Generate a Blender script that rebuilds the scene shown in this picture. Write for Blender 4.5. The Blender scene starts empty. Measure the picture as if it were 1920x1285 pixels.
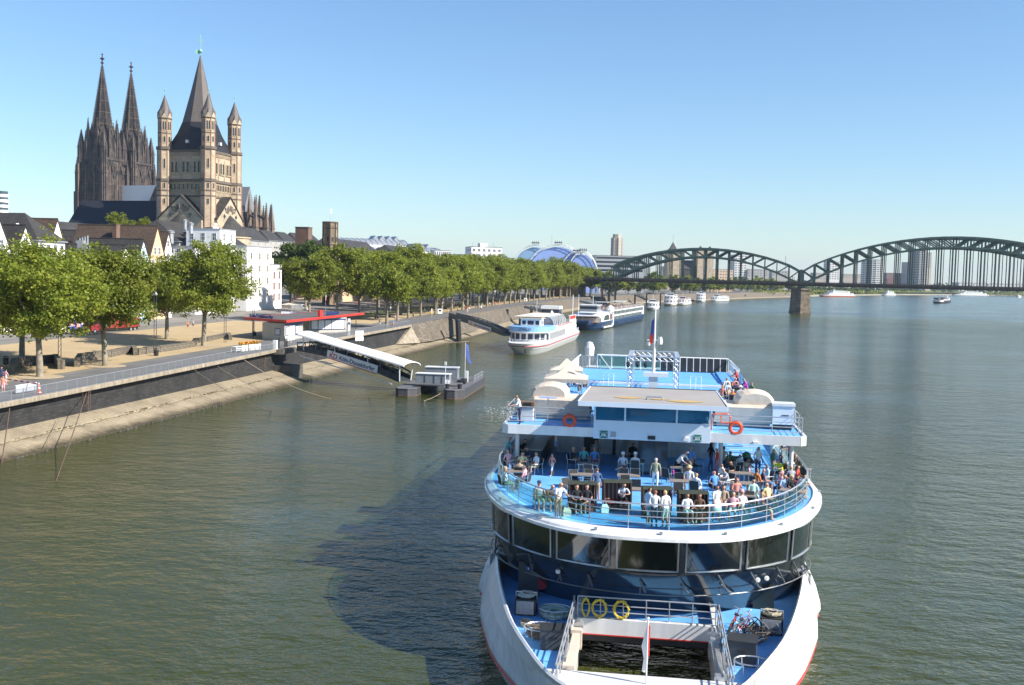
import bpy, math, random
import numpy as np
from mathutils import Vector, Matrix
rnd = random.Random(11)
sc = bpy.context.scene
COL = sc.collection

# ------------------------------------------------------------------ camera, sky, sun, exposure
LENS_PX, EYE = 1950.0, 18.0                       # focal length in pixels of a 1920 px frame; eye height over the water
PITCH, ROLL = math.atan(125.5 / 1950.0), math.radians(1.35)
_f = Vector((0, math.cos(PITCH), -math.sin(PITCH)))
_r0 = Vector((1, 0, 0)); _u0 = _r0.cross(_f)
_r = _r0 * math.cos(ROLL) + _u0 * math.sin(ROLL)
_u = -_r0 * math.sin(ROLL) + _u0 * math.cos(ROLL)
cam = bpy.data.cameras.new("camera"); camo = bpy.data.objects.new("camera", cam); COL.objects.link(camo)
cam.sensor_width = 36.0; cam.lens = 36.0 * LENS_PX / 1920.0
cam.clip_start = 0.5; cam.clip_end = 30000
camo.matrix_world = Matrix(((_r.x, _u.x, -_f.x, 0), (_r.y, _u.y, -_f.y, 0), (_r.z, _u.z, -_f.z, EYE), (0, 0, 0, 1)))
sc.camera = camo

SUN_DIR = Vector((-12.5, 5.0, -10.3)).normalized()   # the way the light travels
world = bpy.data.worlds.new("World"); sc.world = world; world.use_nodes = True
_wn = world.node_tree.nodes; _bg = [n for n in _wn if n.type == 'BACKGROUND'][0]
_sky = _wn.new('ShaderNodeTexSky'); _sky.sky_type = 'NISHITA'; _sky.sun_disc = False
_sky.sun_elevation = math.asin(-SUN_DIR.z); _sky.sun_rotation = math.atan2(-SUN_DIR.x, -SUN_DIR.y)
_sky.altitude = 0; _sky.air_density = 1.15; _sky.dust_density = 0.1; _sky.ozone_density = 4.0
_bg.inputs['Strength'].default_value = 0.095
_tint = _wn.new('ShaderNodeMixRGB'); _tint.blend_type = 'MULTIPLY'; _tint.inputs[0].default_value = 1; _tint.inputs[2].default_value = (0.78, 0.89, 1.0, 1)
world.node_tree.links.new(_sky.outputs[0], _tint.inputs[1]); world.node_tree.links.new(_tint.outputs[0], _bg.inputs['Color'])
sun = bpy.data.lights.new("sun", 'SUN'); suno = bpy.data.objects.new("sun", sun); COL.objects.link(suno)
sun.energy = 5.0; sun.angle = math.radians(0.53); sun.color = (1.0, 0.94, 0.85)
suno.rotation_euler = SUN_DIR.to_track_quat('-Z', 'Y').to_euler(); suno.location = (60, -40, 120)
sc.view_settings.view_transform = 'Standard'; sc.view_settings.look = 'None'
sc.view_settings.exposure = 0.85; sc.view_settings.gamma = 1.0; sc.view_settings.use_curve_mapping = False
sc.cycles.max_bounces = 6; sc.cycles.transparent_max_bounces = 12; sc.cycles.diffuse_bounces = 3
sc.cycles.glossy_bounces = 3; sc.cycles.transmission_bounces = 5; sc.cycles.volume_bounces = 0
sc.cycles.use_denoising = True

# surveying: a bearing of the photograph carried to a level (W) or to a distance (D) in metres
def _ray(px, py):
 return _f + _r * ((px - 960) / LENS_PX) - _u * ((py - 642.5) / LENS_PX)
def W(px, py, z=0.0):
 d = _ray(px, py); t = (z - EYE) / d.z
 return Vector((d.x * t, d.y * t, z))
def D(px, py, y):
 d = _ray(px, py); t = y / d.y
 return Vector((d.x * t, y, EYE + d.z * t))

# ------------------------------------------------------------------ materials
MATS = {}
def mat(name, col, rough=0.6, metal=0.0, var=0.18, scale=2.0, col2=None, bump=0.0, bscale=None, spec=0.5, streak=0.0,
  stripes=None, coat=0.0, trans=0.0, alpha=1.0):
 """Principled surface with noise in colour and roughness. stripes = (axis, period, share, colour)."""
 if name in MATS: return MATS[name]
 m = bpy.data.materials.new(name); m.use_nodes = True; nt = m.node_tree; N, L = nt.nodes, nt.links
 b = [n for n in N if n.type == 'BSDF_PRINCIPLED'][0]
 b.inputs['Roughness'].default_value = rough; b.inputs['Metallic'].default_value = metal
 b.inputs['Specular IOR Level'].default_value = spec
 if coat: b.inputs['Coat Weight'].default_value = coat; b.inputs['Coat Roughness'].default_value = 0.08
 tc = N.new('ShaderNodeTexCoord'); nz = N.new('ShaderNodeTexNoise'); nz.inputs['Scale'].default_value = scale
 nz.inputs['Detail'].default_value = 5; nz.inputs['Roughness'].default_value = 0.62
 L.new(tc.outputs['Object'], nz.inputs['Vector'])
 rp = N.new('ShaderNodeValToRGB'); rp.color_ramp.elements[0].position = 0.28; rp.color_ramp.elements[1].position = 0.72
 c = Vector(col[:3]); lo = c * (1 - var); hi = c * (1 + var) if col2 is None else Vector(col2)
 if col2 is not None: lo = c
 rp.color_ramp.elements[0].color = (*lo, 1); rp.color_ramp.elements[1].color = (*[min(0.95, x) for x in hi], 1)
 L.new(nz.outputs['Fac'], rp.inputs['Fac']); out = rp.outputs['Color']
 if streak:
  mp = N.new('ShaderNodeMapping'); mp.inputs['Scale'].default_value = (1.3, 1.3, 0.12); L.new(tc.outputs['Object'], mp.inputs['Vector'])
  n2 = N.new('ShaderNodeTexNoise'); n2.inputs['Scale'].default_value = 1.6; n2.inputs['Detail'].default_value = 6; L.new(mp.outputs[0], n2.inputs['Vector'])
  r2 = N.new('ShaderNodeValToRGB'); r2.color_ramp.elements[0].position = 0.35; r2.color_ramp.elements[1].position = 0.7
  r2.color_ramp.elements[0].color = (1 - streak, 1 - streak, 1 - streak, 1); r2.color_ramp.elements[1].color = (1, 1, 1, 1)
  L.new(n2.outputs['Fac'], r2.inputs['Fac']); mx = N.new('ShaderNodeMixRGB'); mx.blend_type = 'MULTIPLY'; mx.inputs[0].default_value = 1
  L.new(out, mx.inputs[1]); L.new(r2.outputs[0], mx.inputs[2]); out = mx.outputs[0]
 if stripes:
  ax, per, share, c2 = stripes
  sx = N.new('ShaderNodeSeparateXYZ'); L.new(tc.outputs['Object'], sx.inputs[0])
  md = N.new('ShaderNodeMath'); md.operation = 'FRACT'; dv = N.new('ShaderNodeMath'); dv.operation = 'DIVIDE'; dv.inputs[1].default_value = per
  L.new(sx.outputs[ax], dv.inputs[0]); L.new(dv.outputs[0], md.inputs[0])
  lt = N.new('ShaderNodeMath'); lt.operation = 'LESS_THAN'; lt.inputs[1].default_value = share; L.new(md.outputs[0], lt.inputs[0])
  mx = N.new('ShaderNodeMixRGB'); L.new(lt.outputs[0], mx.inputs[0]); L.new(out, mx.inputs[1]); mx.inputs[2].default_value = (*c2, 1); out = mx.outputs[0]
 L.new(out, b.inputs['Base Color'])
 rr = N.new('ShaderNodeMapRange'); rr.inputs['To Min'].default_value = max(0.02, rough - 0.12); rr.inputs['To Max'].default_value = min(1, rough + 0.12)
 L.new(nz.outputs['Fac'], rr.inputs['Value']); L.new(rr.outputs[0], b.inputs['Roughness'])
 if bump:
  bn = N.new('ShaderNodeTexNoise'); bn.inputs['Scale'].default_value = bscale or scale * 6; bn.inputs['Detail'].default_value = 4
  L.new(tc.outputs['Object'], bn.inputs['Vector']); bp = N.new('ShaderNodeBump'); bp.inputs['Strength'].default_value = bump; bp.inputs['Distance'].default_value = 0.05
  L.new(bn.outputs['Fac'], bp.inputs['Height']); L.new(bp.outputs[0], b.inputs['Normal'])
 if trans: b.inputs['Transmission Weight'].default_value = trans
 if alpha < 1: b.inputs['Alpha'].default_value = alpha
 MATS[name] = m; return m

def masonry(name, col, mortar, bw, bh, var=0.25, rough=0.85, bump=0.6, msize=0.03, axes='XZ', dirt=0.35, tide=False):
 """Coursed stone, tiles or planks as relief: brick texture on object space with noise on top."""
 if name in MATS: return MATS[name]
 m = bpy.data.materials.new(name); m.use_nodes = True; nt = m.node_tree; N, L = nt.nodes, nt.links
 b = [n for n in N if n.type == 'BSDF_PRINCIPLED'][0]; b.inputs['Roughness'].default_value = rough
 tc = N.new('ShaderNodeTexCoord'); sx = N.new('ShaderNodeSeparateXYZ'); cb = N.new('ShaderNodeCombineXYZ')
 L.new(tc.outputs['Object'], sx.inputs[0])
 if axes == 'U':                                  # run along x+y, courses in z: fits walls of any heading
  ad = N.new('ShaderNodeMath'); L.new(sx.outputs[0], ad.inputs[0]); L.new(sx.outputs[1], ad.inputs[1]); L.new(ad.outputs[0], cb.inputs[0]); L.new(sx.outputs[2], cb.inputs[1])
 else:
  L.new(sx.outputs['XYZ'.index(axes[0])], cb.inputs[0]); L.new(sx.outputs['XYZ'.index(axes[1])], cb.inputs[1])
 bt = N.new('ShaderNodeTexBrick'); bt.inputs['Scale'].default_value = 1; bt.inputs['Brick Width'].default_value = bw; bt.inputs['Row Height'].default_value = bh
 bt.inputs['Mortar Size'].default_value = msize; bt.inputs['Mortar Smooth'].default_value = 0.3; bt.inputs['Bias'].default_value = 0
 c = Vector(col); bt.inputs['Color1'].default_value = (*(c * (1 - var)), 1); bt.inputs['Color2'].default_value = (*(c * (1 + var)), 1); bt.inputs['Mortar'].default_value = (*mortar, 1)
 L.new(cb.outputs[0], bt.inputs['Vector'])
 nz = N.new('ShaderNodeTexNoise'); nz.inputs['Scale'].default_value = 0.35; nz.inputs['Detail'].default_value = 8; L.new(tc.outputs['Object'], nz.inputs['Vector'])
 r2 = N.new('ShaderNodeValToRGB'); r2.color_ramp.elements[0].position = 0.3; r2.color_ramp.elements[1].position = 0.65
 r2.color_ramp.elements[0].color = (1 - dirt,) * 3 + (1,); r2.color_ramp.elements[1].color = (1, 1, 1, 1); L.new(nz.outputs['Fac'], r2.inputs[0])
 mx = N.new('ShaderNodeMixRGB'); mx.blend_type = 'MULTIPLY'; mx.inputs[0].default_value = 1; L.new(bt.outputs['Color'], mx.inputs[1]); L.new(r2.outputs[0], mx.inputs[2])
 if tide:                                         # wet foot, algae line and a weedy ledge at their own heights
  n3 = N.new('ShaderNodeTexNoise'); n3.inputs['Scale'].default_value = 1.1; n3.inputs['Detail'].default_value = 7; L.new(tc.outputs['Object'], n3.inputs['Vector'])
  m3 = N.new('ShaderNodeMath'); m3.operation = 'MULTIPLY_ADD'; m3.inputs[1].default_value = 0.5; L.new(n3.outputs['Fac'], m3.inputs[0]); L.new(sx.outputs[2], m3.inputs[2])
  m4 = N.new('ShaderNodeMath'); m4.operation = 'DIVIDE'; m4.inputs[1].default_value = 2.2; L.new(m3.outputs[0], m4.inputs[0])
  r3 = N.new('ShaderNodeValToRGB'); e = r3.color_ramp.elements; e[0].position = 0.16; e[0].color = (.22, .21, .15, 1); e[1].position = 1.0; e[1].color = (.85, .84, .8, 1)
  for ps, c in ((.24, (.55, .52, .45)), (.36, (1, .98, .93)), (.50, (.9, .88, .82)), (.535, (.42, .42, .3)), (.565, (1, .98, .92))): k = e.new(ps); k.color = (*c, 1)
  L.new(m4.outputs[0], r3.inputs[0]); m5 = N.new('ShaderNodeMixRGB'); m5.blend_type = 'MULTIPLY'; m5.inputs[0].default_value = 1; L.new(mx.outputs[0], m5.inputs[1]); L.new(r3.outputs[0], m5.inputs[2]); mx = m5
 L.new(mx.outputs[0], b.inputs['Base Color'])
 bp = N.new('ShaderNodeBump'); bp.inputs['Strength'].default_value = bump; bp.inputs['Distance'].default_value = 0.04; bp.invert = True
 L.new(bt.outputs['Fac'], bp.inputs['Height']); L.new(bp.outputs[0], b.inputs['Normal'])
 MATS[name] = m; return m

def leafmat(name, dark, light, yellow, scale=0.8):
 if name in MATS: return MATS[name]
 m = bpy.data.materials.new(name); m.use_nodes = True; nt = m.node_tree; N, L = nt.nodes, nt.links
 b = [n for n in N if n.type == 'BSDF_PRINCIPLED'][0]; out = [n for n in N if n.type == 'OUTPUT_MATERIAL'][0]
 b.inputs['Roughness'].default_value = 0.5; b.inputs['Specular IOR Level'].default_value = 0.3
 tc = N.new('ShaderNodeTexCoord'); nz = N.new('ShaderNodeTexNoise'); nz.inputs['Scale'].default_value = scale; nz.inputs['Detail'].default_value = 3
 oi = N.new('ShaderNodeObjectInfo'); ad = N.new('ShaderNodeVectorMath'); L.new(tc.outputs['Object'], ad.inputs[0]); L.new(oi.outputs['Location'], ad.inputs[1])
 L.new(ad.outputs[0], nz.inputs['Vector'])
 n2 = N.new('ShaderNodeTexWhiteNoise'); n2.noise_dimensions = '1D'
 ge = N.new('ShaderNodeNewGeometry'); L.new(ge.outputs['Random Per Island'], n2.inputs['W'])
 mn = N.new('ShaderNodeMath'); mn.operation = 'MULTIPLY_ADD'; mn.inputs[1].default_value = 0.45; L.new(n2.outputs['Value'], mn.inputs[0])
 m2 = N.new('ShaderNodeMath'); m2.operation = 'MULTIPLY_ADD'; m2.inputs[1].default_value = 0.9; m2.inputs[2].default_value = -0.18; L.new(nz.outputs['Fac'], m2.inputs[0]); L.new(m2.outputs[0], mn.inputs[2])
 rp = N.new('ShaderNodeValToRGB'); e = rp.color_ramp.elements; e[0].position = 0.1; e[0].color = (*dark, 1); e[1].position = 0.9; e[1].color = (*yellow, 1)
 k = e.new(0.42); k.color = (*light, 1)
 L.new(mn.outputs[0], rp.inputs[0])
 hs = N.new('ShaderNodeHueSaturation'); m3 = N.new('ShaderNodeMapRange'); m3.inputs['To Min'].default_value = 0.8; m3.inputs['To Max'].default_value = 1.15
 L.new(oi.outputs['Random'], m3.inputs['Value']); L.new(m3.outputs[0], hs.inputs['Value']); L.new(rp.outputs[0], hs.inputs['Color'])
 L.new(hs.outputs[0], b.inputs['Base Color'])
 tr = N.new('ShaderNodeBsdfTranslucent'); L.new(hs.outputs[0], tr.inputs['Color']); ms = N.new('ShaderNodeMixShader'); ms.inputs[0].default_value = 0.48
 L.new(b.outputs[0], ms.inputs[1]); L.new(tr.outputs[0], ms.inputs[2]); L.new(ms.outputs[0], out.inputs['Surface'])
 MATS[name] = m; return m

def glass(name, tint, rough=0.03, mixf=0.55, dark=(0.01, 0.014, 0.018)):
 """Window glass: see-through with a mirror coat (thin pane)."""
 if name in MATS: return MATS[name]
 m = bpy.data.materials.new(name); m.use_nodes = True; nt = m.node_tree; N, L = nt.nodes, nt.links
 out = [n for n in N if n.type == 'OUTPUT_MATERIAL'][0]
 for n in list(N):
  if n.type == 'BSDF_PRINCIPLED': N.remove(n)
 t = N.new('ShaderNodeBsdfTransparent'); t.inputs[0].default_value = (*tint, 1)
 d = N.new('ShaderNodeBsdfDiffuse'); d.inputs[0].default_value = (*dark, 1)
 g = N.new('ShaderNodeBsdfGlossy'); g.inputs['Roughness'].default_value = rough
 fr = N.new('ShaderNodeFresnel'); fr.inputs[0].default_value = 1.55
 m1 = N.new('ShaderNodeMixShader'); m1.inputs[0].default_value = mixf; L.new(d.outputs[0], m1.inputs[1]); L.new(t.outputs[0], m1.inputs[2])
 m2 = N.new('ShaderNodeMixShader'); L.new(fr.outputs[0], m2.inputs[0]); L.new(m1.outputs[0], m2.inputs[1]); L.new(g.outputs[0], m2.inputs[2])
 L.new(m2.outputs[0], out.inputs['Surface']); MATS[name] = m; return m

# ------------------------------------------------------------------ mesh builder
class MB:
 def __init__(self): self.v, self.f, self.m = [], [], []
 def add(self, vs, fs, mi=0):
  o = len(self.v); self.v += [tuple(p) for p in vs]
  for f in fs: self.f.append(tuple(i + o for i in f)); self.m.append(mi)
  return self
 def hexa(self, p, mi=0):                                 # 4 bottom (ccw), 4 top
  return self.add(p, [(3, 2, 1, 0), (4, 5, 6, 7), (0, 1, 5, 4), (1, 2, 6, 5), (2, 3, 7, 6), (3, 0, 4, 7)], mi)
 def box(self, x0, x1, y0, y1, z0, z1, mi=0):
  return self.hexa([(x0, y0, z0), (x1, y0, z0), (x1, y1, z0), (x0, y1, z0), (x0, y0, z1), (x1, y0, z1), (x1, y1, z1), (x0, y1, z1)], mi)
 def obox(self, c, sx, sy, sz, rot=0, mi=0):              # centre of the base, size, heading
  co, si = math.cos(rot), math.sin(rot); P = []
  for z in (0, sz):
   for a, b in ((-1, -1), (1, -1), (1, 1), (-1, 1)):
    x, y = a * sx / 2, b * sy / 2; P.append((c[0] + co * x - si * y, c[1] + si * x + co * y, c[2] + z))
  return self.hexa(P, mi)
 def prism(self, poly, z0, z1, mi=0, mtop=None, bottom=True):
  n = len(poly); a = sum(poly[i][0] * poly[(i + 1) % n][1] - poly[(i + 1) % n][0] * poly[i][1] for i in range(n))
  if a < 0: poly = poly[::-1]
  V = [(p[0], p[1], z0) for p in poly] + [(p[0], p[1], z1) for p in poly]
  self.add(V, [(i, (i + 1) % n, n + (i + 1) % n, n + i) for i in range(n)], mi)
  self.add(V[n:], [tuple(range(n))], mi if mtop is None else mtop)
  if bottom: self.add(V[:n], [tuple(range(n))[::-1]], mi)
  return self
 def extr(self, poly, o, U, V, Nn, depth, mi=0):          # polygon in the plane (U,V) at o, pushed by Nn*depth
  o, U, V, Nn = Vector(o), Vector(U), Vector(V), Vector(Nn); n = len(poly)
  A = [o + U * a + V * b for a, b in poly]; B = [p + Nn * depth for p in A]
  self.add(A + B, [tuple(range(n))[::-1], tuple(range(n, 2 * n))] + [(i, (i + 1) % n, n + (i + 1) % n, n + i) for i in range(n)], mi)
  return self
 def tube(self, pts, r, n=6, mi=0, closed=False, cap=True):
  P = [Vector(p) for p in pts]; k = len(P); R = r if isinstance(r, (list, tuple)) else [r] * k; V = []; up = None
  for i in range(k):
   if closed: t = P[(i + 1) % k] - P[i - 1]
   else: t = P[min(i + 1, k - 1)] - P[max(i - 1, 0)]
   if t.length < 1e-9: t = Vector((0, 0, 1))
   t.normalize()
   if up is None: up = Vector((0, 0, 1)) if abs(t.z) < 0.9 else Vector((1, 0, 0))
   a = t.cross(up)
   if a.length < 1e-4: a = t.cross(Vector((0.3, 1, 0.1)))
   a.normalize(); b = a.cross(t).normalized(); up = b
   for j in range(n):
    q = 2 * math.pi * j / n; V.append(P[i] + a * (math.cos(q) * R[i]) + b * (math.sin(q) * R[i]))
  F = []
  for i in range(k if closed else k - 1):
   i2 = (i + 1) % k
   for j in range(n): F.append((i * n + j, i * n + (j + 1) % n, i2 * n + (j + 1) % n, i2 * n + j))
  if cap and not closed: F += [tuple(range(n))[::-1], tuple(range((k - 1) * n, k * n))]
  return self.add(V, F, mi)
 def beam(self, a, b, w, h, mi=0, up=(0, 0, 1)):          # rectangular bar from a to b
  a, b = Vector(a), Vector(b); t = (b - a).normalized(); s = t.cross(Vector(up))
  if s.length < 1e-4: s = t.cross(Vector((1, 0, 0)))
  s.normalize(); u = s.cross(t); s *= w / 2; u *= h / 2
  return self.hexa([a - s - u, a + s - u, b + s - u, b - s - u, a - s + u, a + s + u, b + s + u, b - s + u], mi)
 def lathe(self, prof, c=(0, 0, 0), n=12, mi=0, a0=0.0, sx=1.0, sy=1.0):
  V = []; F = []; k = len(prof)
  for r, z in prof:
   for j in range(n):
    q = a0 + 2 * math.pi * j / n; V.append((c[0] + math.cos(q) * r * sx, c[1] + math.sin(q) * r * sy, c[2] + z))
  for i in range(k - 1):
   for j in range(n): F.append((i * n + j, i * n + (j + 1) % n, (i + 1) * n + (j + 1) % n, (i + 1) * n + j))
  F.append(tuple(range(n))[::-1]); F.append(tuple(range((k - 1) * n, k * n)))
  return self.add(V, F, mi)
 def ball(self, c, r, n=8, mi=0, sz=1.0):
  pr = [(max(1e-3, r * math.sin(math.pi * i / (n // 2 + 2))), -r * sz * math.cos(math.pi * i / (n // 2 + 2))) for i in range(n // 2 + 3)]
  return self.lathe(pr, c, n, mi)
 def loft(self, rings, mi=0, closed=True, cap=True):
  n = len(rings[0]); V = [p for r in rings for p in r]; F = []
  for i in range(len(rings) - 1):
   for j in range(n if closed else n - 1): F.append((i * n + j, i * n + (j + 1) % n, (i + 1) * n + (j + 1) % n, (i + 1) * n + j))
  if cap and closed: F += [tuple(range(n))[::-1], tuple(range((len(rings) - 1) * n, len(rings) * n))]
  return self.add(V, F, mi)
 def quad(self, a, b, c, d, mi=0): return self.add([a, b, c, d], [(0, 1, 2, 3)], mi)
 def mesh(self, name, mats, smooth=False):
  me = bpy.data.meshes.new(name); me.from_pydata(self.v, [], self.f)
  for m in (mats if isinstance(mats, (list, tuple)) else [mats]): me.materials.append(m)
  if any(self.m): me.polygons.foreach_set('material_index', self.m)
  if smooth: me.polygons.foreach_set('use_smooth', [True] * len(self.f))
  me.update(); return me
 def build(self, name, mats, parent=None, smooth=False, **kw):
  return put(name, self.mesh(name, mats, smooth), parent, **kw)

def put(name, me, parent=None, loc=(0, 0, 0), rz=0.0, rot=None, scale=None, label=None, cat=None, group=None, kind=None):
 o = bpy.data.objects.new(name, me); COL.objects.link(o); o.location = loc
 o.rotation_euler = rot if rot is not None else (0, 0, rz)
 if scale is not None: o.scale = scale
 if parent: o.parent = parent
 tag(o, label, cat, group, kind); return o
def tag(o, label=None, cat=None, group=None, kind=None):
 if label: o['label'] = label
 if cat: o['category'] = cat
 if group: o['group'] = group
 if kind: o['kind'] = kind
 return o
def thing(name, label, cat, loc=(0, 0, 0), rz=0.0, group=None):
 return put(name, None, None, loc, rz, label=label, cat=cat, group=group)
KIDS = {}
def copy_tree(o, loc, rz=None, label=None, group=None, scale=None):
 """A copy of a thing with copies of its parts and sub-parts; mesh data shared."""
 r = o.copy(); COL.objects.link(r); r.location = loc
 if rz is not None: r.rotation_euler = (0, 0, rz)
 if scale is not None: r.scale = scale
 if label: r['label'] = label
 if group: r['group'] = group
 for ch in KIDS.setdefault(o.name, list(o.children)):
  c = ch.copy(); COL.objects.link(c); c.parent = r
  for g in KIDS.setdefault(ch.name, list(ch.children)):
   d = g.copy(); COL.objects.link(d); d.parent = c
 return r

FONT = None
def text_mesh(s, size, extrude=0.01, bold=False):
 """Flat print or raised lettering as mesh data from Blender's own font."""
 cu = bpy.data.curves.new('t', 'FONT'); cu.body = s; cu.size = size; cu.extrude = extrude; cu.align_x = 'LEFT'
 if bold: cu.offset = size * 0.022
 o = bpy.data.objects.new('t', cu); COL.objects.link(o); dg = bpy.context.evaluated_depsgraph_get()
 me = bpy.data.meshes.new_from_object(o.evaluated_get(dg)); bpy.data.objects.remove(o); return me

# ------------------------------------------------------------------ common surfaces
WHITE = mat('white_paint', (0.78, 0.78, 0.76), 0.4, var=0.05, scale=0.6, streak=0.06)
WALLWHITE = mat('white_render', (0.82, 0.80, 0.77), 0.8, var=0.05, scale=0.5, streak=0.05)
STEEL = mat('grey_steel', (0.42, 0.43, 0.45), 0.35, 0.7, var=0.1)
DARKSTEEL = mat('dark_steel', (0.05, 0.06, 0.075), 0.5, 0.2, var=0.25)
GALV = mat('galvanised', (0.38, 0.39, 0.4), 0.5, 0.4, var=0.12)
BLACK = mat('black_plastic', (0.018, 0.018, 0.02), 0.5, var=0.2)
RED = mat('red_paint', (0.55, 0.04, 0.03), 0.45, var=0.1)
ORANGE = mat('orange_ring', (0.75, 0.10, 0.03), 0.5, var=0.1)
CONC = mat('concrete', (0.36, 0.31, 0.24), 0.9, var=0.22, scale=0.8, streak=0.35, bump=0.4)
PANE = mat('dark_pane', (0.02, 0.024, 0.03), 0.08, var=0.4, scale=0.3, spec=0.8)
PANEBLUE = mat('blue_pane', (0.05, 0.07, 0.09), 0.08, var=0.5, scale=0.25, spec=0.9)
SLATE = masonry('slate_roof', (0.052, 0.048, 0.045), (0.03, 0.028, 0.027), 0.35, 0.28, 0.3, 0.7, 0.5, 0.02, 'U', 0.35)
# ------------------------------------------------------------------ river bank profile (water line, x of the bank by y)
WL = [(-76, -80), (-46.3, 93.7), (-41.3, 122), (-34.9, 160), (-30.6, 187), (-14.4, 280), (0, 370), (22, 500), (48, 620), (85, 730), (130, 830),
      (255, 1090), (342, 1250), (415, 1400), (505, 1545), (620, 1725), (850, 2060), (1040, 2140), (1700, 2800), (3500, 4400)]
def lerp(t, xs, ys): return float(np.interp(t, xs, ys))
def bank(y):
 x = lerp(y, [p[1] for p in WL], [p[0] for p in WL]); e = 6.0
 t = Vector((lerp(y + e, [p[1] for p in WL], [p[0] for p in WL]) - lerp(y - e, [p[1] for p in WL], [p[0] for p in WL]), 2 * e, 0)).normalized()
 return Vector((x, y, 0)), t, Vector((-t.y, t.x, 0))
def eoff(y): return lerp(y, [90, 175, 260, 300, 700, 1400], [4.0, 5.8, 5.2, 4.6, 4.6, 8])
def gz(y): return lerp(y, [100, 175, 250, 300, 1300, 1600], [4.5, 5.0, 5.5, 6.0, 6.0, 4.5])
def B(y, d, z=0.0):
 p, t, n = bank(y); q = p + n * d; return Vector((q.x, q.y, z))
def rise(d): return lerp(d, [0, 45, 90, 220, 900], [0, 0, 1.5, 4.5, 6])
def ground(y, d): return gz(y) + rise(d)
YS = [-80, -20, 30, 60, 80, 94, 108, 122, 140, 150, 160, 168, 176, 187, 200, 215, 230, 245, 260, 275, 290, 300, 320, 345, 370, 400, 435, 470, 500, 560, 620, 680, 730, 780, 830, 900, 1000, 1090, 1170, 1250, 1400, 1560, 1800, 2087, 2400, 2800, 3600, 4400]
def strip(name, prof, y0, y1, m, kind='structure', smooth=False, label=None, cat=None):
 """Sweep a cross-section prof(y) -> [(d, z)...] along the bank."""
 ys = [y0] + [y for y in YS if y0 < y < y1] + [y1]; mb = MB(); rings = []
 for y in ys: rings.append([B(y, d, z) for d, z in prof(y)])
 mb.loft(rings, 0, closed=False); return mb.build(name, m, smooth=smooth, kind=kind, label=label, cat=cat)

# water ------------------------------------------------------------
def water_material():
 m = bpy.data.materials.new('river_water'); m.use_nodes = True; N, L = m.node_tree.nodes, m.node_tree.links
 b = [n for n in N if n.type == 'BSDF_PRINCIPLED'][0]
 b.inputs['IOR'].default_value = 1.38; b.inputs['Roughness'].default_value = 0.08; b.inputs['Specular IOR Level'].default_value = 0.5
 tc = N.new('ShaderNodeTexCoord'); sy = N.new('ShaderNodeSeparateXYZ'); L.new(tc.outputs['Object'], sy.inputs[0]); rr = N.new('ShaderNodeMapRange')   # wind-roughened reach upriver
 for k, v in zip(('From Min', 'From Max', 'To Min', 'To Max'), (70, 420, .06, .16)): rr.inputs[k].default_value = v
 L.new(sy.outputs[1], rr.inputs['Value']); L.new(rr.outputs[0], b.inputs['Roughness'])
 big = N.new('ShaderNodeTexNoise'); big.inputs['Scale'].default_value = 0.012; big.inputs['Detail'].default_value = 4; L.new(tc.outputs['Object'], big.inputs['Vector'])
 rp = N.new('ShaderNodeValToRGB'); rp.color_ramp.elements[0].position = 0.3; rp.color_ramp.elements[1].position = 0.7
 rp.color_ramp.elements[0].color = (0.035, 0.044, 0.008, 1); rp.color_ramp.elements[1].color = (0.051, 0.055, 0.012, 1)
 L.new(big.outputs['Fac'], rp.inputs[0]); L.new(rp.outputs[0], b.inputs['Base Color'])
 mp = N.new('ShaderNodeMapping'); mp.inputs['Rotation'].default_value = (0, 0, math.radians(14)); mp.inputs['Scale'].default_value = (0.72, 1.0, 1); L.new(tc.outputs['Object'], mp.inputs['Vector'])
 last = None
 for sca, dist, strn in ((0.24, 1.1, 0.6), (0.9, 0.5, 0.75), (3.0, 0.17, 0.85)):
  n = N.new('ShaderNodeTexNoise'); n.inputs['Scale'].default_value = sca; n.inputs['Detail'].default_value = 3; n.inputs['Roughness'].default_value = 0.55
  L.new(mp.outputs[0], n.inputs['Vector'])
  pt = N.new('ShaderNodeTexNoise'); pt.inputs['Scale'].default_value = 0.03; pt.inputs['Detail'].default_value = 2; L.new(tc.outputs['Object'], pt.inputs['Vector'])
  mr = N.new('ShaderNodeMapRange'); mr.inputs['From Min'].default_value = 0.35; mr.inputs['From Max'].default_value = 0.65; mr.inputs['To Min'].default_value = strn * 0.35; mr.inputs['To Max'].default_value = strn
  L.new(pt.outputs['Fac'], mr.inputs['Value'])
  bp = N.new('ShaderNodeBump'); bp.inputs['Distance'].default_value = dist; L.new(mr.outputs[0], bp.inputs['Strength']); L.new(n.outputs['Fac'], bp.inputs['Height'])
  if last: L.new(last.outputs[0], bp.inputs['Normal'])
  last = bp
 L.new(last.outputs[0], b.inputs['Normal']); return m
mb = MB(); mb.quad((-900, -400, 0), (9000, -400, 0), (9000, 9000, 0), (-900, 9000, 0)); mb.build('water', water_material(), kind='structure')

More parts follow.
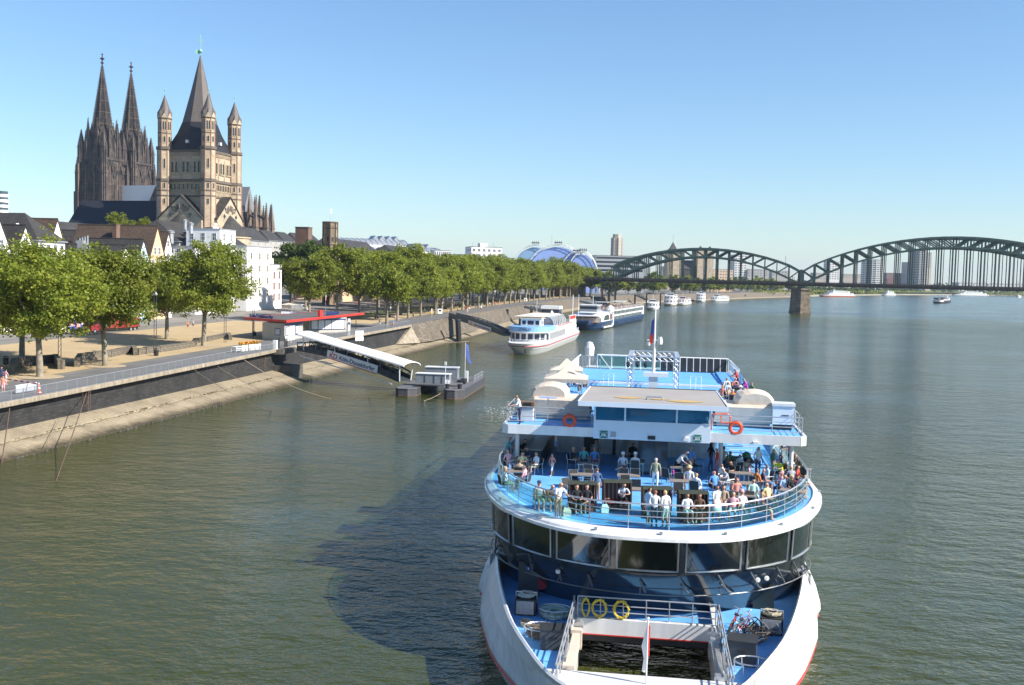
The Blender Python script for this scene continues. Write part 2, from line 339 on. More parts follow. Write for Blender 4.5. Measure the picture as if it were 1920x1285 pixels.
# land -------------------------------------------------------------
LAND = mat('town_ground', (0.16, 0.15, 0.13), 0.9, var=0.3, scale=0.05)
ASPH = mat('asphalt', (0.135, 0.130, 0.125), 0.9, var=0.16, scale=0.25, bump=0.15, bscale=12)
TAN = mat('gravel_sand', (0.42, 0.31, 0.165), 0.95, var=0.13, scale=0.3, bump=0.2, bscale=9)
GRAV = mat('grey_gravel', (0.2, 0.185, 0.165), 0.95, var=0.18, scale=0.25)
strip('ground', lambda y: [(eoff(y), gz(y) - 0.02)] + [(d, ground(y, d) - 0.02) for d in (12, 24, 45, 90, 150, 220, 500, 1200, 3500)], -80, 4400, LAND)
strip('promenade', lambda y: [(eoff(y) - 0.05, gz(y))] + [(d, gz(y)) for d in (9, 13.5)], -80, 640, ASPH)
strip('gravel_square', lambda y: [(15.0, gz(y) + 0.004), (30, gz(y) + 0.006), (45, gz(y) + 0.006), (52, gz(y) + 0.17)], 60, 244, TAN)
strip('gravel_path', lambda y: [(15, gz(y) + 0.004), (24, gz(y) + 0.004)], 250, 640, TAN)
strip('road', lambda y: [(52.2, ground(y, 52.2) + 0.02), (60, ground(y, 60) + 0.02)], 60, 640, GRAV)
strip('lawn', lambda y: [(25, gz(y) + 0.01), (33.5, gz(y) + 0.01)], 262, 640, mat('dry_lawn', (0.14, 0.14, 0.05), 0.95, var=0.3, scale=0.4))
# quay -------------------------------------------------------------
DARKWALL = masonry('basalt_quay', (0.034, 0.033, 0.032), (0.018, 0.018, 0.018), 0.9, 0.32, 0.3, 0.85, 0.5, 0.03, 'U', 0.45)
BROWNWALL = masonry('brown_quay', (0.165, 0.135, 0.098), (0.08, 0.07, 0.055), 0.9, 0.36, 0.28, 0.9, 0.5, 0.03, 'U', 0.3)
SLOPE = masonry('slope_setts', (0.36, 0.30, 0.21), (0.29, 0.24, 0.165), 0.55, 0.1, 0.10, 0.9, 0.4, 0.03, 'U', 0.35, True)
def zb(y): return lerp(y, [90, 175, 255, 300], [1.75, 1.5, 1.4, 1.3])
CUT0, CUT1 = 169.5, 174.5
def wallprof(y): e = eoff(y); return [(e + 0.35, zb(y) - 0.3), (e + 0.35, gz(y) - 0.1)]
def slopeprof(y): e = eoff(y); z = zb(y); return [(e + 0.4, z), (e * 0.62, z * 0.63), (e * 0.60, z * 0.56), (0.35, 0.16), (-0.25, 0.05), (-0.5, -0.6), (-2, -3)]
strip('quay_wall', wallprof, -80, 250, DARKWALL, None, label='long dark basalt quay wall under the promenade railing', cat='quay wall')
strip('embankment', slopeprof, -80, CUT0, SLOPE); strip('embankment', slopeprof, CUT1, 300, SLOPE)
for yy in (CUT0, CUT1):                                           # ends of the slope at the gangway recess
 p = slopeprof(yy); mb = MB(); mb.add([B(yy, d, z) for d, z in p] + [B(yy, p[0][0], -3)], [tuple(range(len(p) + 1))]); mb.build('embankment_end', CONC, kind='structure')
def capprof(y): e = eoff(y); z = gz(y); return [(e + 1.2, z - 0.45), (e - 0.45, z - 0.45), (e - 0.5, z - 0.4), (e - 0.5, z + 0.02), (e - 0.45, z + 0.06), (e - 0.1, z + 0.06), (e - 0.1, z - 0.1)]
EDGE = mat('quay_edge', (0.36, 0.30, 0.22), 0.9, var=0.28, scale=0.9, streak=0.35, bump=0.3)
strip('quay_coping', capprof, -80, 250, EDGE, None, label='overhanging pale concrete coping along the dark quay wall', cat='coping')
def wprof2(y):
 e = eoff(y); k = lerp(y, [246, 254], [0, 1]); return [(lerp(k, [0, 1], [e - 0.4, 2.4]), zb(y) - 0.25), (e - 0.1, gz(y) + 0.02), (e + 0.6, gz(y) + 0.02)]
strip('quay_wall', wprof2, 250, 1330, BROWNWALL, None, label='leaning brown stone quay wall running on to the railway bridge', cat='quay wall')
def sprof2(y):
 z = zb(y); return [(2.6, z), (1.3, 0.7), (0.9, 0.66), (0.2, 0.12), (-0.3, -0.3), (-2, -3)]
strip('embankment', lambda y: [(2.6 + (eoff(y) - 2.2) * lerp(y, [290, 320], [1, 0]), zb(y)), (1.6, 0.75), (1.1, 0.62), (0.3, 0.15), (-0.25, 0.03), (-0.5, -0.5), (-2, -3)], 300, 1330, SLOPE)
strip('beach', lambda y: [(9, 2.0), (5, 0.9), (0, 0.05), (-3, -0.5)], 1330, 4400, mat('beach', (0.30, 0.27, 0.19), 0.95, var=0.2, scale=0.05))
strip('grass_bank', lambda y: [(34, 4.8), (18, 3.6), (8.9, 1.99)], 1330, 4400, mat('bank_grass', (0.06, 0.09, 0.02), 0.95, var=0.4, scale=0.04))
# concrete wing where the overhang ends
mb = MB(); mb.add([B(240, eoff(240) - .1, 1.5), B(250, 2.5, 1.3), B(250, eoff(250) - .45, gz(250) - .46), B(251, 5.5, 1.2), B(251, 5.6, gz(250) - .46), B(240, 5.9, 1.5)], [(0, 1, 2), (1, 3, 4, 2), (0, 2, 4, 5), (0, 5, 3, 1)])
mb.build('buttress', EDGE, label='pale triangular concrete buttress where the overhanging quay ends', cat='buttress')
mb = MB(); rr_ = random.Random(2)                         # weeds rooted in the ledge of the slope
for i in range(420):
 y = 96 + 74 * rr_.random() ** .8 if i % 3 else rr_.uniform(176, 300); e = eoff(y); p = B(y + rr_.gauss(0, .3), e * .61 + rr_.gauss(0, .06), zb(y) * .6)
 if math.sin(y * .9) + math.sin(y * .37) < -.1: continue
 for k in range(3): a = rr_.uniform(0, 6.3); l = rr_.uniform(.08, .26); mb.add([(p.x - .05, p.y, p.z), (p.x + .06, p.y, p.z), (p.x + l * math.cos(a), p.y + l * math.sin(a), p.z + rr_.uniform(.05, .2))], [(0, 1, 2)])
mb.build('ledge_weeds', mat('weed_dark', (.045, .04, .02), .9, var=.4, scale=3), kind='stuff', label='dark weeds rooted along the ledge of the quay slope')
# rubble stones lying at the water's edge
mb = MB(); r2 = random.Random(5)
for i in range(900):
 y = r2.uniform(60, 330) if i > 300 else r2.uniform(95, 150); d = r2.gauss(-0.15, 0.28); p = B(y, d, 0.03 + max(0, d) * 0.3); s = r2.uniform(0.08, 0.26)
 q = [(p.x + math.cos(k * 2.1 + i) * s * r2.uniform(.6, 1.1), p.y + math.sin(k * 2.1 + i) * s * r2.uniform(.6, 1.1), p.z - 0.08) for k in range(3)]
 mb.add(q + [(p.x, p.y, p.z + s * 0.5)], [(0, 1, 3), (1, 2, 3), (2, 0, 3)])
mb.build('rubble_stones', mat('wet_stone', (0.06, 0.055, 0.045), 0.7, var=0.4, scale=2), kind='stuff', label='small dark stones along the foot of the quay slope')
# ------------------------------------------------------------------ generic building parts
_WIN = {}
def window_mesh(w, h, frame, pane, bars=(1, 1), proud=0.06, fw=0.09):
 k = (round(w, 2), round(h, 2), frame.name, pane.name, bars)
 if k in _WIN: return _WIN[k]
 mb = MB(); p = -proud
 mb.box(-w / 2, w / 2, p + 0.03, 0.05, 0, h, 1)                              # pane, set back in its frame
 for x0, x1, z0, z1 in ((-w / 2 - fw, -w / 2, -fw, h + fw), (w / 2, w / 2 + fw, -fw, h + fw), (-w / 2, w / 2, -fw, 0), (-w / 2, w / 2, h, h + fw)): mb.box(x0, x1, p, 0.05, z0, z1, 0)
 for i in range(1, bars[0] + 1): x = -w / 2 + w * i / (bars[0] + 1); mb.box(x - fw / 3, x + fw / 3, p + 0.008, 0.03, 0, h, 0)
 for i in range(1, bars[1] + 1): z = h * i / (bars[1] + 1); mb.box(-w / 2, w / 2, p + 0.012, 0.03, z - fw / 3, z + fw / 3, 0)
 mb.box(-w / 2 - fw * 1.4, w / 2 + fw * 1.4, p - 0.08, 0.05, -fw - 0.08, -fw - 0.002, 0)   # sill
 _WIN[k] = mb.mesh('window', [frame, pane]); return _WIN[k]
def win(parent, me, x, y, z, rz=0.0): return put('window', me, parent, (x, y, z), rz)
FRONT_D = 61.0
def front_y(px, d=FRONT_D):
 lo, hi = 100.0, 900.0
 for _ in range(50):
  m = (lo + hi) / 2; p = B(m, d, 15); q = 960 + LENS_PX * (p - Vector((0, 0, EYE))).dot(_r) / (p - Vector((0, 0, EYE))).dot(_f)
  if q < px: lo = m
  else: hi = m
 return lo
def zat(px, py, y): return D(px, py, y).z
ROOFTILE = masonry('grey_pantiles', (0.062, 0.056, 0.052), (0.03, 0.028, 0.026), 0.3, 0.3, 0.25, 0.75, 0.9, 0.05, 'U', 0.25)
BROWNTILE = masonry('brown_pantiles', (0.13, 0.082, 0.052), (0.06, 0.04, 0.03), 0.3, 0.32, 0.25, 0.75, 0.9, 0.05, 'U', 0.25)
BRICK = masonry('chimney_brick', (0.17, 0.09, 0.06), (0.2, 0.17, 0.14), 0.25, 0.08, 0.25, 0.9, 0.4, 0.012, 'U', 0.3)
CREAM = mat('cream_render', (0.66, 0.46, 0.29), 0.85, var=0.06, scale=0.5, streak=0.06)
PALEBLUE = mat('pale_blue_render', (0.50, 0.66, 0.72), 0.85, var=0.06, scale=0.5, streak=0.05)
GREY = mat('grey_render', (0.40, 0.38, 0.35), 0.85, var=0.1, scale=0.5, streak=0.12)
OCHRE = mat('ochre_render', (0.60, 0.40, 0.14), 0.85, var=0.08, scale=0.5)
WOODF = mat('white_sash', (0.72, 0.72, 0.70), 0.5, var=0.05)

def gable_house(px0, px1, yapex, yeave, wall, roof, label, depth=16, d=FRONT_D, rows=(2, 2, 2), win_w=0.9, win_h=1.3, chimney=None, frame=None, z0=None, group='old town houses along the river front'):
 ya, yb = front_y(px0, d), front_y(px1, d); A, Bb = B(ya, d), B(yb, d); wv = Bb - A; w = wv.length; rz = math.atan2(wv.y, wv.x)
 ym = (A.y + Bb.y) / 2; pm = (px0 + px1) / 2; za, ze = zat(pm, yapex, ym), zat(pm, yeave, ym); base = (gz((ya + yb) / 2) + 0.2) if z0 is None else z0
 t = thing('gabled_house', label, 'house', (A.x, A.y, base), rz, group); za -= base; ze -= base
 mb = MB(); mb.extr([(0, -0.6), (w, -0.6), (w, ze), (w / 2, za), (0, ze)], (0, depth, 0), (1, 0, 0), (0, 0, 1), (0, -1, 0), depth); mb.build('wall', wall, t)
 mb = MB(); ov = 0.35; sl = (za - ze) / (w / 2)
 for s in (0, 1):
  e0 = (-ov if s == 0 else w + ov); ez = ze - sl * ov
  P = [(e0, -0.25, ez + 0.06), (w / 2, -0.25, za + 0.06), (w / 2, depth + 0.2, za + 0.06), (e0, depth + 0.2, ez + 0.06)]
  if s: P = [P[1], P[0], P[3], P[2]]
  mb.hexa(P + [(x, y, z + 0.22) for x, y, z in P])
 rf = mb.build('roof', roof, t)
 mb = MB(); mb.tube([(w / 2, -0.2, za + 0.32), (w / 2, depth + 0.15, za + 0.32)], 0.13, 5); mb.build('ridge_cap', roof, rf)
 if chimney:
  cx, cy, cw, ch = chimney; mb = MB(); zz = za - abs(cx - w / 2) * sl; mb.box(cx - cw / 2, cx + cw / 2, cy - 0.5, cy + 0.5, zz - 0.8, za + ch); mb.box(cx - cw / 2 - .08, cx + cw / 2 + .08, cy - 0.58, cy + 0.58, za + ch, za + ch + .15)
  mb.build('chimney', BRICK, rf)
 me = window_mesh(win_w, win_h, frame or WOODF, PANEBLUE); z = ze + (za - ze) * 0.18
 for k in rows:
  if z - 0.3 > ze: span = w * (1 - (z + win_h - ze) / (za - ze)) * 0.8
  else: span = w * 0.8
  n = max(1, k)
  for i in range(n): win(t, me, w / 2 + (i - (n - 1) / 2) * min(span / n, 2.3), 0, z)
  z -= 2.9
  if z < 2.5: break
 return t, w, za, ze
def block(name, label, cat, p, rz, w, dp, h, wall, floors=(), roof=None, frame=None, pane=None, parapet=0.4, group=None, ww=1.1, wh=1.4, side=True, nx=None, ns=None, z0=-0.6, bars=(1, 1)):
 """Flat-roofed block: front along local x (outer face -y), near side along local y (face -x)."""
 t = thing(name, label, cat, p, rz, group)
 mb = MB(); mb.box(0, w, 0, dp, z0, h); mb.build('wall', wall, t)
 mb = MB(); rm = roof or mat('roof_felt', (0.1, 0.1, 0.1), 0.9)
 mb.box(-0.15, w + 0.15, -0.15, dp + 0.15, h + 0.002, h + 0.25)
 mb.build('roof', rm, t)
 me = window_mesh(ww, wh, frame or WOODF, pane or PANEBLUE, bars)
 for z in floors:
  n = nx or max(1, int(w / 3.0))
  for i in range(n): win(t, me, w * (i + 0.5) / n, 0, z)
  if side:
   n = ns or max(1, int(dp / 3.2))
   for i in range(n): win(t, me, 0, dp * (i + 0.5) / n, z, -math.pi / 2)
 return t

# ------------------------------------------------------------------ houses of the old town
gable_house(-28, 22, 408, 476, WALLWHITE, ROOFTILE, 'white steep gable house cut by the left edge of the photo')
gable_house(32, 63, 425, 468, WALLWHITE, ROOFTILE, 'white gable house with a satellite dish on its grey tiled roof, second from the left', rows=(1, 2, 2))
t, w, za, ze = gable_house(257, 280, 451, 489, PALEBLUE, ROOFTILE, 'pale blue and white gable house left of the cream one', rows=(1, 2, 2))
t, w, za, ze = gable_house(279, 310, 426, 488, CREAM, BROWNTILE, 'cream gable house with a brown tiled roof and a tall brick chimney', rows=(2, 3, 3), win_h=1.5, depth=20, chimney=(1.5, 9, 1.6, 0.3))
gable_house(228, 243, 462, 482, WALLWHITE, ROOFTILE, 'small white gable peeping over the tree crowns left of the pale blue house', rows=(1,), win_w=0.6, win_h=0.8)
gable_house(98, 117, 413, 446, WALLWHITE, BROWNTILE, 'white steep gable behind the big hipped roof', d=75, rows=())
gable_house(185, 199, 435, 452, CREAM, ROOFTILE, 'tiny cream gable on a long dark roof left of the brick chimney', d=78, rows=(1,), win_w=0.5, win_h=0.6)
gable_house(308, 322, 437, 468, WALLWHITE, BROWNTILE, 'narrow house with a brown roof right of the cream gable', rows=(1, 1), d=62)

def hip_house(px0, px1, yridge, yeave, wall, roof, label, depth=18, d=FRONT_D, rows=2, nwin=4, inset=5.0, name='hip_roofed_house', ridge_along=False, rx=None, group='old town houses along the river front', winw=1.0, winh=1.5, frame=None, sidewin=0):
 ya, yb = front_y(px0, d), front_y(px1, d); A, Bb = B(ya, d), B(yb, d); wv = Bb - A; w = wv.length; rz = math.atan2(wv.y, wv.x)
 ym = (A.y + Bb.y) / 2; pm = (px0 + px1) / 2; za, ze = zat(pm, yridge, ym + 4), zat(pm, yeave, ym); base = gz((ya + yb) / 2) + 0.2
 t = thing(name, label, 'house', (A.x, A.y, base), rz, group); za -= base; ze -= base
 mb = MB(); mb.box(0, w, 0, depth, -0.6, ze); mb.build('wall', wall, t)
 o = 0.4; a, b2, c, e = (-o, -o, ze), (w + o, -o, ze), (w + o, depth + o, ze), (-o, depth + o, ze); ins = min(inset, w / 2 - 0.1)
 if ridge_along: r1, r2_ = (ins, depth / 2, za), (w - ins, depth / 2, za)
 else: r1, r2_ = (w / 2, inset, za), (w / 2, depth - inset, za)
 mb = MB()
 if ridge_along: mb.add([a, b2, c, e, r1, r2_], [(0, 1, 5, 4), (1, 2, 5), (2, 3, 4, 5), (3, 0, 4), (3, 2, 1, 0)])
 else: mb.add([a, b2, c, e, r1, r2_], [(0, 1, 4), (1, 2, 5, 4), (2, 3, 5), (3, 0, 4, 5), (3, 2, 1, 0)])
 rf = mb.build('roof', roof, t); mb = MB(); mb.tube([a, b2, c, e], 0.12, 5, closed=True); mb.build('gutter', GALV, rf)
 me = window_mesh(winw, winh, frame or WOODF, PANEBLUE)
 for r in range(rows):
  z = ze - 2.2 - 3.0 * r
  if z < 1: break
  for i in range(nwin): win(t, me, w * (i + 0.5) / nwin, 0, z)
  for i in range(sidewin): win(t, me, 0, depth * (i + 0.5) / sidewin, z, -math.pi / 2)
 return t, w, za, ze, rf
t, w, za, ze, rf = hip_house(72, 122, 402, 453, WALLWHITE, ROOFTILE, 'big white house under a hipped grey tile roof with a row of solar panels', depth=24, d=66, nwin=4, inset=6, ridge_along=False)
mb = MB()
for i in range(6): mb.box(0, 0.06, i * 1.5 + 7, i * 1.5 + 8.4, 0, 1.6)
t2, w2, za2, ze2, rf2 = hip_house(92, 141, 410, 432, GREY, SLATE, 'dark slate roof with a dormer left of the cathedral foot', d=104, nwin=2, rows=1, inset=4, ridge_along=True)
hip_house(128, 243, 419, 472, GREY, SLATE, 'long dark weathered roof in front of the church nave', d=84, nwin=5, rows=1, inset=3, ridge_along=True)
hip_house(303, 342, 433, 470, GREY, SLATE, 'dark roof with two steel flues right of the cream gable', d=70, nwin=3, rows=2, inset=3, ridge_along=True)
hip_house(336, 402, 417, 456, GREY, SLATE, 'broad slate roof in front of the romanesque church tower', d=80, nwin=4, rows=2, inset=4, ridge_along=True)
t, w, za, ze, rf = hip_house(437, 463, 428, 462, WALLWHITE, SLATE, 'house under the dark pyramid roof behind the white corner house', d=72, nwin=2, rows=3, inset=7, depth=18)
for px0, px1, yr, ye, lab, dd in ((463, 503, 428, 452, 'first of the four stepped slate roofs right of the church, with a dormer', 150), (503, 530, 433, 452, 'second of the four stepped slate roofs right of the church', 152), (532, 556, 436, 454, 'third of the four stepped slate roofs right of the church', 154), (558, 606, 439, 458, 'last of the stepped slate roofs, beside the octagonal tower', 156)):
 hip_house(px0, px1, yr, ye, GREY, SLATE, lab, d=dd, nwin=3, rows=1, inset=2.5, ridge_along=True, depth=12)
# brick stair block standing among those roofs
p = D(578, 440, 380); block('brick_block', 'small dark brick block standing above the stepped slate roofs', 'building', (p.x, p.y, 6), 1.4, 4, 5, zat(578, 427, 380) - 6, BRICK, ())
# white houses on the corner of the square
def corner_house(px0, px1, ytop, label, wall, floors, nx, d, depth, mansard=0, ww=1.0, wh=1.9, frame=None):
 ya, yb = front_y(px0, d), front_y(px1, d); A, Bb = B(ya, d), B(yb, d); wv = Bb - A; rz = math.atan2(wv.y, wv.x); z = zat((px0 + px1) / 2, ytop, (A.y + Bb.y) / 2); base = gz((ya + yb) / 2) + 0.2
 t = block('white_house', label, 'house', (A.x, A.y, base), rz, wv.length, depth, z - base, wall, [z - base - f for f in floors], roof=GALV, nx=nx, ns=3, ww=ww, wh=wh, frame=frame, group='white houses at the corner of the square')
 return t, wv.length, z - base
SASH = mat('yellow_sash', (0.66, 0.58, 0.34), 0.6, var=0.05); REDSASH = mat('faded_red_sash', (0.62, 0.30, 0.24), 0.6, var=0.08)
t, w, h = corner_house(463, 509, 464, 'tall plain white corner house with yellow framed windows', WALLWHITE, (3.4, 6.9, 10.4, 13.9), 3, 61, 12, wh=1.7, frame=SASH)
t, w, h = corner_house(509, 528, 497, 'lower white house with red windows and a bay, right of the tall corner house', WALLWHITE, (4.0, 7.2, 10.4), 2, 60.5, 9, frame=REDSASH)
mb = MB(); mb.hexa([(-0.2, 2, h), (w * .8, 2, h), (w * .8, 9, h), (-0.2, 9, h), (-0.2, 5, h + 4.6), (w * .15, 5, h + 4.6), (w * .15, 6, h + 4.6), (-0.2, 6, h + 4.6)]); mb.build('attic_roof', SLATE, t)
mb = MB(); mb.box(w * .25, w * .55, 1.2, 3.2, h, h + 1.9); mb.build('dormer', WALLWHITE, t)
for px0, px1, yt, lab, dd, wl, dep in ((412, 441, 432, 'slim white house with a stepped flat top behind the tall corner house', 68, WALLWHITE, 10), (393, 413, 437, 'dark brown flat topped block left of the slim white house', 74, mat('brown_cladding', (0.06, 0.045, 0.04), 0.8), 8)):
 corner_house(px0, px1, yt, lab, wl, (3.0, 6.2, 9.4), 2, dd, dep)
corner_house(366, 440, 466, 'long low white front with many windows behind the plane trees', WALLWHITE, (2.4, 5.6, 8.8, 12.0), 9, 63, 9)
ya = front_y(398, 71); A = B(ya, 71); zt = zat(405, 418, A.y); zb_ = zat(405, 437, A.y)
mb = MB(); w = 5.2; h = zt - zb_
t = thing('ornate_gable', 'small white baroque gable in front of the church apse', 'gable', (A.x, A.y, zb_ - 6), math.atan2(.985, .17))
mb.extr([(0, 0), (w, 0), (w, 6.6), (w * .86, 6.8), (w * .8, 6 + h * .5), (w * .62, 6 + h * .66), (w * .55, 6 + h * .95), (w * .5, 6 + h), (w * .45, 6 + h * .95), (w * .38, 6 + h * .66), (w * .2, 6 + h * .5), (w * .14, 6.8), (0, 6.6)], (0, .5, 0), (1, 0, 0), (0, 0, 1), (0, -1, 0), .5); mb.build('wall', WALLWHITE, t)
for i in range(3): win(t, window_mesh(0.5, 1.1, REDSASH, PANE, (0, 0)), w * (0.28 + .22 * i), 0, 6.2)
win(t, window_mesh(0.4, 0.6, REDSASH, PANE, (0, 0)), w * .5, 0, 6.3 + h * .5)
# roof flues, dishes and aerials as things of their own
def flue(px, py, y, h, r, label):
 p = D(px, py, y); t = thing('steel_flue', label, 'flue', p, 0, 'steel flues on the old town roofs'); mb = MB(); mb.lathe([(r, -1.2), (r, h * .8), (r * 1.35, h * .82), (r * 1.35, h)], n=10); mb.build('pipe', GALV, t); mb = MB(); mb.lathe([(r * 1.5, h + .1), (0.02, h + .45)], n=10); mb.build('cowl', GALV, t)
flue(347, 425, 285, 1.6, .45, 'taller of two steel flues on the slate roof before the church'); flue(358, 430, 283, 1.5, .6, 'stouter of two steel flues on the slate roof before the church'); flue(320, 448, 262, 1.8, .75, 'wide grey flue on the roof right of the cream gable')
p = D(157, 462, 225); t = thing('roof_ventilator', 'cluster of pale ventilator boxes on the dark roof above the trees', 'ventilator', p); mb = MB(); mb.box(-1, 1, -1, 1, -2, .6); mb.box(-1.3, .2, -1, .8, .6, 1.2); mb.build('casing', GALV, t); mb = MB()
for i in range(4): mb.lathe([(.2, .6), (.2, 1.7 + .2 * i), (.3, 1.8 + .2 * i)], (-.9 + .55 * i, .2, 0), 8)
mb.build('pipe', GALV, t)
p = D(33, 424, 196); t = thing('satellite_dish', 'white satellite dish on the grey roof at the far left', 'dish', p); mb = MB(); mb.tube([(0, 0, -1.4), (0, 0, .1)], .04); mb.build('mast', GALV, t); mb = MB(); mb.lathe([(.02, 0), (.3, .05), (.48, .16)], n=12); d_ = mb.build('dish', WHITE, t); d_.rotation_euler = (math.radians(70), 0, math.radians(50))
# bare steel and glass tower at the far left edge
p = D(4, 400, 620); t = thing('white_tower', 'slim white banded tower cut by the left edge behind the roofs', 'tower', (p.x, p.y, 8)); mb = MB(); mb.lathe([(3.2, 0), (3.2, zat(4, 359, 620) - 8)], n=20); mb.build('core', PANEBLUE, t); mb = MB()
for i in range(13): mb.lathe([(3.5, 12 + i * 3.1), (3.5, 13.7 + i * 3.1)], n=20)
mb.build('floor_bands', WHITE, t)

# ------------------------------------------------------------------ romanesque church
SAND = masonry('church_sandstone', (0.50, 0.405, 0.285), (0.36, 0.29, 0.2), 0.9, 0.45, 0.14, 0.9, 0.4, 0.02, 'U', 0.3)
SANDRED = mat('red_sandstone', (0.36, 0.2, 0.13), 0.9, var=0.2, scale=0.6)
DARKCORN = mat('dark_cornice', (0.13, 0.105, 0.085), 0.85, var=0.25)
LEAD = mat('spire_lead', (0.125, 0.105, 0.092), 0.6, var=0.15, scale=0.3, streak=0.15, stripes=(2, 0.9, 0.08, (0.08, 0.07, 0.065)))
NIGHTSLATE = mat('night_slate', (0.021, 0.022, 0.028), 0.55, var=0.3, scale=0.8, stripes=(2, 0.5, 0.12, (0.014, 0.014, 0.018)))
COPPER = mat('green_copper', (0.22, 0.46, 0.36), 0.6, var=0.12)
cb0 = D(375, 300, 331); ch = thing('romanesque_church', 'sandstone church with a steep central spire and four slim corner turrets', 'church', (cb0.x, cb0.y, 0), math.atan(585 / 1950))
F_, R_, L_, K_ = Vector((2.4, -10.5, 0)), Vector((10.5, 2.4, 0)), Vector((-10.5, -2.4, 0)), Vector((-2.4, 10.5, 0))
mb = MB(); mb.prism([tuple(L_.xy), tuple(F_.xy), tuple(R_.xy), tuple(K_.xy)], 5, 54.3); tw = mb.build('tower', SAND, ch)
def face(a, b):                                            # corner, unit along, outward
 u = (b - a).normalized(); return a, u, Vector((u.y, -u.x, 0)), (b - a).length
def arch_win(w, h, frame, pane, d=0.35, fw=0.22):
 k = ('arch', w, h, frame.name, pane.name)
 if k in _WIN: return _WIN[k]
 mb = MB(); n = 8; top = [(math.cos(math.pi * i / n) * w / 2, h - w / 2 + math.sin(math.pi * i / n) * w / 2) for i in range(n + 1)]
 inn = [(w / 2, 0)] + top[1:-1] + [(-w / 2, 0)] if False else [(w / 2, 0)] + top + [(-w / 2, 0)]
 mb.extr(inn, (0, 0.02, 0), (1, 0, 0), (0, 0, 1), (0, -1, 0), 0.06, 1)
 out = [(x * (1 + 2 * fw / w), z + (fw if z > h - w / 2 else 0)) for x, z in inn]
 for i in range(len(inn) - 1):
  a, b, c, e = inn[i], inn[i + 1], out[i + 1], out[i]
  mb.hexa([(a[0], 0, a[1]), (b[0], 0, b[1]), (c[0], 0, c[1]), (e[0], 0, e[1]), (a[0], -d, a[1]), (b[0], -d, b[1]), (c[0], -d, c[1]), (e[0], -d, e[1])], 0)
 mb.box(-w / 2 - fw, w / 2 + fw, -d, 0, -0.25, -0.002, 0)
 _WIN[k] = mb.mesh('window', [frame, pane]); return _WIN[k]
bel = arch_win(0.95, 3.3, SAND, PANE); gal = arch_win(0.8, 1.9, SAND, PANE, 0.3, 0.16)
for a, b in ((L_, F_), (F_, R_)):
 o, u, nn, ln = face(a, b); rz = math.atan2(u.y, u.x)
 m2 = MB()
 for z0, z1, pr_ in ((44.6, 45.4, .5), (39.9, 40.3, .3), (53.7, 54.35, .35)): MB().beam(o + nn * pr_ / 2 + Vector((0, 0, (z0 + z1) / 2)), o + u * ln + nn * pr_ / 2 + Vector((0, 0, (z0 + z1) / 2)), pr_, z1 - z0).build('cornice', DARKCORN, tw)
 for i in range(7): s = 2.2 + (ln - 4.4) * i / 6; m2.beam(o + u * s + nn * .12 + Vector((0, 0, 45.5)), o + u * s + nn * .12 + Vector((0, 0, 52.6)), .25, .3) if i % 2 == 0 else None
 for i in range(22): s = 2.1 + (ln - 4.2) * i / 21; m2.beam(o + u * s + nn * .12 + Vector((0, 0, 52.5)), o + u * s + nn * .12 + Vector((0, 0, 53.5)), .35, .22)
 for i in range(24): s = 2.0 + (ln - 4.0) * i / 23; m2.beam(o + u * s + nn * .15 + Vector((0, 0, 40.4)), o + u * s + nn * .15 + Vector((0, 0, 41.7)), .3, .3)
 m2.build('blind_arcade', SAND, tw)
 for i in range(3):
  for j in (-1, 1): q = o + u * (ln * (0.24 + .26 * i) + j * .72); put('window', bel, tw, (q.x, q.y, 47.4), rz)
 for i in range(8): q = o + u * (2.4 + (ln - 4.8) * i / 7); put('window', gal, tw, (q.x, q.y, 42.1), rz)
 # gabled arm in front of each face, with its roof, fan window and apse cone
 pj = 3.2; G0 = o + nn * pj
 mb = MB(); mb.extr([(0.2, 5), (ln - .2, 5), (ln - .2, 33.2), (ln / 2, 39.9), (.2, 33.2)], o, u, (0, 0, 1), nn, pj); arm = mb.build('gabled_arm', SAND, ch)
 mb = MB()
 for s in (-1, 1):
  e = ln / 2 + s * (ln / 2 + .2)
  P = [o + u * e + Vector((0, 0, 32.95)), G0 + nn * .3 + u * e + Vector((0, 0, 32.95)), G0 + nn * .3 + u * (ln / 2) + Vector((0, 0, 40.15)), o + u * (ln / 2) + Vector((0, 0, 40.15))]
  mb.hexa(P + [p + Vector((0, 0, .35)) for p in P])
 mb.build('roof', SLATE, arm)
 mb = MB(); m3 = MB()
 for i in range(7):
  an = math.radians(18 + 24 * i); c0 = G0 + u * (ln / 2) + nn * .06 + Vector((0, 0, 35.0))
  mb.beam(c0 + u * math.cos(an) * 1.1 + Vector((0, 0, math.sin(an) * 1.1)), c0 + u * math.cos(an) * 2.9 + Vector((0, 0, math.sin(an) * 2.7)), .18, .62)
 mb.build('fan_arcade', DARKCORN, arm)
 for s in (-1, 1):
  q = G0 + u * (ln / 2 + s * 3.4) + nn * .02 + Vector((0, 0, 33.5)); m3.extr([(-.75, .75), (0, 0), (.75, .75), (0, 1.5)], q, u, (0, 0, 1), nn, .06); q = G0 + u * (ln / 2 + s * 2.9) + nn * .02 + Vector((0, 0, 36.1)); m3.extr([(-.3, 0), (.3, 0), (.3, .9), (-.3, .9)], q, u, (0, 0, 1), nn, .06)
 m3.build('quatrefoil', PANE, arm)
 c0 = G0 + u * (ln / 2) - nn * .5
 mb = MB(); mb.lathe([(6.6, 4), (6.6, 27.5), (6.9, 27.6), (6.9, 28.3)], (c0.x, c0.y, 0), 18); ap = mb.build('apse', SAND, ch); mb = MB(); mb.lathe([(7.2, 28.3), (.05, 35.2)], (c0.x, c0.y, 0), 18); mb.build('cone_roof', SLATE, ap)
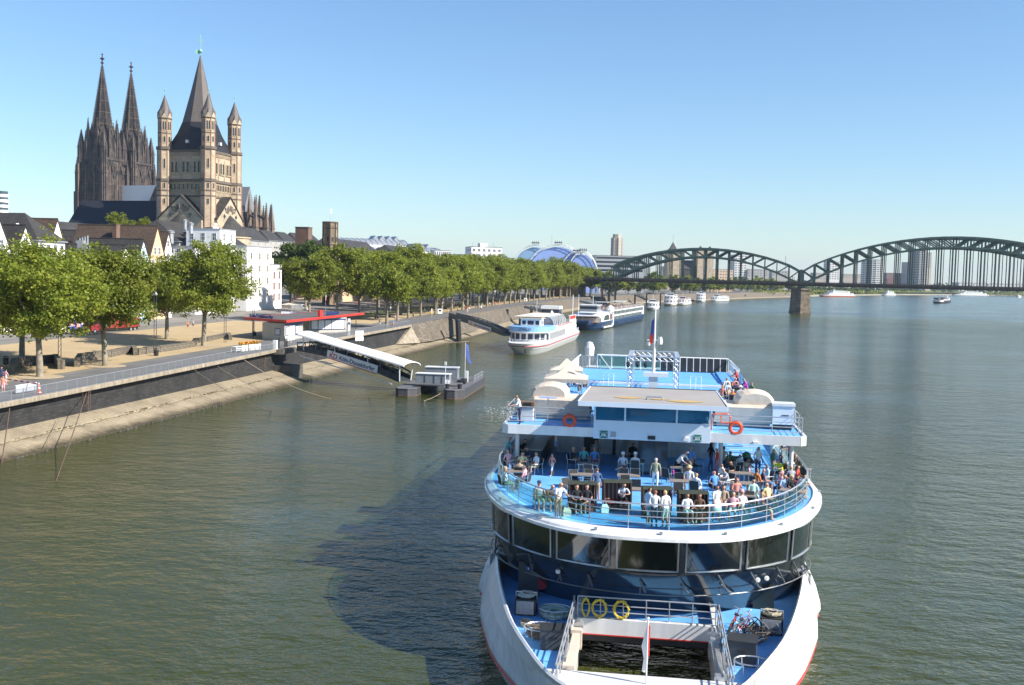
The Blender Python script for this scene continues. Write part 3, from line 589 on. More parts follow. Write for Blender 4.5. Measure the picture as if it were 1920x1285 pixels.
# flared roof and spire
def ringpts(r, sq, z):                                     # 8 points between a square (sq=1, corners on the turrets) and an octagon
 P = []
 for i in range(8):
  an = math.atan2(F_.y, F_.x) + i * math.pi / 4; rr = r * (1 if i % 2 == 0 else (1 - sq) + sq * 0.7071); P.append((math.cos(an) * rr, math.sin(an) * rr, z))
 return P
mb = MB(); mb.loft([ringpts(10.9, 1, 54.2), ringpts(10.4, 1, 55.0), ringpts(8.6, .85, 57.2), ringpts(6.9, .5, 60.0), ringpts(5.5, .15, 63.3)]); mb.build('flared_roof', NIGHTSLATE, ch)
mb = MB(); mb.loft([ringpts(5.5, .15, 63.25), ringpts(2.9, .08, 73), ringpts(.12, 0, 84.6)]); sp = mb.build('spire', LEAD, ch)
mb = MB(); mb.tube([(0, 0, 84), (0, 0, 90.6)], .12, 6); mb.ball((0, 0, 85.9), .62, 10); mb.box(-.75, .75, -.08, .08, 89.0, 89.25); mb.box(-.2, .2, -.06, .06, 90.3, 90.9)
for i in range(8): an = i * math.pi / 4; mb.tube([(.5 * math.cos(an), 0, 89.1 + .5 * math.sin(an)), (.85 * math.cos(an), 0, 89.1 + .85 * math.sin(an))], .06, 4)
mb.box(-1.5, -.1, -.05, .05, 85.0, 86.2); mb.build('cross_finial', COPPER, sp)
mb = MB()
for z0 in (56.5,):
 for a, b in ((L_, F_), (F_, R_)):
  m_ = (a + b) / 2 * .93; mb.obox((m_.x, m_.y, z0), .8, .8, .9, math.atan2((b - a).y, (b - a).x))
mb.build('dormer', WHITE, sp)
def turret(c):
 mb = MB(); A0 = math.pi / 8
 mb.lathe([(2.45, 5), (2.45, 44.6), (2.3, 45.5), (2.3, 54.4), (2.05, 55.2), (2.05, 64)], (c.x, c.y, 0), 8, a0=A0); tr = mb.build('turret', SAND, ch)
 for z0, z1, r in ((44.5, 45.4, 2.75), (54.3, 55.2, 2.72), (40.0, 40.35, 2.62), (41.6, 41.9, 2.6), (59.2, 59.5, 2.2), (63.7, 64.1, 2.3)): MB().lathe([(r * .97, z0), (r, z0 + .05), (r, z1)], (c.x, c.y, 0), 8, a0=A0).build('cornice', DARKCORN, tr)
 mb = MB()
 for i in range(8):
  an = A0 + i * math.pi / 4
  for z0, z1, r in ((45.5, 54.3, 2.3), (55.2, 63.7, 2.05), (6, 44.5, 2.45)): mb.tube([(c.x + math.cos(an) * r, c.y + math.sin(an) * r, z0), (c.x + math.cos(an) * r, c.y + math.sin(an) * r, z1)], .16, 5)
 mb.build('corner_shafts', SANDRED, tr)
 ap = 2.05 * math.cos(math.pi / 8); slot = arch_win(.42, 2.6, SAND, PANE, .12, .1); low = arch_win(.5, 2.9, SAND, PANE, .12, .12); sm = arch_win(.55, 1.7, SAND, PANE, .12, .12)
 for i in range(8):
  an = i * math.pi / 4; rz = an + math.pi / 2
  if math.sin(an) > 0.75: continue
  dx, dy = math.cos(an), math.sin(an); tx, ty = -dy, dx
  for s in (-.34, .34): put('window', slot, tr, (c.x + dx * ap + tx * s, c.y + dy * ap + ty * s, 60.3), rz)
  put('window', sm, tr, (c.x + dx * ap, c.y + dy * ap, 56.6), rz)
  ap2 = 2.3 * math.cos(math.pi / 8)
  if i % 2 == 0: put('window', low, tr, (c.x + dx * ap2, c.y + dy * ap2, 48.6), rz); put('window', sm, tr, (c.x + dx * 2.27, c.y + dy * 2.27, 37.6), rz)
  put('window', sm, tr, (c.x + dx * 2.27, c.y + dy * 2.27, 42.4), rz)
 mb = MB(); V = []; r0, r1 = 2.35, 2.2
 for i in range(16): an = A0 + i * math.pi / 8; hi = 65.7 if i % 2 else 64.1; rr = r0 if i % 2 == 0 else r0 * .95; V.append((c.x + math.cos(an) * rr, c.y + math.sin(an) * rr, hi))
 V2 = [(c.x + math.cos(A0 + i * math.pi / 8) * 1.55, c.y + math.sin(A0 + i * math.pi / 8) * 1.55, 66.9) for i in range(16)]; V3 = [(c.x + math.cos(A0 + i * math.pi / 8) * .06, c.y + math.sin(A0 + i * math.pi / 8) * .06, 71.2) for i in range(16)]
 mb.loft([V, V2, V3]); rf = mb.build('turret_roof', LEAD, ch)
 mb = MB()
 for i in range(8):                                     # little gables under the zigzag eaves
  an = A0 + math.pi / 8 + i * math.pi / 4; w = .85; o = Vector((c.x + math.cos(an) * 2.12, c.y + math.sin(an) * 2.12, 64)); u = Vector((-math.sin(an), math.cos(an), 0)); mb.extr([(-w, 0), (w, 0), (0, 1.6)], o, u, (0, 0, 1), (math.cos(an), math.sin(an), 0), .1)
 mb.build('gablet', SAND, rf)
 mb = MB(); mb.tube([(c.x, c.y, 71), (c.x, c.y, 73.2)], .07, 5); mb.ball((c.x, c.y, 72.6), .25, 8); mb.box(c.x - .3, c.x + .3, c.y - .04, c.y + .04, 73, 73.12); mb.build('finial', COPPER, rf)
for c in (L_, F_, R_, K_): turret(c)
wv = Vector((-.85, .53, 0)); sv = Vector((-.53, -.85, 0)); o = L_ * .5 + K_ * .5
mb = MB(); hw = 8.0; P = []
for d_ in (0, 36): c0 = o + wv * d_; P.append([c0 + sv * hw + Vector((0, 0, 30)), c0 + Vector((0, 0, 39.2)), c0 - sv * hw + Vector((0, 0, 30))])
mb.loft(P); mb.build('nave_roof', NIGHTSLATE, ch)
mb = MB(); c0 = o + sv * (hw - .6); c1 = o - sv * (hw - .6); mb.prism([tuple(c0.xy), tuple((c0 + wv * 35.5).xy), tuple((c1 + wv * 35.5).xy), tuple(c1.xy)], 4, 30.5); mb.build('nave', SAND, ch)
mb = MB(); P = []
for d_ in (4, 30): c0 = o + wv * d_ + sv * 8; P.append([c0 + sv * 8 + Vector((0, 0, 21)), c0 + Vector((0, 0, 28.5)), c0 - sv * 2 + Vector((0, 0, 21))])
mb.loft(P); mb.build('aisle_roof', SLATE, ch)

# ------------------------------------------------------------------ gothic cathedral
GOTH = mat('gothic_stone', (0.018, 0.016, 0.017), 0.9, var=0.3, scale=0.2, col2=(0.140, 0.108, 0.090), streak=0.4, bump=0.8, bscale=0.7)
GOTHD = mat('gothic_dark', (0.012, 0.011, 0.012), 0.9, var=0.3, scale=0.3)
GOTHP = mat('gothic_pale', (0.19, 0.135, 0.10), 0.9, var=0.35, scale=0.25, streak=0.3)
c0 = D(192, 300, 776); dom = thing('gothic_cathedral', 'dark gothic cathedral with two tall openwork spires', 'cathedral', (c0.x, c0.y, 0), math.atan(768 / 1950))
U_, V_ = Vector((.665, .746, 0)), Vector((.746, -.665, 0))
rg = random.Random(3)
def Q(c, a, b, z): p = c + U_ * a + V_ * b; return (p.x, p.y, z)
def sqp(mb, c, a, b, s, z0, z1, mi=0, s2=None):
 s2 = s if s2 is None else s2
 mb.hexa([Q(c, a - s, b - s, z0), Q(c, a - s, b + s, z0), Q(c, a + s, b + s, z0), Q(c, a + s, b - s, z0), Q(c, a - s2, b - s2, z1), Q(c, a - s2, b + s2, z1), Q(c, a + s2, b + s2, z1), Q(c, a + s2, b - s2, z1)], mi)
def pinnacle(mb, c, a, b, s, z0, z1, z2, mi=0):
 sqp(mb, c, a, b, s, z0, z1, mi); sqp(mb, c, a, b, s * 1.25, z1 - .4, z1, mi); sqp(mb, c, a, b, s, z1, z2, mi, .05)
 n = max(2, int((z2 - z1) / 1.6))
 for k in range(1, n):
  f = k / n; q = s * (1 - f) + .12
  for da, db in ((1, 1), (1, -1), (-1, 1), (-1, -1)): sqp(mb, c, a + da * q, b + db * q, .22, z1 + (z2 - z1) * f, z1 + (z2 - z1) * f + .4, mi)
def pointed(mb, o, u, nn, w, z0, h, mi=1, dep=.15):
 mb.extr([(-w / 2, 0), (w / 2, 0), (w / 2, h * .72), (w * .3, h * .88), (0, h), (-w * .3, h * .88), (-w / 2, h * .72)], o + nn * .03 + Vector((0, 0, z0)), u, (0, 0, 1), nn, dep, mi)
def wimperg(mb, o, u, nn, w, z0, h, mi=0):
 for s in (-1, 1): mb.beam(o + u * (s * w / 2) + nn * .6 + Vector((0, 0, z0)), o + nn * .6 + Vector((0, 0, z0 + h)), .7, .8, mi)
 mb.beam(o + nn * .6 + Vector((0, 0, z0 + h - .5)), o + nn * .6 + Vector((0, 0, z0 + h + 2.5)), .5, .5, mi)
def dom_tower(c):
 mb = MB()
 sqp(mb, c, 0, 0, 12.2, 8, 58); sqp(mb, c, 0, 0, 11.2, 58, 97); sqp(mb, c, 0, 0, 12.8, 56.6, 58.2); sqp(mb, c, 0, 0, 11.9, 95.5, 97.2)
 tw = mb.build('tower', [GOTH, GOTHD, GOTHP], dom)
 mb = MB()
 for a in (-1, 1):
  for b in (-1, 1):                                  # corner buttresses in diminishing steps
   for da, db in ((0, 1), (1, 0), (.55, .55)):
    A_, B_ = a * (11.4 + da * 1.9), b * (11.4 + db * 1.9)
    sqp(mb, c, A_, B_, 2.0, 8, 44, 0); sqp(mb, c, A_ * .985, B_ * .985, 1.7, 44, 72, 0); pinnacle(mb, c, A_ * .97, B_ * .97, 1.25, 72, 86, 98, 0)
   for k in range(6): sqp(mb, c, a * 11.6 + rg.uniform(-2, 2), b * 11.6 + rg.uniform(-2, 2), .5, 8, 92, 2 if k % 2 else 0)
 mb.build('buttress', [GOTH, GOTHD, GOTHP], tw)
 mb = MB(); tr = MB()
 for ax in range(4):
  u, nn = ((U_, -V_), (V_, U_), (-U_, V_), (-V_, -U_))[ax]
  for half, z0, h, hw in ((12.2, 16, 32, 5.4), (11.2, 62, 29, 4.8)):
   for s in (-1, 1):
    o = c + nn * half + u * (s * hw); pointed(mb, o, u, nn, 4.6, z0, h); wimperg(tr, o, u, nn, 8, z0 + h * .72, h * .38)
    for k in (-1, 0, 1): tr.beam(o + nn * .3 + u * (k * 1.5) + Vector((0, 0, z0)), o + nn * .3 + u * (k * 1.5) + Vector((0, 0, z0 + h * .8)), .3, .3, 2)
    for zz in (.3, .55): tr.beam(o + nn * .3 - u * 2.3 + Vector((0, 0, z0 + h * zz)), o + nn * .3 + u * 2.3 + Vector((0, 0, z0 + h * zz)), .3, .4, 2)
   for k in range(9): o = c + nn * (half + .3) + u * (-10 + 2.5 * k); tr.beam(o + Vector((0, 0, z0 - 6)), o + Vector((0, 0, z0 + h * (1.12 if k % 2 else 1.0))), .55, .7, 2 if k % 3 == 0 else 0)
 mb.build('tall_window', [GOTH, GOTHD], tw); tr.build('tracery', [GOTH, GOTHD, GOTHP], tw)
 # octagon, its pinnacles and the openwork spire
 mb = MB(); a0 = math.atan2(U_.y, U_.x) + math.pi / 8; mb.lathe([(11.0, 95), (10.4, 104), (9.2, 114), (7.6, 119.5)], c, 8, a0=a0); oc = mb.build('octagon', GOTH, dom)
 mb = MB(); tr = MB()
 for i in range(8):
  an = a0 + math.pi / 8 + i * math.pi / 4; nn = Vector((math.cos(an), math.sin(an), 0)); u = Vector((-nn.y, nn.x, 0)); o = c + nn * 9.5
  pointed(mb, o, u, nn, 3.1, 99, 17, 0); wimperg(tr, o, u, nn, 5.4, 111, 9.5)
  e = c + Vector((math.cos(an + math.pi / 8), math.sin(an + math.pi / 8), 0)) * 10.6; pinnacle(tr, Vector((e.x, e.y, 0)), 0, 0, 1.15, 95, 112, 124, 0); tr.beam(e + Vector((0, 0, 97)), e + Vector((0, 0, 122)), 1.1, 1.1); tr.beam(e + Vector((0, 0, 122)), e + Vector((0, 0, 126)), .5, .5)
 mb.build('tall_window', GOTHD, oc); tr.build('tracery', GOTH, oc)
 mb = MB()
 for a in (-1, 1):
  for b in (-1, 1):
   pinnacle(mb, c, a * 10.2, b * 10.2, 1.9, 93, 105, 118, 0)
   for da, db in ((1.9, 0), (0, 1.9), (-1.9, 0), (0, -1.9)): pinnacle(mb, c, a * 10.2 + da, b * 10.2 + db, .8, 93, 100, 108, 0)
   for da, db in ((-4.2, 1.5), (1.5, -4.2), (-7.2, 0), (0, -7.2)): pinnacle(mb, c, a * (9.3 + da), b * (9.3 + db), 1.0, 95, 106 + (da + db) * .4, 119 + (da + db) * .5, 0)
 mb.build('pinnacle', GOTH, oc)
 mb = MB(); mb.lathe([(6.5, 118), (.3, 164)], c, 8, a0=a0, mi=1)
 for i in range(8):
  an = a0 + i * math.pi / 4; dv = Vector((math.cos(an), math.sin(an), 0)); mb.tube([c + dv * 7.2 + Vector((0, 0, 118)), c + dv * .35 + Vector((0, 0, 165))], [.75, .3], 5)
  for k in range(22):
   f = (k + .5) / 22; r = 7.2 * (1 - f) + .5; p = c + dv * (r + .55) + Vector((0, 0, 118 + 47 * f)); s = .62 - .25 * f; mb.add([(p.x - s * .6, p.y - s * .6, p.z - s * .5), (p.x + s * .6, p.y - s * .6, p.z - s * .5), (p.x + s * .6, p.y + s * .6, p.z - s * .5), (p.x - s * .6, p.y + s * .6, p.z - s * .5), (p.x, p.y, p.z + s)], [(0, 1, 4), (1, 2, 4), (2, 3, 4), (3, 0, 4), (3, 2, 1, 0)], 0)
  an2 = a0 + (i + 1) * math.pi / 4; dw = Vector((math.cos(an2), math.sin(an2), 0))
  for k in range(11):
   f = k / 11; f2 = (k + 1) / 11; r = 7.1 * (1 - f) + .3; r2_ = 7.1 * (1 - f2) + .3; zA, zB = 118 + 47 * f, 118 + 47 * f2
   mb.beam(c + dv * r + Vector((0, 0, zA)), c + dw * r + Vector((0, 0, zA)), .35, .5, 2 if k % 2 else 0); mb.beam(c + dv * r + Vector((0, 0, zA)), c + dw * r2_ + Vector((0, 0, zB)), .28, .28, 0); mb.beam(c + dw * r + Vector((0, 0, zA)), c + dv * r2_ + Vector((0, 0, zB)), .28, .28, 0)
 sp = mb.build('spire', [GOTH, GOTHD, GOTHP], dom)
 mb = MB(); mb.lathe([(.5, 164), (.45, 166), (1.3, 167), (.5, 167.9), (.4, 169), (1.9, 170), (.5, 171), (.3, 172.5), (.8, 173), (.05, 174)], c, 8); mb.build('finial', GOTH, sp)
TL, TR_ = Vector((0, 0, 0)), Vector((20.5, 23.0, 0))
dom_tower(TL); dom_tower(TR_)
mid = (TL + TR_) / 2
mb = MB(); mb.loft([[Q(mid, -8, d_, 58), Q(mid, 0, d_, 77), Q(mid, 8, d_, 58)] for d_ in (0, 118)]); mb.build('nave_roof', mat('lead_roof', (0.2, 0.2, 0.2), 0.6), dom)
mb = MB(); mb.hexa([Q(mid, -8, 0, 8), Q(mid, -8, 120, 8), Q(mid, 8, 120, 8), Q(mid, 8, 0, 8), Q(mid, -8, 0, 58.5), Q(mid, -8, 120, 58.5), Q(mid, 8, 120, 58.5), Q(mid, 8, 0, 58.5)]); mb.hexa([Q(mid, -24, 10, 8), Q(mid, -24, 122, 8), Q(mid, 24, 122, 8), Q(mid, 24, 10, 8), Q(mid, -24, 10, 34), Q(mid, -24, 122, 34), Q(mid, 24, 122, 34), Q(mid, 24, 10, 34)]); mb.build('nave', [GOTH], dom)
mb = MB(); mb.hexa([Q(mid, -13, 16, 50), Q(mid, -13, 47, 50), Q(mid, -12, 47, 50), Q(mid, -12, 16, 50), Q(mid, -13, 16, 77.5), Q(mid, -13, 47, 77.5), Q(mid, -12, 47, 77.5), Q(mid, -12, 16, 77.5)]); mb.hexa([Q(mid, -12, 54, 60), Q(mid, -12, 62, 60), Q(mid, -11, 62, 60), Q(mid, -11, 54, 60), Q(mid, -12, 54, 80), Q(mid, -12, 62, 80), Q(mid, -11, 62, 80), Q(mid, -11, 54, 80)])
mb.build('scaffold_sheeting', mat('scaffold_sheet', (0.62, 0.64, 0.66), 0.8, var=0.06), dom, label='white scaffold sheeting beside the right tower')
mb = MB()
for k in range(5): pinnacle(mb, mid, -22, 18 + k * 8, 1.1, 30, 52, 62);
pinnacle(mb, mid, -14, 55, 1.6, 40, 66, 84); pinnacle(mb, mid, -19, 50, 1.2, 36, 56, 70); pinnacle(mb, mid, -19, 59, 1.2, 36, 56, 70)
mb.extr([(-9, 34), (9, 34), (9, 58), (0, 76), (-9, 58)], mid + V_ * 55 - U_ * 22, V_, (0, 0, 1), -U_, 2); mb.build('transept_front', GOTH, dom)
mb = MB()                                                  # choir: ring of piers with flying buttresses
for k in range(9):
 an = math.radians(-100 + 25 * k); dv = -U_ * math.cos(math.radians(25 * k - 10)) + V_ * math.sin(math.radians(25 * k - 10)); cc = mid + V_ * 108
 for rr, zt, ss in ((24, 62, 1.7), (15.5, 68, 1.3)):
  p = cc + dv * rr; ra = (p - mid).dot(U_); rb = (p - mid).dot(V_); pinnacle(mb, mid, ra, rb, ss, 8, zt - 14, zt + 4, 2)
  for da in (-1.8, 1.8): pinnacle(mb, mid, ra + da, rb, .7, 8, zt - 20, zt - 8, 2)
 for z0 in (44, 52):
  for q in range(5): f0, f1 = q / 5, (q + 1) / 5; mb.beam(cc + dv * (24 - 16 * f0) + Vector((0, 0, z0 + 7 * f0 ** .6)), cc + dv * (24 - 16 * f1) + Vector((0, 0, z0 + 7 * f1 ** .6)), .9, 1.4)
for k in range(6):
 p = mid + V_ * (66 + 8 * k)
 for s in (-1, 1):
  pinnacle(mb, p, s * 24, 0, 1.6, 8, 46, 62, 2); pinnacle(mb, p, s * 16, 0, 1.2, 30, 54, 68, 0)
  for z0 in (42, 50): mb.beam(p + U_ * (s * 24) + Vector((0, 0, z0)), p + U_ * (s * 8) + Vector((0, 0, z0 + 8)), .9, 1.4)
mb.build('choir_buttresses', [GOTH, GOTHD, GOTHP], dom)
mb = MB(); cc = mid + V_ * 110; mb.lathe([(9, 8), (9, 58), (9.6, 58.3), (.2, 77)], cc, 10); mb.build('choir_apse', GOTH, dom)

# ------------------------------------------------------------------ octagonal tower house and the buildings along the river to the bridge
p = D(619, 450, 360); ot = thing('octagonal_tower', 'brown half timbered octagonal stair tower with a flagpole on top', 'tower', (p.x, p.y, 5), math.radians(9))
hz = zat(619, 418, 360) - 5; OST = masonry('tower_stone', (0.32, 0.24, 0.16), (0.2, 0.15, 0.1), 0.6, 0.35, 0.25, 0.9, 0.4, 0.03, 'U', 0.4)
mb = MB(); mb.lathe([(2.3, -1), (2.3, hz * .62)], n=8); mb.build('shaft', OST, ot)
mb = MB(); mb.lathe([(2.5, hz * .62), (2.5, hz)], n=8); mb.build('belvedere', OST, ot)
mb = MB(); mb.lathe([(2.75, hz), (2.75, hz + .35)], n=8); mb.build('roof_slab', DARKCORN, ot)
mb = MB()
for i in range(8):
 an = i * math.pi / 4
 mb.beam((math.cos(an) * 2.55, math.sin(an) * 2.55, hz * .62), (math.cos(an) * 2.55, math.sin(an) * 2.55, hz), .3, .3); mb.beam((math.cos(an) * 2.34, math.sin(an) * 2.34, 0), (math.cos(an) * 2.34, math.sin(an) * 2.34, hz * .62), .25, .25)
for z in (.4, .62, .74, .93): mb.lathe([(2.62, hz * z), (2.62, hz * z + .3)], n=8)
mb.build('timber_frame', mat('dark_timber', (0.07, 0.045, 0.03), 0.8), ot)
wm = arch_win(.75, 1.7, OST, PANE, .1, .12)
for i in range(8): an = math.pi / 8 + i * math.pi / 4; put('window', wm, ot, (math.cos(an) * 2.32, math.sin(an) * 2.32, hz * .78), an + math.pi / 2); put('window', wm, ot, (math.cos(an) * 2.13, math.sin(an) * 2.13, hz * .45), an + math.pi / 2)
mb = MB(); mb.tube([(0, 0, hz), (0, 0, hz + 5)], .05); mb.build('flagpole', GALV, ot); mb = MB(); mb.quad((0, 0, hz + 4.9), (.1, 0, hz + 3), (.5, .2, hz + 3.1), (.5, .15, hz + 4.8)); mb.build('flag', WHITE, ot)
hip_house(634, 727, 451, 486, CREAM, SLATE, 'long house with a tall slate roof right of the octagonal tower', d=66, nwin=9, rows=2, inset=6, ridge_along=True, depth=16)
for px0, px1, ya_, ye_, lab in ((771, 778, 476, 492, 'small white gable, first of four beyond the trees'), (788, 795, 474, 498, 'white steep gable, second of four beyond the trees'), (797, 806, 477, 498, 'white steep gable, third of four beyond the trees'), (808, 814, 480, 496, 'white narrow gable, last of four beyond the trees')): gable_house(px0, px1, ya_, ye_, WALLWHITE, SLATE, lab, d=72, rows=(1, 1), depth=14, group='white gables beyond the promenade trees')
hip_house(745, 790, 462, 482, GREY, SLATE, 'slate roof behind the row of small white gables', d=95, nwin=4, rows=1, inset=4, ridge_along=True)
# station barrel roof
GLAZ = mat('station_glazing', (0.30, 0.32, 0.34), 0.35, 0.2, var=0.12, scale=0.05)
def station(px0, px1, ytop, ybot, y, lab, gl):
 a, b = D(px0, ytop, y), D(px1, ytop, y + 25); ze_ = zat(px0, ybot, y); t = thing('station_hall', lab, 'station roof', (a.x, a.y, 0), math.atan2(b.y - a.y, b.x - a.x), 'barrel roofs of the railway station'); ln = (b - a).length; hh = a.z - ze_
 mb = MB(); mb.loft([[(x, -18 * math.cos(math.pi * i / 12), ze_ + hh * math.sin(math.pi * i / 12)) for i in range(13)] for x in (0, ln)], closed=False); mb.build('vault', GLAZ, t)
 mb = MB(); n = int(ln / 4)
 for k in range(n + 1): x = ln * k / n; mb.tube([(x, -18.2 * math.cos(math.pi * i / 8), ze_ + (hh + .2) * math.sin(math.pi * i / 8)) for i in range(5)], .25, 4)
 mb.build('ribs', GALV, t)
 mb = MB(); mb.box(0, ln, -18, 18, 4, ze_); mb.build('wall', GALV, t); mb = MB()
 for k in range(gl): x = ln - gl * 6 + 6 * k; mb.extr([(-3, 0), (3, 0), (0, 3.6)], (x, -6, a.z - .8), (1, 0, 0), (0, 0, 1), (0, 1, 0), 12)
 mb.build('sawtooth_lights', GLAZ, t)
station(628, 752, 446, 462, 830, 'taller grey barrel vaulted station hall behind the slate roof', 4)
station(722, 808, 462, 474, 800, 'lower grey barrel vaulted station hall with sawtooth end', 3)
def far_block(px0, px1, ytop, y, label, wall, floors=3, depth=14, rz=0.3, fl=3.3, name='office_block', ww=1.6, wh=1.5, pane=None, frame=None, group='city blocks on the skyline', cat='building', base=6, nx=None):
 a = D(px0, ytop, y); w = (px1 - px0) / LENS_PX * y / max(.4, math.cos(rz) + 0.0); h = a.z - base
 return block(name, label, cat, (a.x, a.y, base), rz, w, depth, h, wall, [h - fl * (k + .85) for k in range(floors)], group=group, ww=ww, wh=wh, pane=pane, frame=frame, nx=nx)
far_block(815, 845, 470, 720, 'white ribbed office block left of the grey glass one', WALLWHITE, 2, nx=8, ww=.9, wh=2.2)
far_block(836, 885, 477, 700, 'low grey glass office block behind the promenade trees', GLAZ, 3, nx=10)
t = far_block(884, 941, 463, 690, 'white hotel block with a red entrance roof', WALLWHITE, 5, depth=16, nx=6, ww=1.7)
mb = MB(); mb.box(2, 9, -2, 0, 2, 7); mb.build('red_bay', RED, t); mb = MB(); mb.box(7, 12, 4, 10, zat(905, 463, 690) - 5.9, zat(905, 457, 690) - 5.5); mb.build('plant_room', WALLWHITE, t)
mb = MB()
for x in (1.5, 16): mb.tube([(x, 3, zat(890, 463, 690) - 6), (x, 3, zat(890, 454, 690) - 6)], .1, 4)
mb.build('aerial', GALV, t)
far_block(940, 962, 484, 760, 'low pale block left of the blue tent', WALLWHITE, 2)
t = far_block(1117, 1210, 479, 860, 'long office block with dark window bands below the tower', GALV, 0, depth=16, rz=.12)
h = zat(1117, 479, 860) - 6
for k in range(4): mb = MB(); mb.box(.5, 40, -.08, 0, h - 2.6 - 3.4 * k, h - 1.0 - 3.4 * k); mb.build('window_band', PANE, t)
# blue tent theatre: two big and two small vaults with outside trusses
TENT = mat('blue_tent', (0.24, 0.34, 0.64), 0.5, var=0.07, scale=0.06); TENTL = mat('tent_window', (0.22, 0.36, 0.52), 0.3, var=0.1, scale=0.05)
tt = thing('tent_theatre', 'blue vaulted tent theatre hung from white arched trusses', 'theatre', (D(1036, 490, 800).x, 800, 6), .05)
def vault(x0, x1, R, zc, depth, mt, y0=0):
 mb = MB(); xc = (x0 + x1) / 2; rx = (x1 - x0) / 2; mb.loft([[(xc - rx * math.cos(math.pi * i / 20), y, -2 + zc * math.sin(math.pi * i / 20) ** .85 + 0) for i in range(21)] for y in (y0, y0 + depth)]); mb.build('vault', mt, tt)
 mb = MB(); P = [(xc - (rx + 1) * math.cos(math.pi * i / 20), y0 - 1.2, -2 + (zc + 1.3) * math.sin(math.pi * i / 20) ** .85) for i in range(21)]; P2 = [(x, y0 - 2.6, z + 1.1) for x, y, z in P]; P3 = [(x, y0 + 1.2, z + 1.1) for x, y, z in P]
 for q in (P, P2, P3): mb.tube(q, .17, 4)
 for i in range(20):
  for q in (P2, P3): mb.tube([P[i], q[i + 1]], .07, 3); mb.tube([P[i + 1], q[i]], .07, 3)
 mb.build('arch_truss', WHITE, tt); mb = MB(); mt2 = -2 + (zc + 1.3) + 1
 for k in (-2, -.7, .7, 2): mb.tube([(xc + k * 1.1, y0 - 2, mt2 - .5), (xc + k * 1.1, y0 - 2, mt2 + 2.2)], .25, 5); mb.box(xc + k * 1.1 - .7, xc + k * 1.1 + .7, y0 - 2.2, y0 + 2, mt2 + .6, mt2 + 1.2)
 mb.build('mast_cluster', DARKSTEEL, tt)
def ztt(y): return zat(1036, y, 800) - 6 + 2
vault(-32, 6, 0, ztt(464), 30, TENTL, 6); vault(-22, 30, 0, ztt(463), 26, TENT, 0); vault(4, 32, 0, ztt(477), 22, TENT, -3); vault(10, 35, 0, ztt(476), 22, TENT, -6)
mb = MB(); mb.tube([(-1, 0, ztt(464)), (-1, 0, ztt(446))], .12, 4); mb.build('aerial', GALV, tt)
# slim octagonal-ish high rise and the far side skyline
def tower_block(px0, px1, ytop, y, label, wall, pane, fl, n, depth=None, name='high_rise', cat='tower', poly=8, cap=None, group='high rises on the skyline', base=6):
 c = D((px0 + px1) / 2, ytop, y); r = (px1 - px0) / LENS_PX * y / 2; t = thing(name, label, cat, (c.x, c.y + r, base), 0.2, group); h = c.z - base
 mb = MB(); mb.lathe([(r * .96, -2), (r * .96, h)], n=poly); mb.build('wall', pane, t)
 for k in range(n):
  z = h - fl * (k + 1)
  if z < 0: break
  mb = MB(); mb.lathe([(r, z), (r, z + fl * .48)], n=poly); mb.build('floor_band', wall, t)
 mb = MB()
 for i in range(poly): an = 2 * math.pi * i / poly; mb.beam((math.cos(an) * r, math.sin(an) * r, 0), (math.cos(an) * r, math.sin(an) * r, h), .5, .5)
 mb.build('pier', wall, t)
 if cap: mb = MB(); mb.lathe([(r * .75, h), (r * .75, h + cap)], n=poly); mb.build('top_storey', wall, t)
 return t
TWB = mat('tower_beige', (0.42, 0.37, 0.31), 0.8, var=0.1); TWW = mat('tower_white', (0.62, 0.6, 0.57), 0.8, var=0.06); TWG = mat('tower_grey', (0.3, 0.29, 0.28), 0.8, var=0.1)
tower_block(1147, 1169, 446, 1050, 'tall beige polygonal tower above the office block left of the bridge', TWB, TWB, 3.4, 16, cap=3.6)
tower_block(1623, 1663, 487, 1800, 'round white banded apartment tower seen through the long arch', TWW, PANEBLUE, 3.2, 13, poly=18)
t = tower_block(1712, 1742, 467, 2000, 'tallest grey apartment tower seen through the long arch', TWG, PANEBLUE, 3.2, 22, poly=10)
far_block(1700, 1716, 492, 2010, 'lower wing left of the tallest grey tower', TWG, 8, rz=.1, depth=20, ww=4, nx=2, wh=1.6)
far_block(1738, 1748, 474, 2030, 'balcony wing right of the tallest grey tower', TWB, 9, rz=.1, depth=20, ww=3, nx=2, wh=1.6)
far_block(1378, 1402, 478, 1500, 'white slab tower seen through the short arch', TWW, 11, rz=.15, depth=22, ww=3.2, nx=4, wh=1.5, base=4)
far_block(1555, 1576, 490, 1700, 'pale slab tower at the foot of the long arch', TWW, 9, rz=.15, depth=20, ww=3, nx=4, wh=1.5, base=4)
far_block(1330, 1375, 505, 1120, 'low cream school building behind the riverside trees', CREAM, 4, rz=.1, nx=9, ww=1.5)
far_block(1244, 1300, 500, 1150, 'dark glass block left of the twin church towers', PANEBLUE, 2, rz=.1, nx=8)
far_block(1285, 1318, 505, 1180, 'grey block with window rows beside the dark glass block', GREY, 3, rz=.1, nx=8)
far_block(1402, 1452, 505, 1500, 'grey office roof right of the white slab tower', GREY, 3, rz=.05, nx=9, ww=2)
far_block(1448, 1482, 508, 1400, 'low dark block near the bridge pier top', GREY, 2, rz=.05, nx=6, ww=2)
far_block(1580, 1622, 514, 1900, 'low pale block left of the round white tower', TWB, 2, rz=.05, nx=8, ww=2.4)
far_block(1663, 1700, 512, 2050, 'low brick block right of the round white tower', mat('far_brick', (0.2, 0.1, 0.08), 0.9), 3, rz=.05, nx=8, ww=2.4)
far_block(1525, 1556, 512, 1650, 'low white houses right of the bridge pier', TWB, 3, rz=.05, nx=7, ww=2)
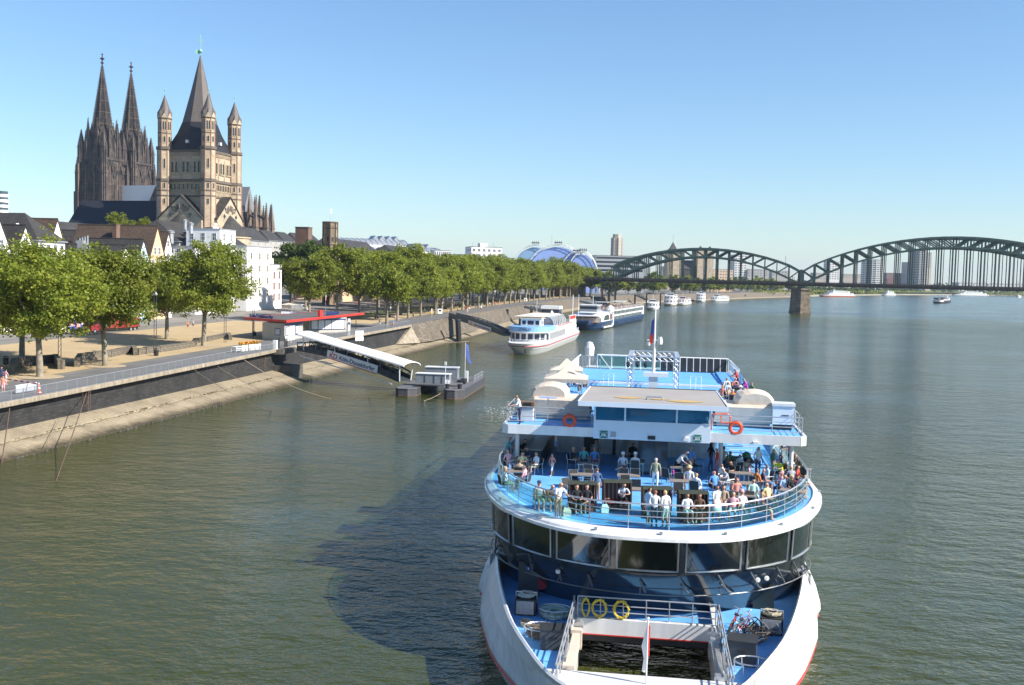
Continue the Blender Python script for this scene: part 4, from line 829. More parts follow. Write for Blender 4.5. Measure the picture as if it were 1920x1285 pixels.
far_block(1798, 1960, 530, 2300, 'very long low white warehouse at the right edge', TWW, 1, rz=.02, nx=40, ww=3, depth=40)
# church with broad pyramid tower and twin towers
cp = D(1264, 490, 1080); t = thing('twin_towered_church', 'church with a slate pyramid tower and two cream towers behind the short arch', 'church', (cp.x, cp.y, 6), .1)
zt = zat(1264, 474, 1080) - 6; za = zat(1264, 453, 1080) - 6; mb = MB(); mb.box(-7, 7, 0, 14, -2, zt); mb.build('west_tower', SAND, t); mb = MB(); mb.add([(-8, -1, zt), (8, -1, zt), (8, 15, zt), (-8, 15, zt), (-3, 4, zt + (za - zt) * .4), (3, 4, zt + (za - zt) * .4), (3, 10, zt + (za - zt) * .4), (-3, 10, zt + (za - zt) * .4), (0, 7, za)], [(0, 1, 5, 4), (1, 2, 6, 5), (2, 3, 7, 6), (3, 0, 4, 7), (4, 5, 8), (5, 6, 8), (6, 7, 8), (7, 4, 8)]); mb.build('pyramid_roof', SLATE, t)
mb = MB(); mb.tube([(0, 7, za), (0, 7, za + 7)], .15, 4); mb.build('finial', GALV, t)
zn = zat(1290, 488, 1080) - 6; mb = MB(); mb.loft([[(x, 0, zn - 9), (x, 7, zn), (x, 14, zn - 9)] for x in (7, 30)]); mb.box(7, 30, .5, 13.5, -2, zn - 9); mb.build('nave', SLATE, t)
zz = zat(1316, 470, 1080) - 6
for x in (28, 38): mb = MB(); mb.box(x - 4, x + 3, -3, 4, -2, zz); mb.build('east_tower', SAND, t); mb = MB(); mb.add([(x - 4, -3, zz), (x + 3, -3, zz), (x + 3, 4, zz), (x - 4, 4, zz), (x - .5, .5, zz + 5)], [(0, 1, 4), (1, 2, 4), (2, 3, 4), (3, 0, 4)]); mb.build('east_tower_roof', SLATE, t)
for px, py, y in ((843 * 0 + 1472, 510, 1900),):
 p = D(px, py, y); t = thing('radio_mast', 'thin radio mast above the roofs left of the bridge pier', 'mast', (p.x, p.y, 6)); mb = MB(); mb.tube([(0, 0, 0), (0, 0, zat(px, 480, y) - 6)], .35, 4); mb.build('pole', DARKSTEEL, t)
# ------------------------------------------------------------------ railway bridge
IRON = mat('bridge_green', (0.060, 0.105, 0.090), 0.55, 0.1, var=0.25, scale=0.3)
IRON2 = mat('bridge_deck', (0.055, 0.050, 0.050), 0.7, var=0.3, scale=0.3)
PIER = masonry('pier_stone', (0.24, 0.185, 0.13), (0.12, 0.095, 0.07), 1.6, 0.7, 0.25, 0.9, 0.7, 0.05, 'U', 0.45)
AN = math.radians(14); P1 = W(1500, 588, 0); BU, BV = Vector((math.cos(AN), -math.sin(AN), 0)), Vector((math.sin(AN), math.cos(AN), 0))
br = thing('railway_bridge', 'long dark green railway bridge of truss arches across the river', 'bridge', (P1.x, P1.y, 0), -AN)
# local x runs along the bridge to the right, local y away from the viewer
SPANS = [(-112, 0, 36.6, 4.8, 25.6), (0, 168, 45.2, 5.6, 25.6), (168, 291, 36.6, 4.8, 25.6)]
DZ0, DZ1 = 15.9, 18.2
PLANES = [-0.0, 7.6, 10.2, 17.8, 20.4, 28.0]
UNIT = MB().box(-.5, .5, -.5, .5, 0, 1).mesh('hanger', IRON)
def strut(parent, name, a, b, w, h):
 a, b = Vector(a), Vector(b); t = b - a; o = put(name, UNIT, parent, a, rot=t.to_track_quat('Z', 'Y').to_euler(), scale=(w, h, t.length)); return o
for si, (x0, x1, zc, dep, zend) in enumerate(SPANS):
 L = x1 - x0; n = 16 if si != 1 else 22
 def top(f): return zend - 1.0 + (zc - zend + 1.0) * (1 - (2 * f - 1) ** 2) ** 0.92 if 0 < f < 1 else zend - 1.0
 def bot(f): q = (f - .015) / .97; return DZ1 - 1 + (zc - dep - DZ1 + 1) * max(0, 1 - (2 * q - 1) ** 2) ** 0.95
 for pi_, y in enumerate(PLANES):
  tp = [(x0 + L * k / n + (1.2 if k == 0 else -1.2 if k == n else 0), y, top(k / n)) for k in range(n + 1)]; bt = [(x0 + L * k / n + (1.2 if k == 0 else -1.2 if k == n else 0), y, bot(k / n)) for k in range(n + 1)]
  mb = MB()
  for k in range(n): mb.beam(tp[k], tp[k + 1], .9, 1.0)
  uc = mb.build('upper_chord', IRON, br); mb = MB()
  for k in range(n): mb.beam(bt[k], bt[k + 1], .8, .95)
  mb.build('lower_chord', IRON, br)
  br_mb = MB() if pi_ not in (0, 1) else None
  for k in range(n + 1):
   if k not in (0, n) or True:
    if br_mb is None: strut(br, 'post', bt[k], tp[k], .5, .5)
    else: br_mb.beam(bt[k], tp[k], .5, .5)
   if k < n:
    a, b = (tp[k], bt[k + 1]) if k >= n / 2 else (bt[k], tp[k + 1])
    a, b = (bt[k + 1], tp[k]) if k < n / 2 else (bt[k], tp[k + 1])
    if br_mb is None: strut(br, 'diagonal', a, b, .55, .55)
    else: br_mb.beam(a, b, .55, .55)
   if 0 < k < n and bt[k][2] > DZ1 + .6:
    if pi_ in (0, 1, 2, 3): strut(br, 'hanger', (bt[k][0], y, DZ1), bt[k], .36, .5)
    else: br_mb.beam((bt[k][0], y, DZ1), bt[k], .36, .5)
  if br_mb: br_mb.build('lattice', IRON, br)
 for j in range(3):                                     # wind bracing between the two arches of each track pair
  y0, y1 = PLANES[2 * j], PLANES[2 * j + 1]; mb = MB()
  for k in range(2, n - 1):
   a, b = x0 + L * k / n, x0 + L * (k + 1) / n
   mb.beam((a, y0, top(k / n)), (a, y1, top(k / n)), .5, .5); mb.beam((a, y0, top(k / n)), (b, y1, top((k + 1) / n)), .3, .3); mb.beam((a, y1, top(k / n)), (b, y0, top((k + 1) / n)), .3, .3); mb.beam((a, y0, bot(k / n)), (a, y1, bot(k / n)), .4, .4)
  mb.build('wind_bracing', IRON, br)
mb = MB(); mb.box(-150, 300, -.9, 29, 16.9, 17.6); mb.build('deck', IRON2, br)
mb = MB(); mb.box(-150, 300, -1.3, -.6, DZ0, DZ1); mb.box(-150, 300, 8, 8.6, DZ0, 17); mb.box(-150, 300, 19, 19.6, DZ0, 17); mb.box(-150, 300, 28.6, 29.3, DZ0, DZ1); gd = mb.build('girder', IRON2, br)
mb = MB()
for k in range(150): mb.box(-148 + 3 * k, -147.75 + 3 * k, -1.42, -1.302, DZ0 + .05, DZ1 - .05)
mb.build('stiffeners', IRON2, gd)
mb = MB(); mb.box(-150, 300, -3.4, -1.45, 17.3, 17.5); fp = mb.build('footway', IRON2, br); mb = MB()
for z in (17.9, 18.3, 18.7): mb.box(-150, 300, -3.36, -3.3, z, z + .06)
for k in range(226): mb.box(-150 + 2 * k, -149.92 + 2 * k, -3.38, -3.3, 17.5, 18.76)
mb.build('railing', IRON2, fp)
for k in range(26):
 mb = MB(); x = -140 + 17 * k
 if k == 0: MASTM = MB().tube([(0, 0, 17.5), (0, 0, 21.2)], .08, 5).tube([(0, 0, 21.2), (0, 1.2, 21.4)], .05, 4).mesh('lamp_post', IRON2)
 put('lamp_post', MASTM, br, (x, -1.9, 0))
def pier(xc, name, wv=5.2, z1=15.8):
 mb = MB(); pts = lambda s, e: [(xc - s, -3 - e), (xc, -5.2 - e), (xc + s, -3 - e), (xc + s, 31 + e), (xc, 34 + e), (xc - s, 31 + e)]
 mb.loft([[(x, y, z) for x, y in pts(wv + .9, .5)] for z in (-3, .5)] + [[(x, y, z) for x, y in pts(wv + .5, .1)] for z in (.55,)] + [[(x, y, z) for x, y in pts(wv - .3, -.4)] for z in (13.6,)])
 mb.loft([[(x, y, z) for x, y in pts(wv + .1, .2)] for z in (13.6, 14.6)]); p_ = mb.build(name, PIER, br)
 mb = MB()
 for y in PLANES: mb.box(xc - 1.4, xc + 1.4, y - .9, y + .9, 14.6, DZ0 + .3)
 mb.build('bearing', IRON, p_)
 mb = MB()
 for y in PLANES[::1]: mb.box(xc - .6, xc + .6, y - .5, y + .5, DZ1 - .2, 25.4)
 mb.build('portal_post', IRON, p_)
pier(0, 'pier'); pier(168, 'pier')
mb = MB(); mb.box(-150, -132, 0, 33, 0, 15.8); mb.box(291, 305, -4, 33, 0, 15.8); mb.build('abutment', PIER, br)
mb = MB()                                                  # stair and lift frame at the bank end
for x in (-116, -112, -108):
 for y in (-3, 1): mb.beam((x, y, 3), (x, y, 16), .5, .5)
for z in (7, 11, 14.5): mb.box(-116.2, -107.8, -3.2, 1.2, z, z + .3)
mb.beam((-116, -3, 7), (-108, -3, 11), .4, .4); mb.beam((-108, -3, 7), (-116, -3, 11), .4, .4); mb.build('stair_frame', IRON2, br)
# ------------------------------------------------------------------ trees
PLANE_LEAF = leafmat('plane_leaf', (0.085, 0.135, 0.014), (0.225, 0.275, 0.028), (0.350, 0.345, 0.055), 0.35)
DARK_LEAF = leafmat('dark_leaf', (0.025, 0.05, 0.012), (0.065, 0.105, 0.02), (0.125, 0.15, 0.035), 0.3)
BARK = mat('plane_bark', (0.12, 0.10, 0.072), 0.9, var=0.3, scale=1.6, col2=(0.34, 0.30, 0.22), bump=0.5)
def quads_mesh(name, C, A, Bv, m):
 n = len(C); V = np.empty((n, 4, 3), np.float32); V[:, 0] = C - A - Bv; V[:, 1] = C + A - Bv * .6; V[:, 2] = C + A * .7 + Bv; V[:, 3] = C - A * .8 + Bv * .8
 me = bpy.data.meshes.new(name); me.vertices.add(n * 4); me.loops.add(n * 4); me.polygons.add(n)
 me.vertices.foreach_set('co', V.ravel()); me.loops.foreach_set('vertex_index', np.arange(n * 4, dtype=np.int32)); me.polygons.foreach_set('loop_start', np.arange(0, n * 4, 4, dtype=np.int32))
 me.materials.append(m); me.update(calc_edges=True); return me
def tree_meshes(seed, H, R, zlow, nclump, per, leaf, lm, trunk_r=0.38, spray=.5):
 g = np.random.default_rng(seed); zc = (H + zlow) / 2; rz = (H - zlow) / 2
 cl = []
 while len(cl) < nclump:
  p = g.uniform(-1, 1, 3); q = np.linalg.norm(p)
  if q > 1.06 or q < .3: continue
  if p[2] < -.75: continue
  lo = 1 - .25 * max(0, -p[2]); p = p * np.array([R * lo, R * lo, rz]) * .9 + np.array([0, 0, zc]); cl.append((p, R * g.uniform(.08, .25)))
 C = []; Nn = []; ctr = np.array([0, 0, zc])
 for p, r in cl:                                        # lobe > sprays > leaves, loose at every level
  for q in p + g.normal(size=(int(5 + 60 * (r / R)), 3)) * r * np.array([.72, .72, .6]):
   if q[2] < zlow * .8: continue
   k = int(per * g.uniform(.5, 1.5)); c = q + g.normal(size=(k, 3)) * spray * np.array([1, 1, .55]); C.append(c); o_ = (q - ctr) / (np.linalg.norm(q - ctr) + .1); Nn.append(o_ * .35 + g.normal(size=(k, 3)) * .6 + np.array([0, 0, .45]))
 C = np.concatenate(C); Nn = np.concatenate(Nn); Nn /= np.linalg.norm(Nn, axis=1)[:, None]
 k = len(C); t = np.cross(Nn, g.normal(size=(k, 3))); t /= np.linalg.norm(t, axis=1)[:, None]; b = np.cross(Nn, t); s = leaf * g.uniform(.6, 1.25, k)[:, None]
 crown = quads_mesh('crown', C.astype(np.float32), (t * s * .5).astype(np.float32), (b * s * .62).astype(np.float32), lm)
 mb = MB(); rr = random.Random(seed); fork = zlow + (H - zlow) * .12; lean = (rr.uniform(-.3, .3), rr.uniform(-.3, .3))
 mb.tube([(0, 0, -.3), (0, 0, .25), (lean[0] * .4, lean[1] * .4, fork * .6), (lean[0], lean[1], fork)], [trunk_r * 1.7, trunk_r * 1.1, trunk_r * .9, trunk_r * .8], 9)
 for p, r in sorted(cl, key=lambda q: -q[1])[:14]:
  a = np.array([lean[0], lean[1], fork * rr.uniform(.75, 1.0)]); m_ = a * .5 + p * .5 + np.array([0, 0, -.4 + rr.uniform(-.5, .3)]); mb.tube([tuple(a), tuple(a * .7 + m_ * .3 + np.array([0, 0, .1])), tuple(m_), tuple(p)], [trunk_r * .5, trunk_r * .4, trunk_r * .28, .05], 6)
 return crown, mb.mesh('trunk', BARK, smooth=True)
def tree_thing(name, label, cat, meshes, loc, rz, sc_=(1, 1, 1), group=None):
 t = put(name, None, None, loc, rz, scale=sc_, label=label, cat=cat, group=group); put('crown', meshes[0], t); put('trunk', meshes[1], t); return t
BIG = [tree_meshes(s, 15.5, 7.4, 4.2, 64, 44, .235, PLANE_LEAF) for s in (1, 2, 3)]
MIDT = [tree_meshes(10 + s, 16.5, 6.2, 4.6, 46, 22, .33, PLANE_LEAF, trunk_r=.34) for s in range(4)]
DKT = [tree_meshes(20 + s, 19, 7.5, 4.0, 46, 20, .48, DARK_LEAF, trunk_r=.45) for s in range(2)]
FART = [tree_meshes(30 + s, 15, 7.5, 2.0, 24, 7, 1.0, PLANE_LEAF if s else DARK_LEAF) for s in range(3)]
def gp(px, py): return W(px, py, 4.7)
for i, (px, py, sx, sz, rz, lab) in enumerate(((75, 706, 1.0, 1.0, .4, 'big plane tree at the quay beside the U shaped stone bench nearest the left edge'), (197, 687, .95, .98, 2.1, 'big plane tree with a pale straight trunk between the two stone benches'), (382, 652, 1.04, 1.09, 4.0, 'biggest plane tree, spreading its low crown left of the ticket kiosk'), (-35, 690, .95, .94, 5.2, 'plane tree whose crown is cut by the left edge of the photo'), (313, 640, .95, .9, 1.1, 'plane tree on the sandy square behind, between the pale trunk tree and the biggest one'), (41, 672, 1.0, .98, 3.0, 'plane tree with a dark trunk on the sandy square at far left'), (236, 622, .75, .8, 0.7, 'plane tree at the back of the sandy square in front of the red truck'), (128, 630, .8, .86, 2.6, 'plane tree at the back of the sandy square in front of the blue lorry'))):
 p = gp(px, py); tree_thing('plane_tree', lab, 'tree', BIG[i % 3], (p.x, p.y, gz(p.y) if p.y > 100 else 4.6), rz, (sx, sx, sz), 'plane trees on the square by the quay')
# the promenade rows; spacing and offsets jittered as planted
ORD = ['first', 'second', 'third', 'fourth', 'fifth', 'sixth', 'seventh', 'eighth', 'ninth', 'tenth', 'eleventh', 'twelfth', 'thirteenth', 'fourteenth', 'fifteenth', 'sixteenth', 'seventeenth', 'eighteenth', 'nineteenth', 'twentieth', 'twenty-first', 'twenty-second', 'twenty-third', 'twenty-fourth', 'twenty-fifth', 'twenty-sixth', 'twenty-seventh', 'twenty-eighth', 'twenty-ninth', 'thirtieth', 'thirty-first', 'thirty-second', 'thirty-third', 'thirty-fourth', 'thirty-fifth', 'thirty-sixth', 'thirty-seventh', 'thirty-eighth', 'thirty-ninth', 'fortieth', 'forty-first', 'forty-second', 'forty-third', 'forty-fourth', 'forty-fifth', 'forty-sixth']
rt = random.Random(7); k = 0; y = 268.0; row = [(W(725, 612, 5.7), 1.0)]
while y < 660: row.append((B(y + rt.uniform(-2, 2), 14 + rt.uniform(-.8, .8)), rt.uniform(.9, 1.1) * lerp(y, [300, 640], [1.0, 1.2]))); y += 13.5
for i, (p, s) in enumerate(row): tree_thing('plane_tree', f'{ORD[i]} plane tree from the ticket kiosk in the row along the promenade edge', 'tree', MIDT[i % 4], (p.x, p.y, gz(p.y)), rt.uniform(0, 6), (s, s, s * rt.uniform(.92, 1.08)), 'plane trees of the promenade rows')
y = 252.0; i = 0
while y < 655:
 p = B(y + rt.uniform(-2, 2), 29 + rt.uniform(-2, 2)); s = rt.uniform(.9, 1.12) * lerp(y, [300, 640], [1.0, 1.2]); tree_thing('plane_tree', f'{ORD[i]} plane tree from the ticket kiosk in the middle promenade row', 'tree', MIDT[(i + 1) % 4], (p.x, p.y, gz(p.y)), rt.uniform(0, 6), (s, s, s * rt.uniform(.95, 1.12)), 'plane trees of the promenade rows'); y += 15; i += 1
y = 338.0; i = 0
while y < 650:
 p = B(y + rt.uniform(-2, 2), 46 + rt.uniform(-2, 2)); s = rt.uniform(.95, 1.15) * lerp(y, [300, 640], [1.0, 1.2]); tree_thing('plane_tree', f'{ORD[i]} plane tree from the white corner house in the row along the house fronts', 'tree', MIDT[(i + 2) % 4], (p.x, p.y, gz(p.y)), rt.uniform(0, 6), (s, s, s * 1.05), 'plane trees of the promenade rows'); y += 17; i += 1
for i, (px, py, y, s, lab) in enumerate(((548, 449, 330, 1.05, 'tall dark tree right of the white corner houses'), (585, 452, 345, 1.0, 'dark tree standing in front of the octagonal tower'), (546, 470, 350, .9, 'dark tree just behind the low white house'), (735, 470, 470, .9, 'dark tree at the right end of the long slate roof'), (772, 474, 520, .8, 'darker tree among the white gables'), (574, 490, 300, .72, 'dark tree shading the cafe terrace'))):
 p = D(px, py, y); h = 19 * s; tree_thing('broadleaf_tree', lab, 'tree', DKT[i % 2], (p.x, p.y, p.z - h), i * 1.3, (s, s, s), 'dark trees by the old town roofs')
for i, (px, py, y, s, lab) in enumerate(((222, 397, 300, .42, 'round green tree top in front of the dark church nave'), (262, 407, 300, .38, 'smaller green tree top right of it before the church nave'))):
 p = D(px, py, y); tree_thing('broadleaf_tree', lab, 'tree', MIDT[i], (p.x, p.y, p.z - 16.5 * s * 1.6), i, (s * 1.5, s * 1.5, s * 1.6), 'dark trees by the old town roofs')
# riverside trees beyond the bridge: those that can be told apart, then the far woods
i = 0
for y in range(705, 1330, 26):
 p = B(y + rt.uniform(-5, 5), 13 + rt.uniform(-2, 3)); s = rt.uniform(.8, 1.05); tree_thing('riverside_tree', f'{ORD[i]} tree from the bridge on the bank beyond it', 'tree', FART[i % 3], (p.x, p.y, 6), rt.uniform(0, 6), (s, s, s), 'trees on the bank beyond the bridge'); i += 1
i = 0
for y in range(720, 1320, 34):
 p = B(y + rt.uniform(-5, 5), 45 + rt.uniform(-6, 8)); s = rt.uniform(.9, 1.2); tree_thing('riverside_tree', f'{ORD[i]} tree from the bridge in the back row beyond it', 'tree', FART[(i + 1) % 3], (p.x, p.y, 6), rt.uniform(0, 6), (s, s, s), 'trees on the bank beyond the bridge'); i += 1
g = np.random.default_rng(9); C = []
for _ in range(2200):
 y = g.uniform(1330, 3600) ; d = g.uniform(12, 420) ** 1.0; p = B(y, d); h = g.uniform(4, 9) + (5 if d > 60 else 0); r = g.uniform(3, 8)
 k = 14; dd = g.normal(size=(k, 3)) * .5; C.append(np.array([p.x, p.y, 4 + rise(d) + h * .5]) + dd * np.array([r, r, h * .55]))
C = np.concatenate(C); nn = g.normal(size=C.shape) + np.array([0, 0, .4]); nn /= np.linalg.norm(nn, axis=1)[:, None]; t = np.cross(nn, g.normal(size=C.shape)); t /= np.linalg.norm(t, axis=1)[:, None]; b = np.cross(nn, t)
put('far_woods', quads_mesh('far_woods', C.astype(np.float32), (t * 2.0).astype(np.float32), (b * 2.0).astype(np.float32), DARK_LEAF), kind='stuff', label='dark far-off woods and bushes along the right hand horizon')
C = []
for _ in range(900):
 y = g.uniform(1150, 2900); d = g.uniform(11, 32); p = B(y, d); C.append(np.array([p.x, p.y, 4.6]) + g.normal(size=(16, 3)) * np.array([4, 4, 1.2]))
C = np.concatenate(C); nn = g.normal(size=C.shape) + np.array([0, 0, .8]); nn /= np.linalg.norm(nn, axis=1)[:, None]; t = np.cross(nn, g.normal(size=C.shape)); t /= np.linalg.norm(t, axis=1)[:, None]; b = np.cross(nn, t)
put('bank_bushes', quads_mesh('bank_bushes', C.astype(np.float32), (t * 1.2).astype(np.float32), (b * 1.2).astype(np.float32), PLANE_LEAF), kind='stuff', label='green bushes on top of the far beach')
# ------------------------------------------------------------------ railing, benches, lamps, kiosk and small things on the quay
RAILM = mat('rail_grey', (0.40, 0.42, 0.44), 0.45, 0.5, var=0.1)
STONEB = masonry('bench_stone', (0.20, 0.17, 0.125), (0.1, 0.09, 0.07), 0.5, 0.28, 0.25, 0.9, 0.5, 0.03, 'U', 0.35)
def bank_rz(y): _, t, _2 = bank(y); return math.atan2(t.y, t.x)
def quay_rail(y0, y1, label, group='quay railings', step=1.9):
 t = thing('quay_railing', label, 'railing', B(y0, eoff(y0) - .25, gz(y0)), 0, group); o = t.location.copy()
 POST = MB().box(-.03, .03, -.03, .03, 0, 1.08).mesh('post', RAILM); mb = MB(); n = 14
 for k in range(1, n): mb.box(step * k / n - .009, step * k / n + .009, -.009, .009, .1, 1.0)
 mb.box(0, step, -.015, .015, .08, .12); BAR = mb.mesh('bars', RAILM); top = []; y = y0; i = 0
 while y < y1 - .01:
  p = B(y, eoff(y) - .25, gz(y)) - o; q = B(y + step, eoff(y + step) - .25, gz(y + step)) - o; rz = math.atan2((q - p).y, (q - p).x); tl = -math.atan2(q.z - p.z, (q - p).xy.length)
  put('post', POST, t, p); put('bars', BAR, t, p, rot=(0, tl, rz)); top.append(p + Vector((0, 0, 1.08))); y += step * .985; i += 1
 mb = MB(); mb.tube(top, .035, 5); mb.build('top_rail', RAILM, t)
quay_rail(82, 168.5, 'grey barred railing along the quay edge left of the covered gangway'); quay_rail(176, 250, 'grey barred railing along the quay edge right of the covered gangway')
# long low stone wall with seat bays round the trees
def stone_wall(px0, px1, pts, label):
 P = [W(x, y, 4.75) for x, y in pts]; t = thing('stone_bench', label, 'stone wall', P[0], 0, 'low stone walls on the square'); o = P[0].copy(); k = 0; rr = random.Random(len(pts) + int(px0))
 for a, b in zip(P[:-1], P[1:]):
  n = max(1, int((b - a).length / 1.5)); rz = math.atan2((b - a).y, (b - a).x)
  for i in range(n):
   c = a.lerp(b, (i + .5) / n) - o; L = (b - a).length / n - .05
   if k == 0: globals()['BLK'] = MB().box(-.5, .5, -.3, .3, -.3, 1.15).mesh('stone_block', STONEB)
   put('stone_block', BLK, t, (c.x, c.y, rr.uniform(-.05, .05) - .02), rz + rr.uniform(-.02, .02), scale=(L, rr.uniform(.95, 1.1), 1)); k += 1
stone_wall(20, 115, [(22, 700), (26, 690), (60, 684), (104, 680), (113, 692), (118, 691)], 'U shaped stone bench wall behind the tree nearest the left edge')
stone_wall(143, 255, [(144, 688), (150, 678), (205, 671), (250, 662), (254, 668)], 'stone bench wall behind the plane tree with the pale straight trunk')
stone_wall(256, 362, [(257, 667), (310, 661), (362, 653)], 'plain low stone wall between the two tree bays')
stone_wall(363, 432, [(363, 653), (366, 647), (400, 641), (428, 635), (432, 641)], 'stone bench wall behind the biggest plane tree')
SANDP = mat('tree_pit', (0.40, 0.31, 0.20), 0.95, var=0.15)
for px, py in ((75, 706), (197, 687), (388, 652)):
 p = gp(px, py); mb = MB(); mb.lathe([(2.6, 0), (2.5, .03)], n=16); mb.build('tree_pit', SANDP, None, kind='structure', loc=(p.x + .2, p.y - .2, gz(p.y) + .006))
def lattice_lamp(px, py, h, label):
 p = W(px, py, 4.8); t = thing('lamp_mast', label, 'lamp post', p, .3, 'lattice lamp masts on the square'); mb = MB()
 for x in (-.17, .17): mb.tube([(x, 0, 0), (x, 0, h)], .045, 5)
 mb.build('pole', DARKSTEEL, t); mb = MB(); n = int(h / .7)
 for k in range(n): mb.tube([(-.17, 0, k * .7), (.17, 0, k * .7 + .6)], .018, 4)
 mb.build('lacing', DARKSTEEL, t); mb = MB(); mb.lathe([(.3, h), (.36, h + .2), (.1, h + .5)], n=10); mb.build('lamp_head', GALV, t)
lattice_lamp(112, 682, 9, 'lattice lamp mast beside the left stone bench'); lattice_lamp(291, 666, 9, 'lattice lamp mast by the plain low wall'); lattice_lamp(422, 645, 8.5, 'lattice lamp mast right of the biggest plane tree'); lattice_lamp(475, 631, 8, 'lattice lamp mast just left of the kiosk')
def litter_bin(px, py, label):
 p = W(px, py, 4.8); t = thing('litter_bin', label, 'bin', p, 0, 'black litter bins'); mb = MB(); mb.lathe([(.24, 0), (.33, .1), (.36, .85), (.3, .9), (.3, .8)], n=12); mb.build('bin_body', BLACK, t); mb = MB(); mb.lathe([(.34, 1.0), (.3, 1.12), (.05, 1.2)], n=12); mb.tube([(-.3, 0, .85), (-.3, 0, 1.05)], .02, 4); mb.tube([(.3, 0, .85), (.3, 0, 1.05)], .02, 4); mb.build('hood', BLACK, t)
litter_bin(11, 684, 'black litter bin at the far left under the trees'); litter_bin(293, 668, 'black litter bin at the foot of the lamp mast by the plain wall'); litter_bin(477, 633, 'black litter bin at the foot of the lamp mast next to the kiosk')

# ticket kiosk
KW = mat('kiosk_panel', (0.46, 0.43, 0.38), 0.8, var=0.08, streak=0.12); KB = mat('kiosk_blue', (0.03, 0.055, 0.17), 0.5); FELT = mat('kiosk_felt', (0.10, 0.09, 0.085), 0.95, var=0.3, scale=0.4); SHUT = mat('white_shutter', (0.74, 0.74, 0.73), 0.6, stripes=(2, .12, .1, (.5, .5, .5)))
k0 = Vector((-41.5, 189.2, 5.08)); kz = math.radians(83); kt = thing('ticket_kiosk', 'flat ticket kiosk with a long red edged roof beside the covered gangway', 'kiosk', k0, 0)
ux, uy = Vector((.12, .993, 0)), Vector((-.87, .5, 0)).normalized()
def KP(a, b, z): p = ux * a + uy * b; return (p.x, p.y, z)
def kbox(mb, a0, a1, b0, b1, z0, z1, mi=0): mb.hexa([KP(a0, b0, z0), KP(a0, b1, z0), KP(a1, b1, z0), KP(a1, b0, z0), KP(a0, b0, z1), KP(a0, b1, z1), KP(a1, b1, z1), KP(a1, b0, z1)], mi)
mb = MB(); kbox(mb, 0, 10.5, 0, 5.4, -.1, 3.25); mb.build('near_block', KW, kt)
mb = MB(); kbox(mb, -.06, -.004, 1.0, 2.3, 1.0, 2.3); kbox(mb, .6, 2.6, -.05, -.004, .95, 2.6) ; kbox(mb, 6.0, 8.2, -.06, -.004, .8, 2.9); kbox(mb, .2, 10.2, -.03, -.003, 2.75, 3.2); mb.build('notice_frame', KB, kt)
mb = MB(); kbox(mb, -.09, -.062, 1.12, 2.18, 1.12, 2.18); mb.build('notice_board', mat('board', (0.5, 0.52, 0.53), 0.5), kt)
for a0, a1 in ((.75, 2.45), (6.2, 8.0)):
 mb = MB(); kbox(mb, a0, a1, -.09, -.062, 1.1, 2.45); mb.build('poster', mat('poster_%d' % int(a0), (0.62, 0.66, 0.68), 0.5, var=.35, scale=1.4), kt)
mb = MB(); kbox(mb, .4, 2.9, -.03, -.002, 0.0, .9); kbox(mb, 3.1, 5.7, -.04, -.002, 0, 2.6); mb.build('white_panel', WALLWHITE, kt)
mb = MB(); o2 = Vector((0, 0, 0)); q0, q1 = Vector((-.2, 23.8, 0)), Vector((6.6, 29.6, 0)); dv = (q1 - q0).normalized(); bk = Vector((-dv.y, dv.x, 0)); P = [q0, q1, q1 + bk * 6, q0 + bk * 6]
mb.hexa([(p.x, p.y, .1) for p in P] + [(p.x, p.y, 3.3) for p in P]); mb.build('far_block', KW, kt)
for i in range(5):
 a, b = q0 + (q1 - q0) * (.06 + .178 * i), q0 + (q1 - q0) * (.06 + .178 * i + .165); mb = MB(); nn = -bk * .06
 mb.hexa([(a.x, a.y, .95), (b.x, b.y, .95), (b.x + nn.x, b.y + nn.y, .95), (a.x + nn.x, a.y + nn.y, .95), (a.x, a.y, 2.75), (b.x, b.y, 2.75), (b.x + nn.x, b.y + nn.y, 2.75), (a.x + nn.x, a.y + nn.y, 2.75)][0:8]); mb.build('shutter', SHUT, kt)
mb = MB(); a, b = q0 + (q1 - q0) * .04, q0 + (q1 - q0) * .97
for z0, z1 in ((.82, .94), (2.76, 3.05)): mb.beam(a - bk * .05 + Vector((0, 0, (z0 + z1) / 2)), b - bk * .05 + Vector((0, 0, (z0 + z1) / 2)), .12, z1 - z0)
for i in range(6): c = q0 + (q1 - q0) * (.053 + .178 * i); mb.beam(c - bk * .05 + Vector((0, 0, .9)), c - bk * .05 + Vector((0, 0, 2.8)), .12, .12)
mb.build('shutter_frame', KB, kt)
RC = [Vector((.6, -1.0, 0)), Vector((8.3, 43, 0)), Vector((-1.5, 48, 0)), Vector((-9.2, 7.2, 0))]
mb = MB(); mb.prism([tuple(p.xy) for p in RC], 3.5, 3.86); rf = mb.build('roof', FELT, kt)
mb = MB()
for i in range(4): a, b = RC[i], RC[(i + 1) % 4]; mb.beam(a + Vector((0, 0, 3.66)), b + Vector((0, 0, 3.66)), .14, .46)
mb.build('red_fascia', RED, rf)
mb = MB()
for p in ((-.6, 1.0), (-7.6, 7.6), (2.4, 20), (5.8, 30), (7, 40)): mb.tube([(p[0], p[1], -.1), (p[0], p[1], 3.5)], .09, 6)
mb.build('roof_post', DARKSTEEL, kt)
BLUEL = mat('blue_letter', (0.025, 0.04, 0.16), 0.5); tm = text_mesh('Köln-Düsseldorfer', 1.0, .05, True); tm.materials.append(BLUEL)
e = (RC[1] - RC[0]).normalized()
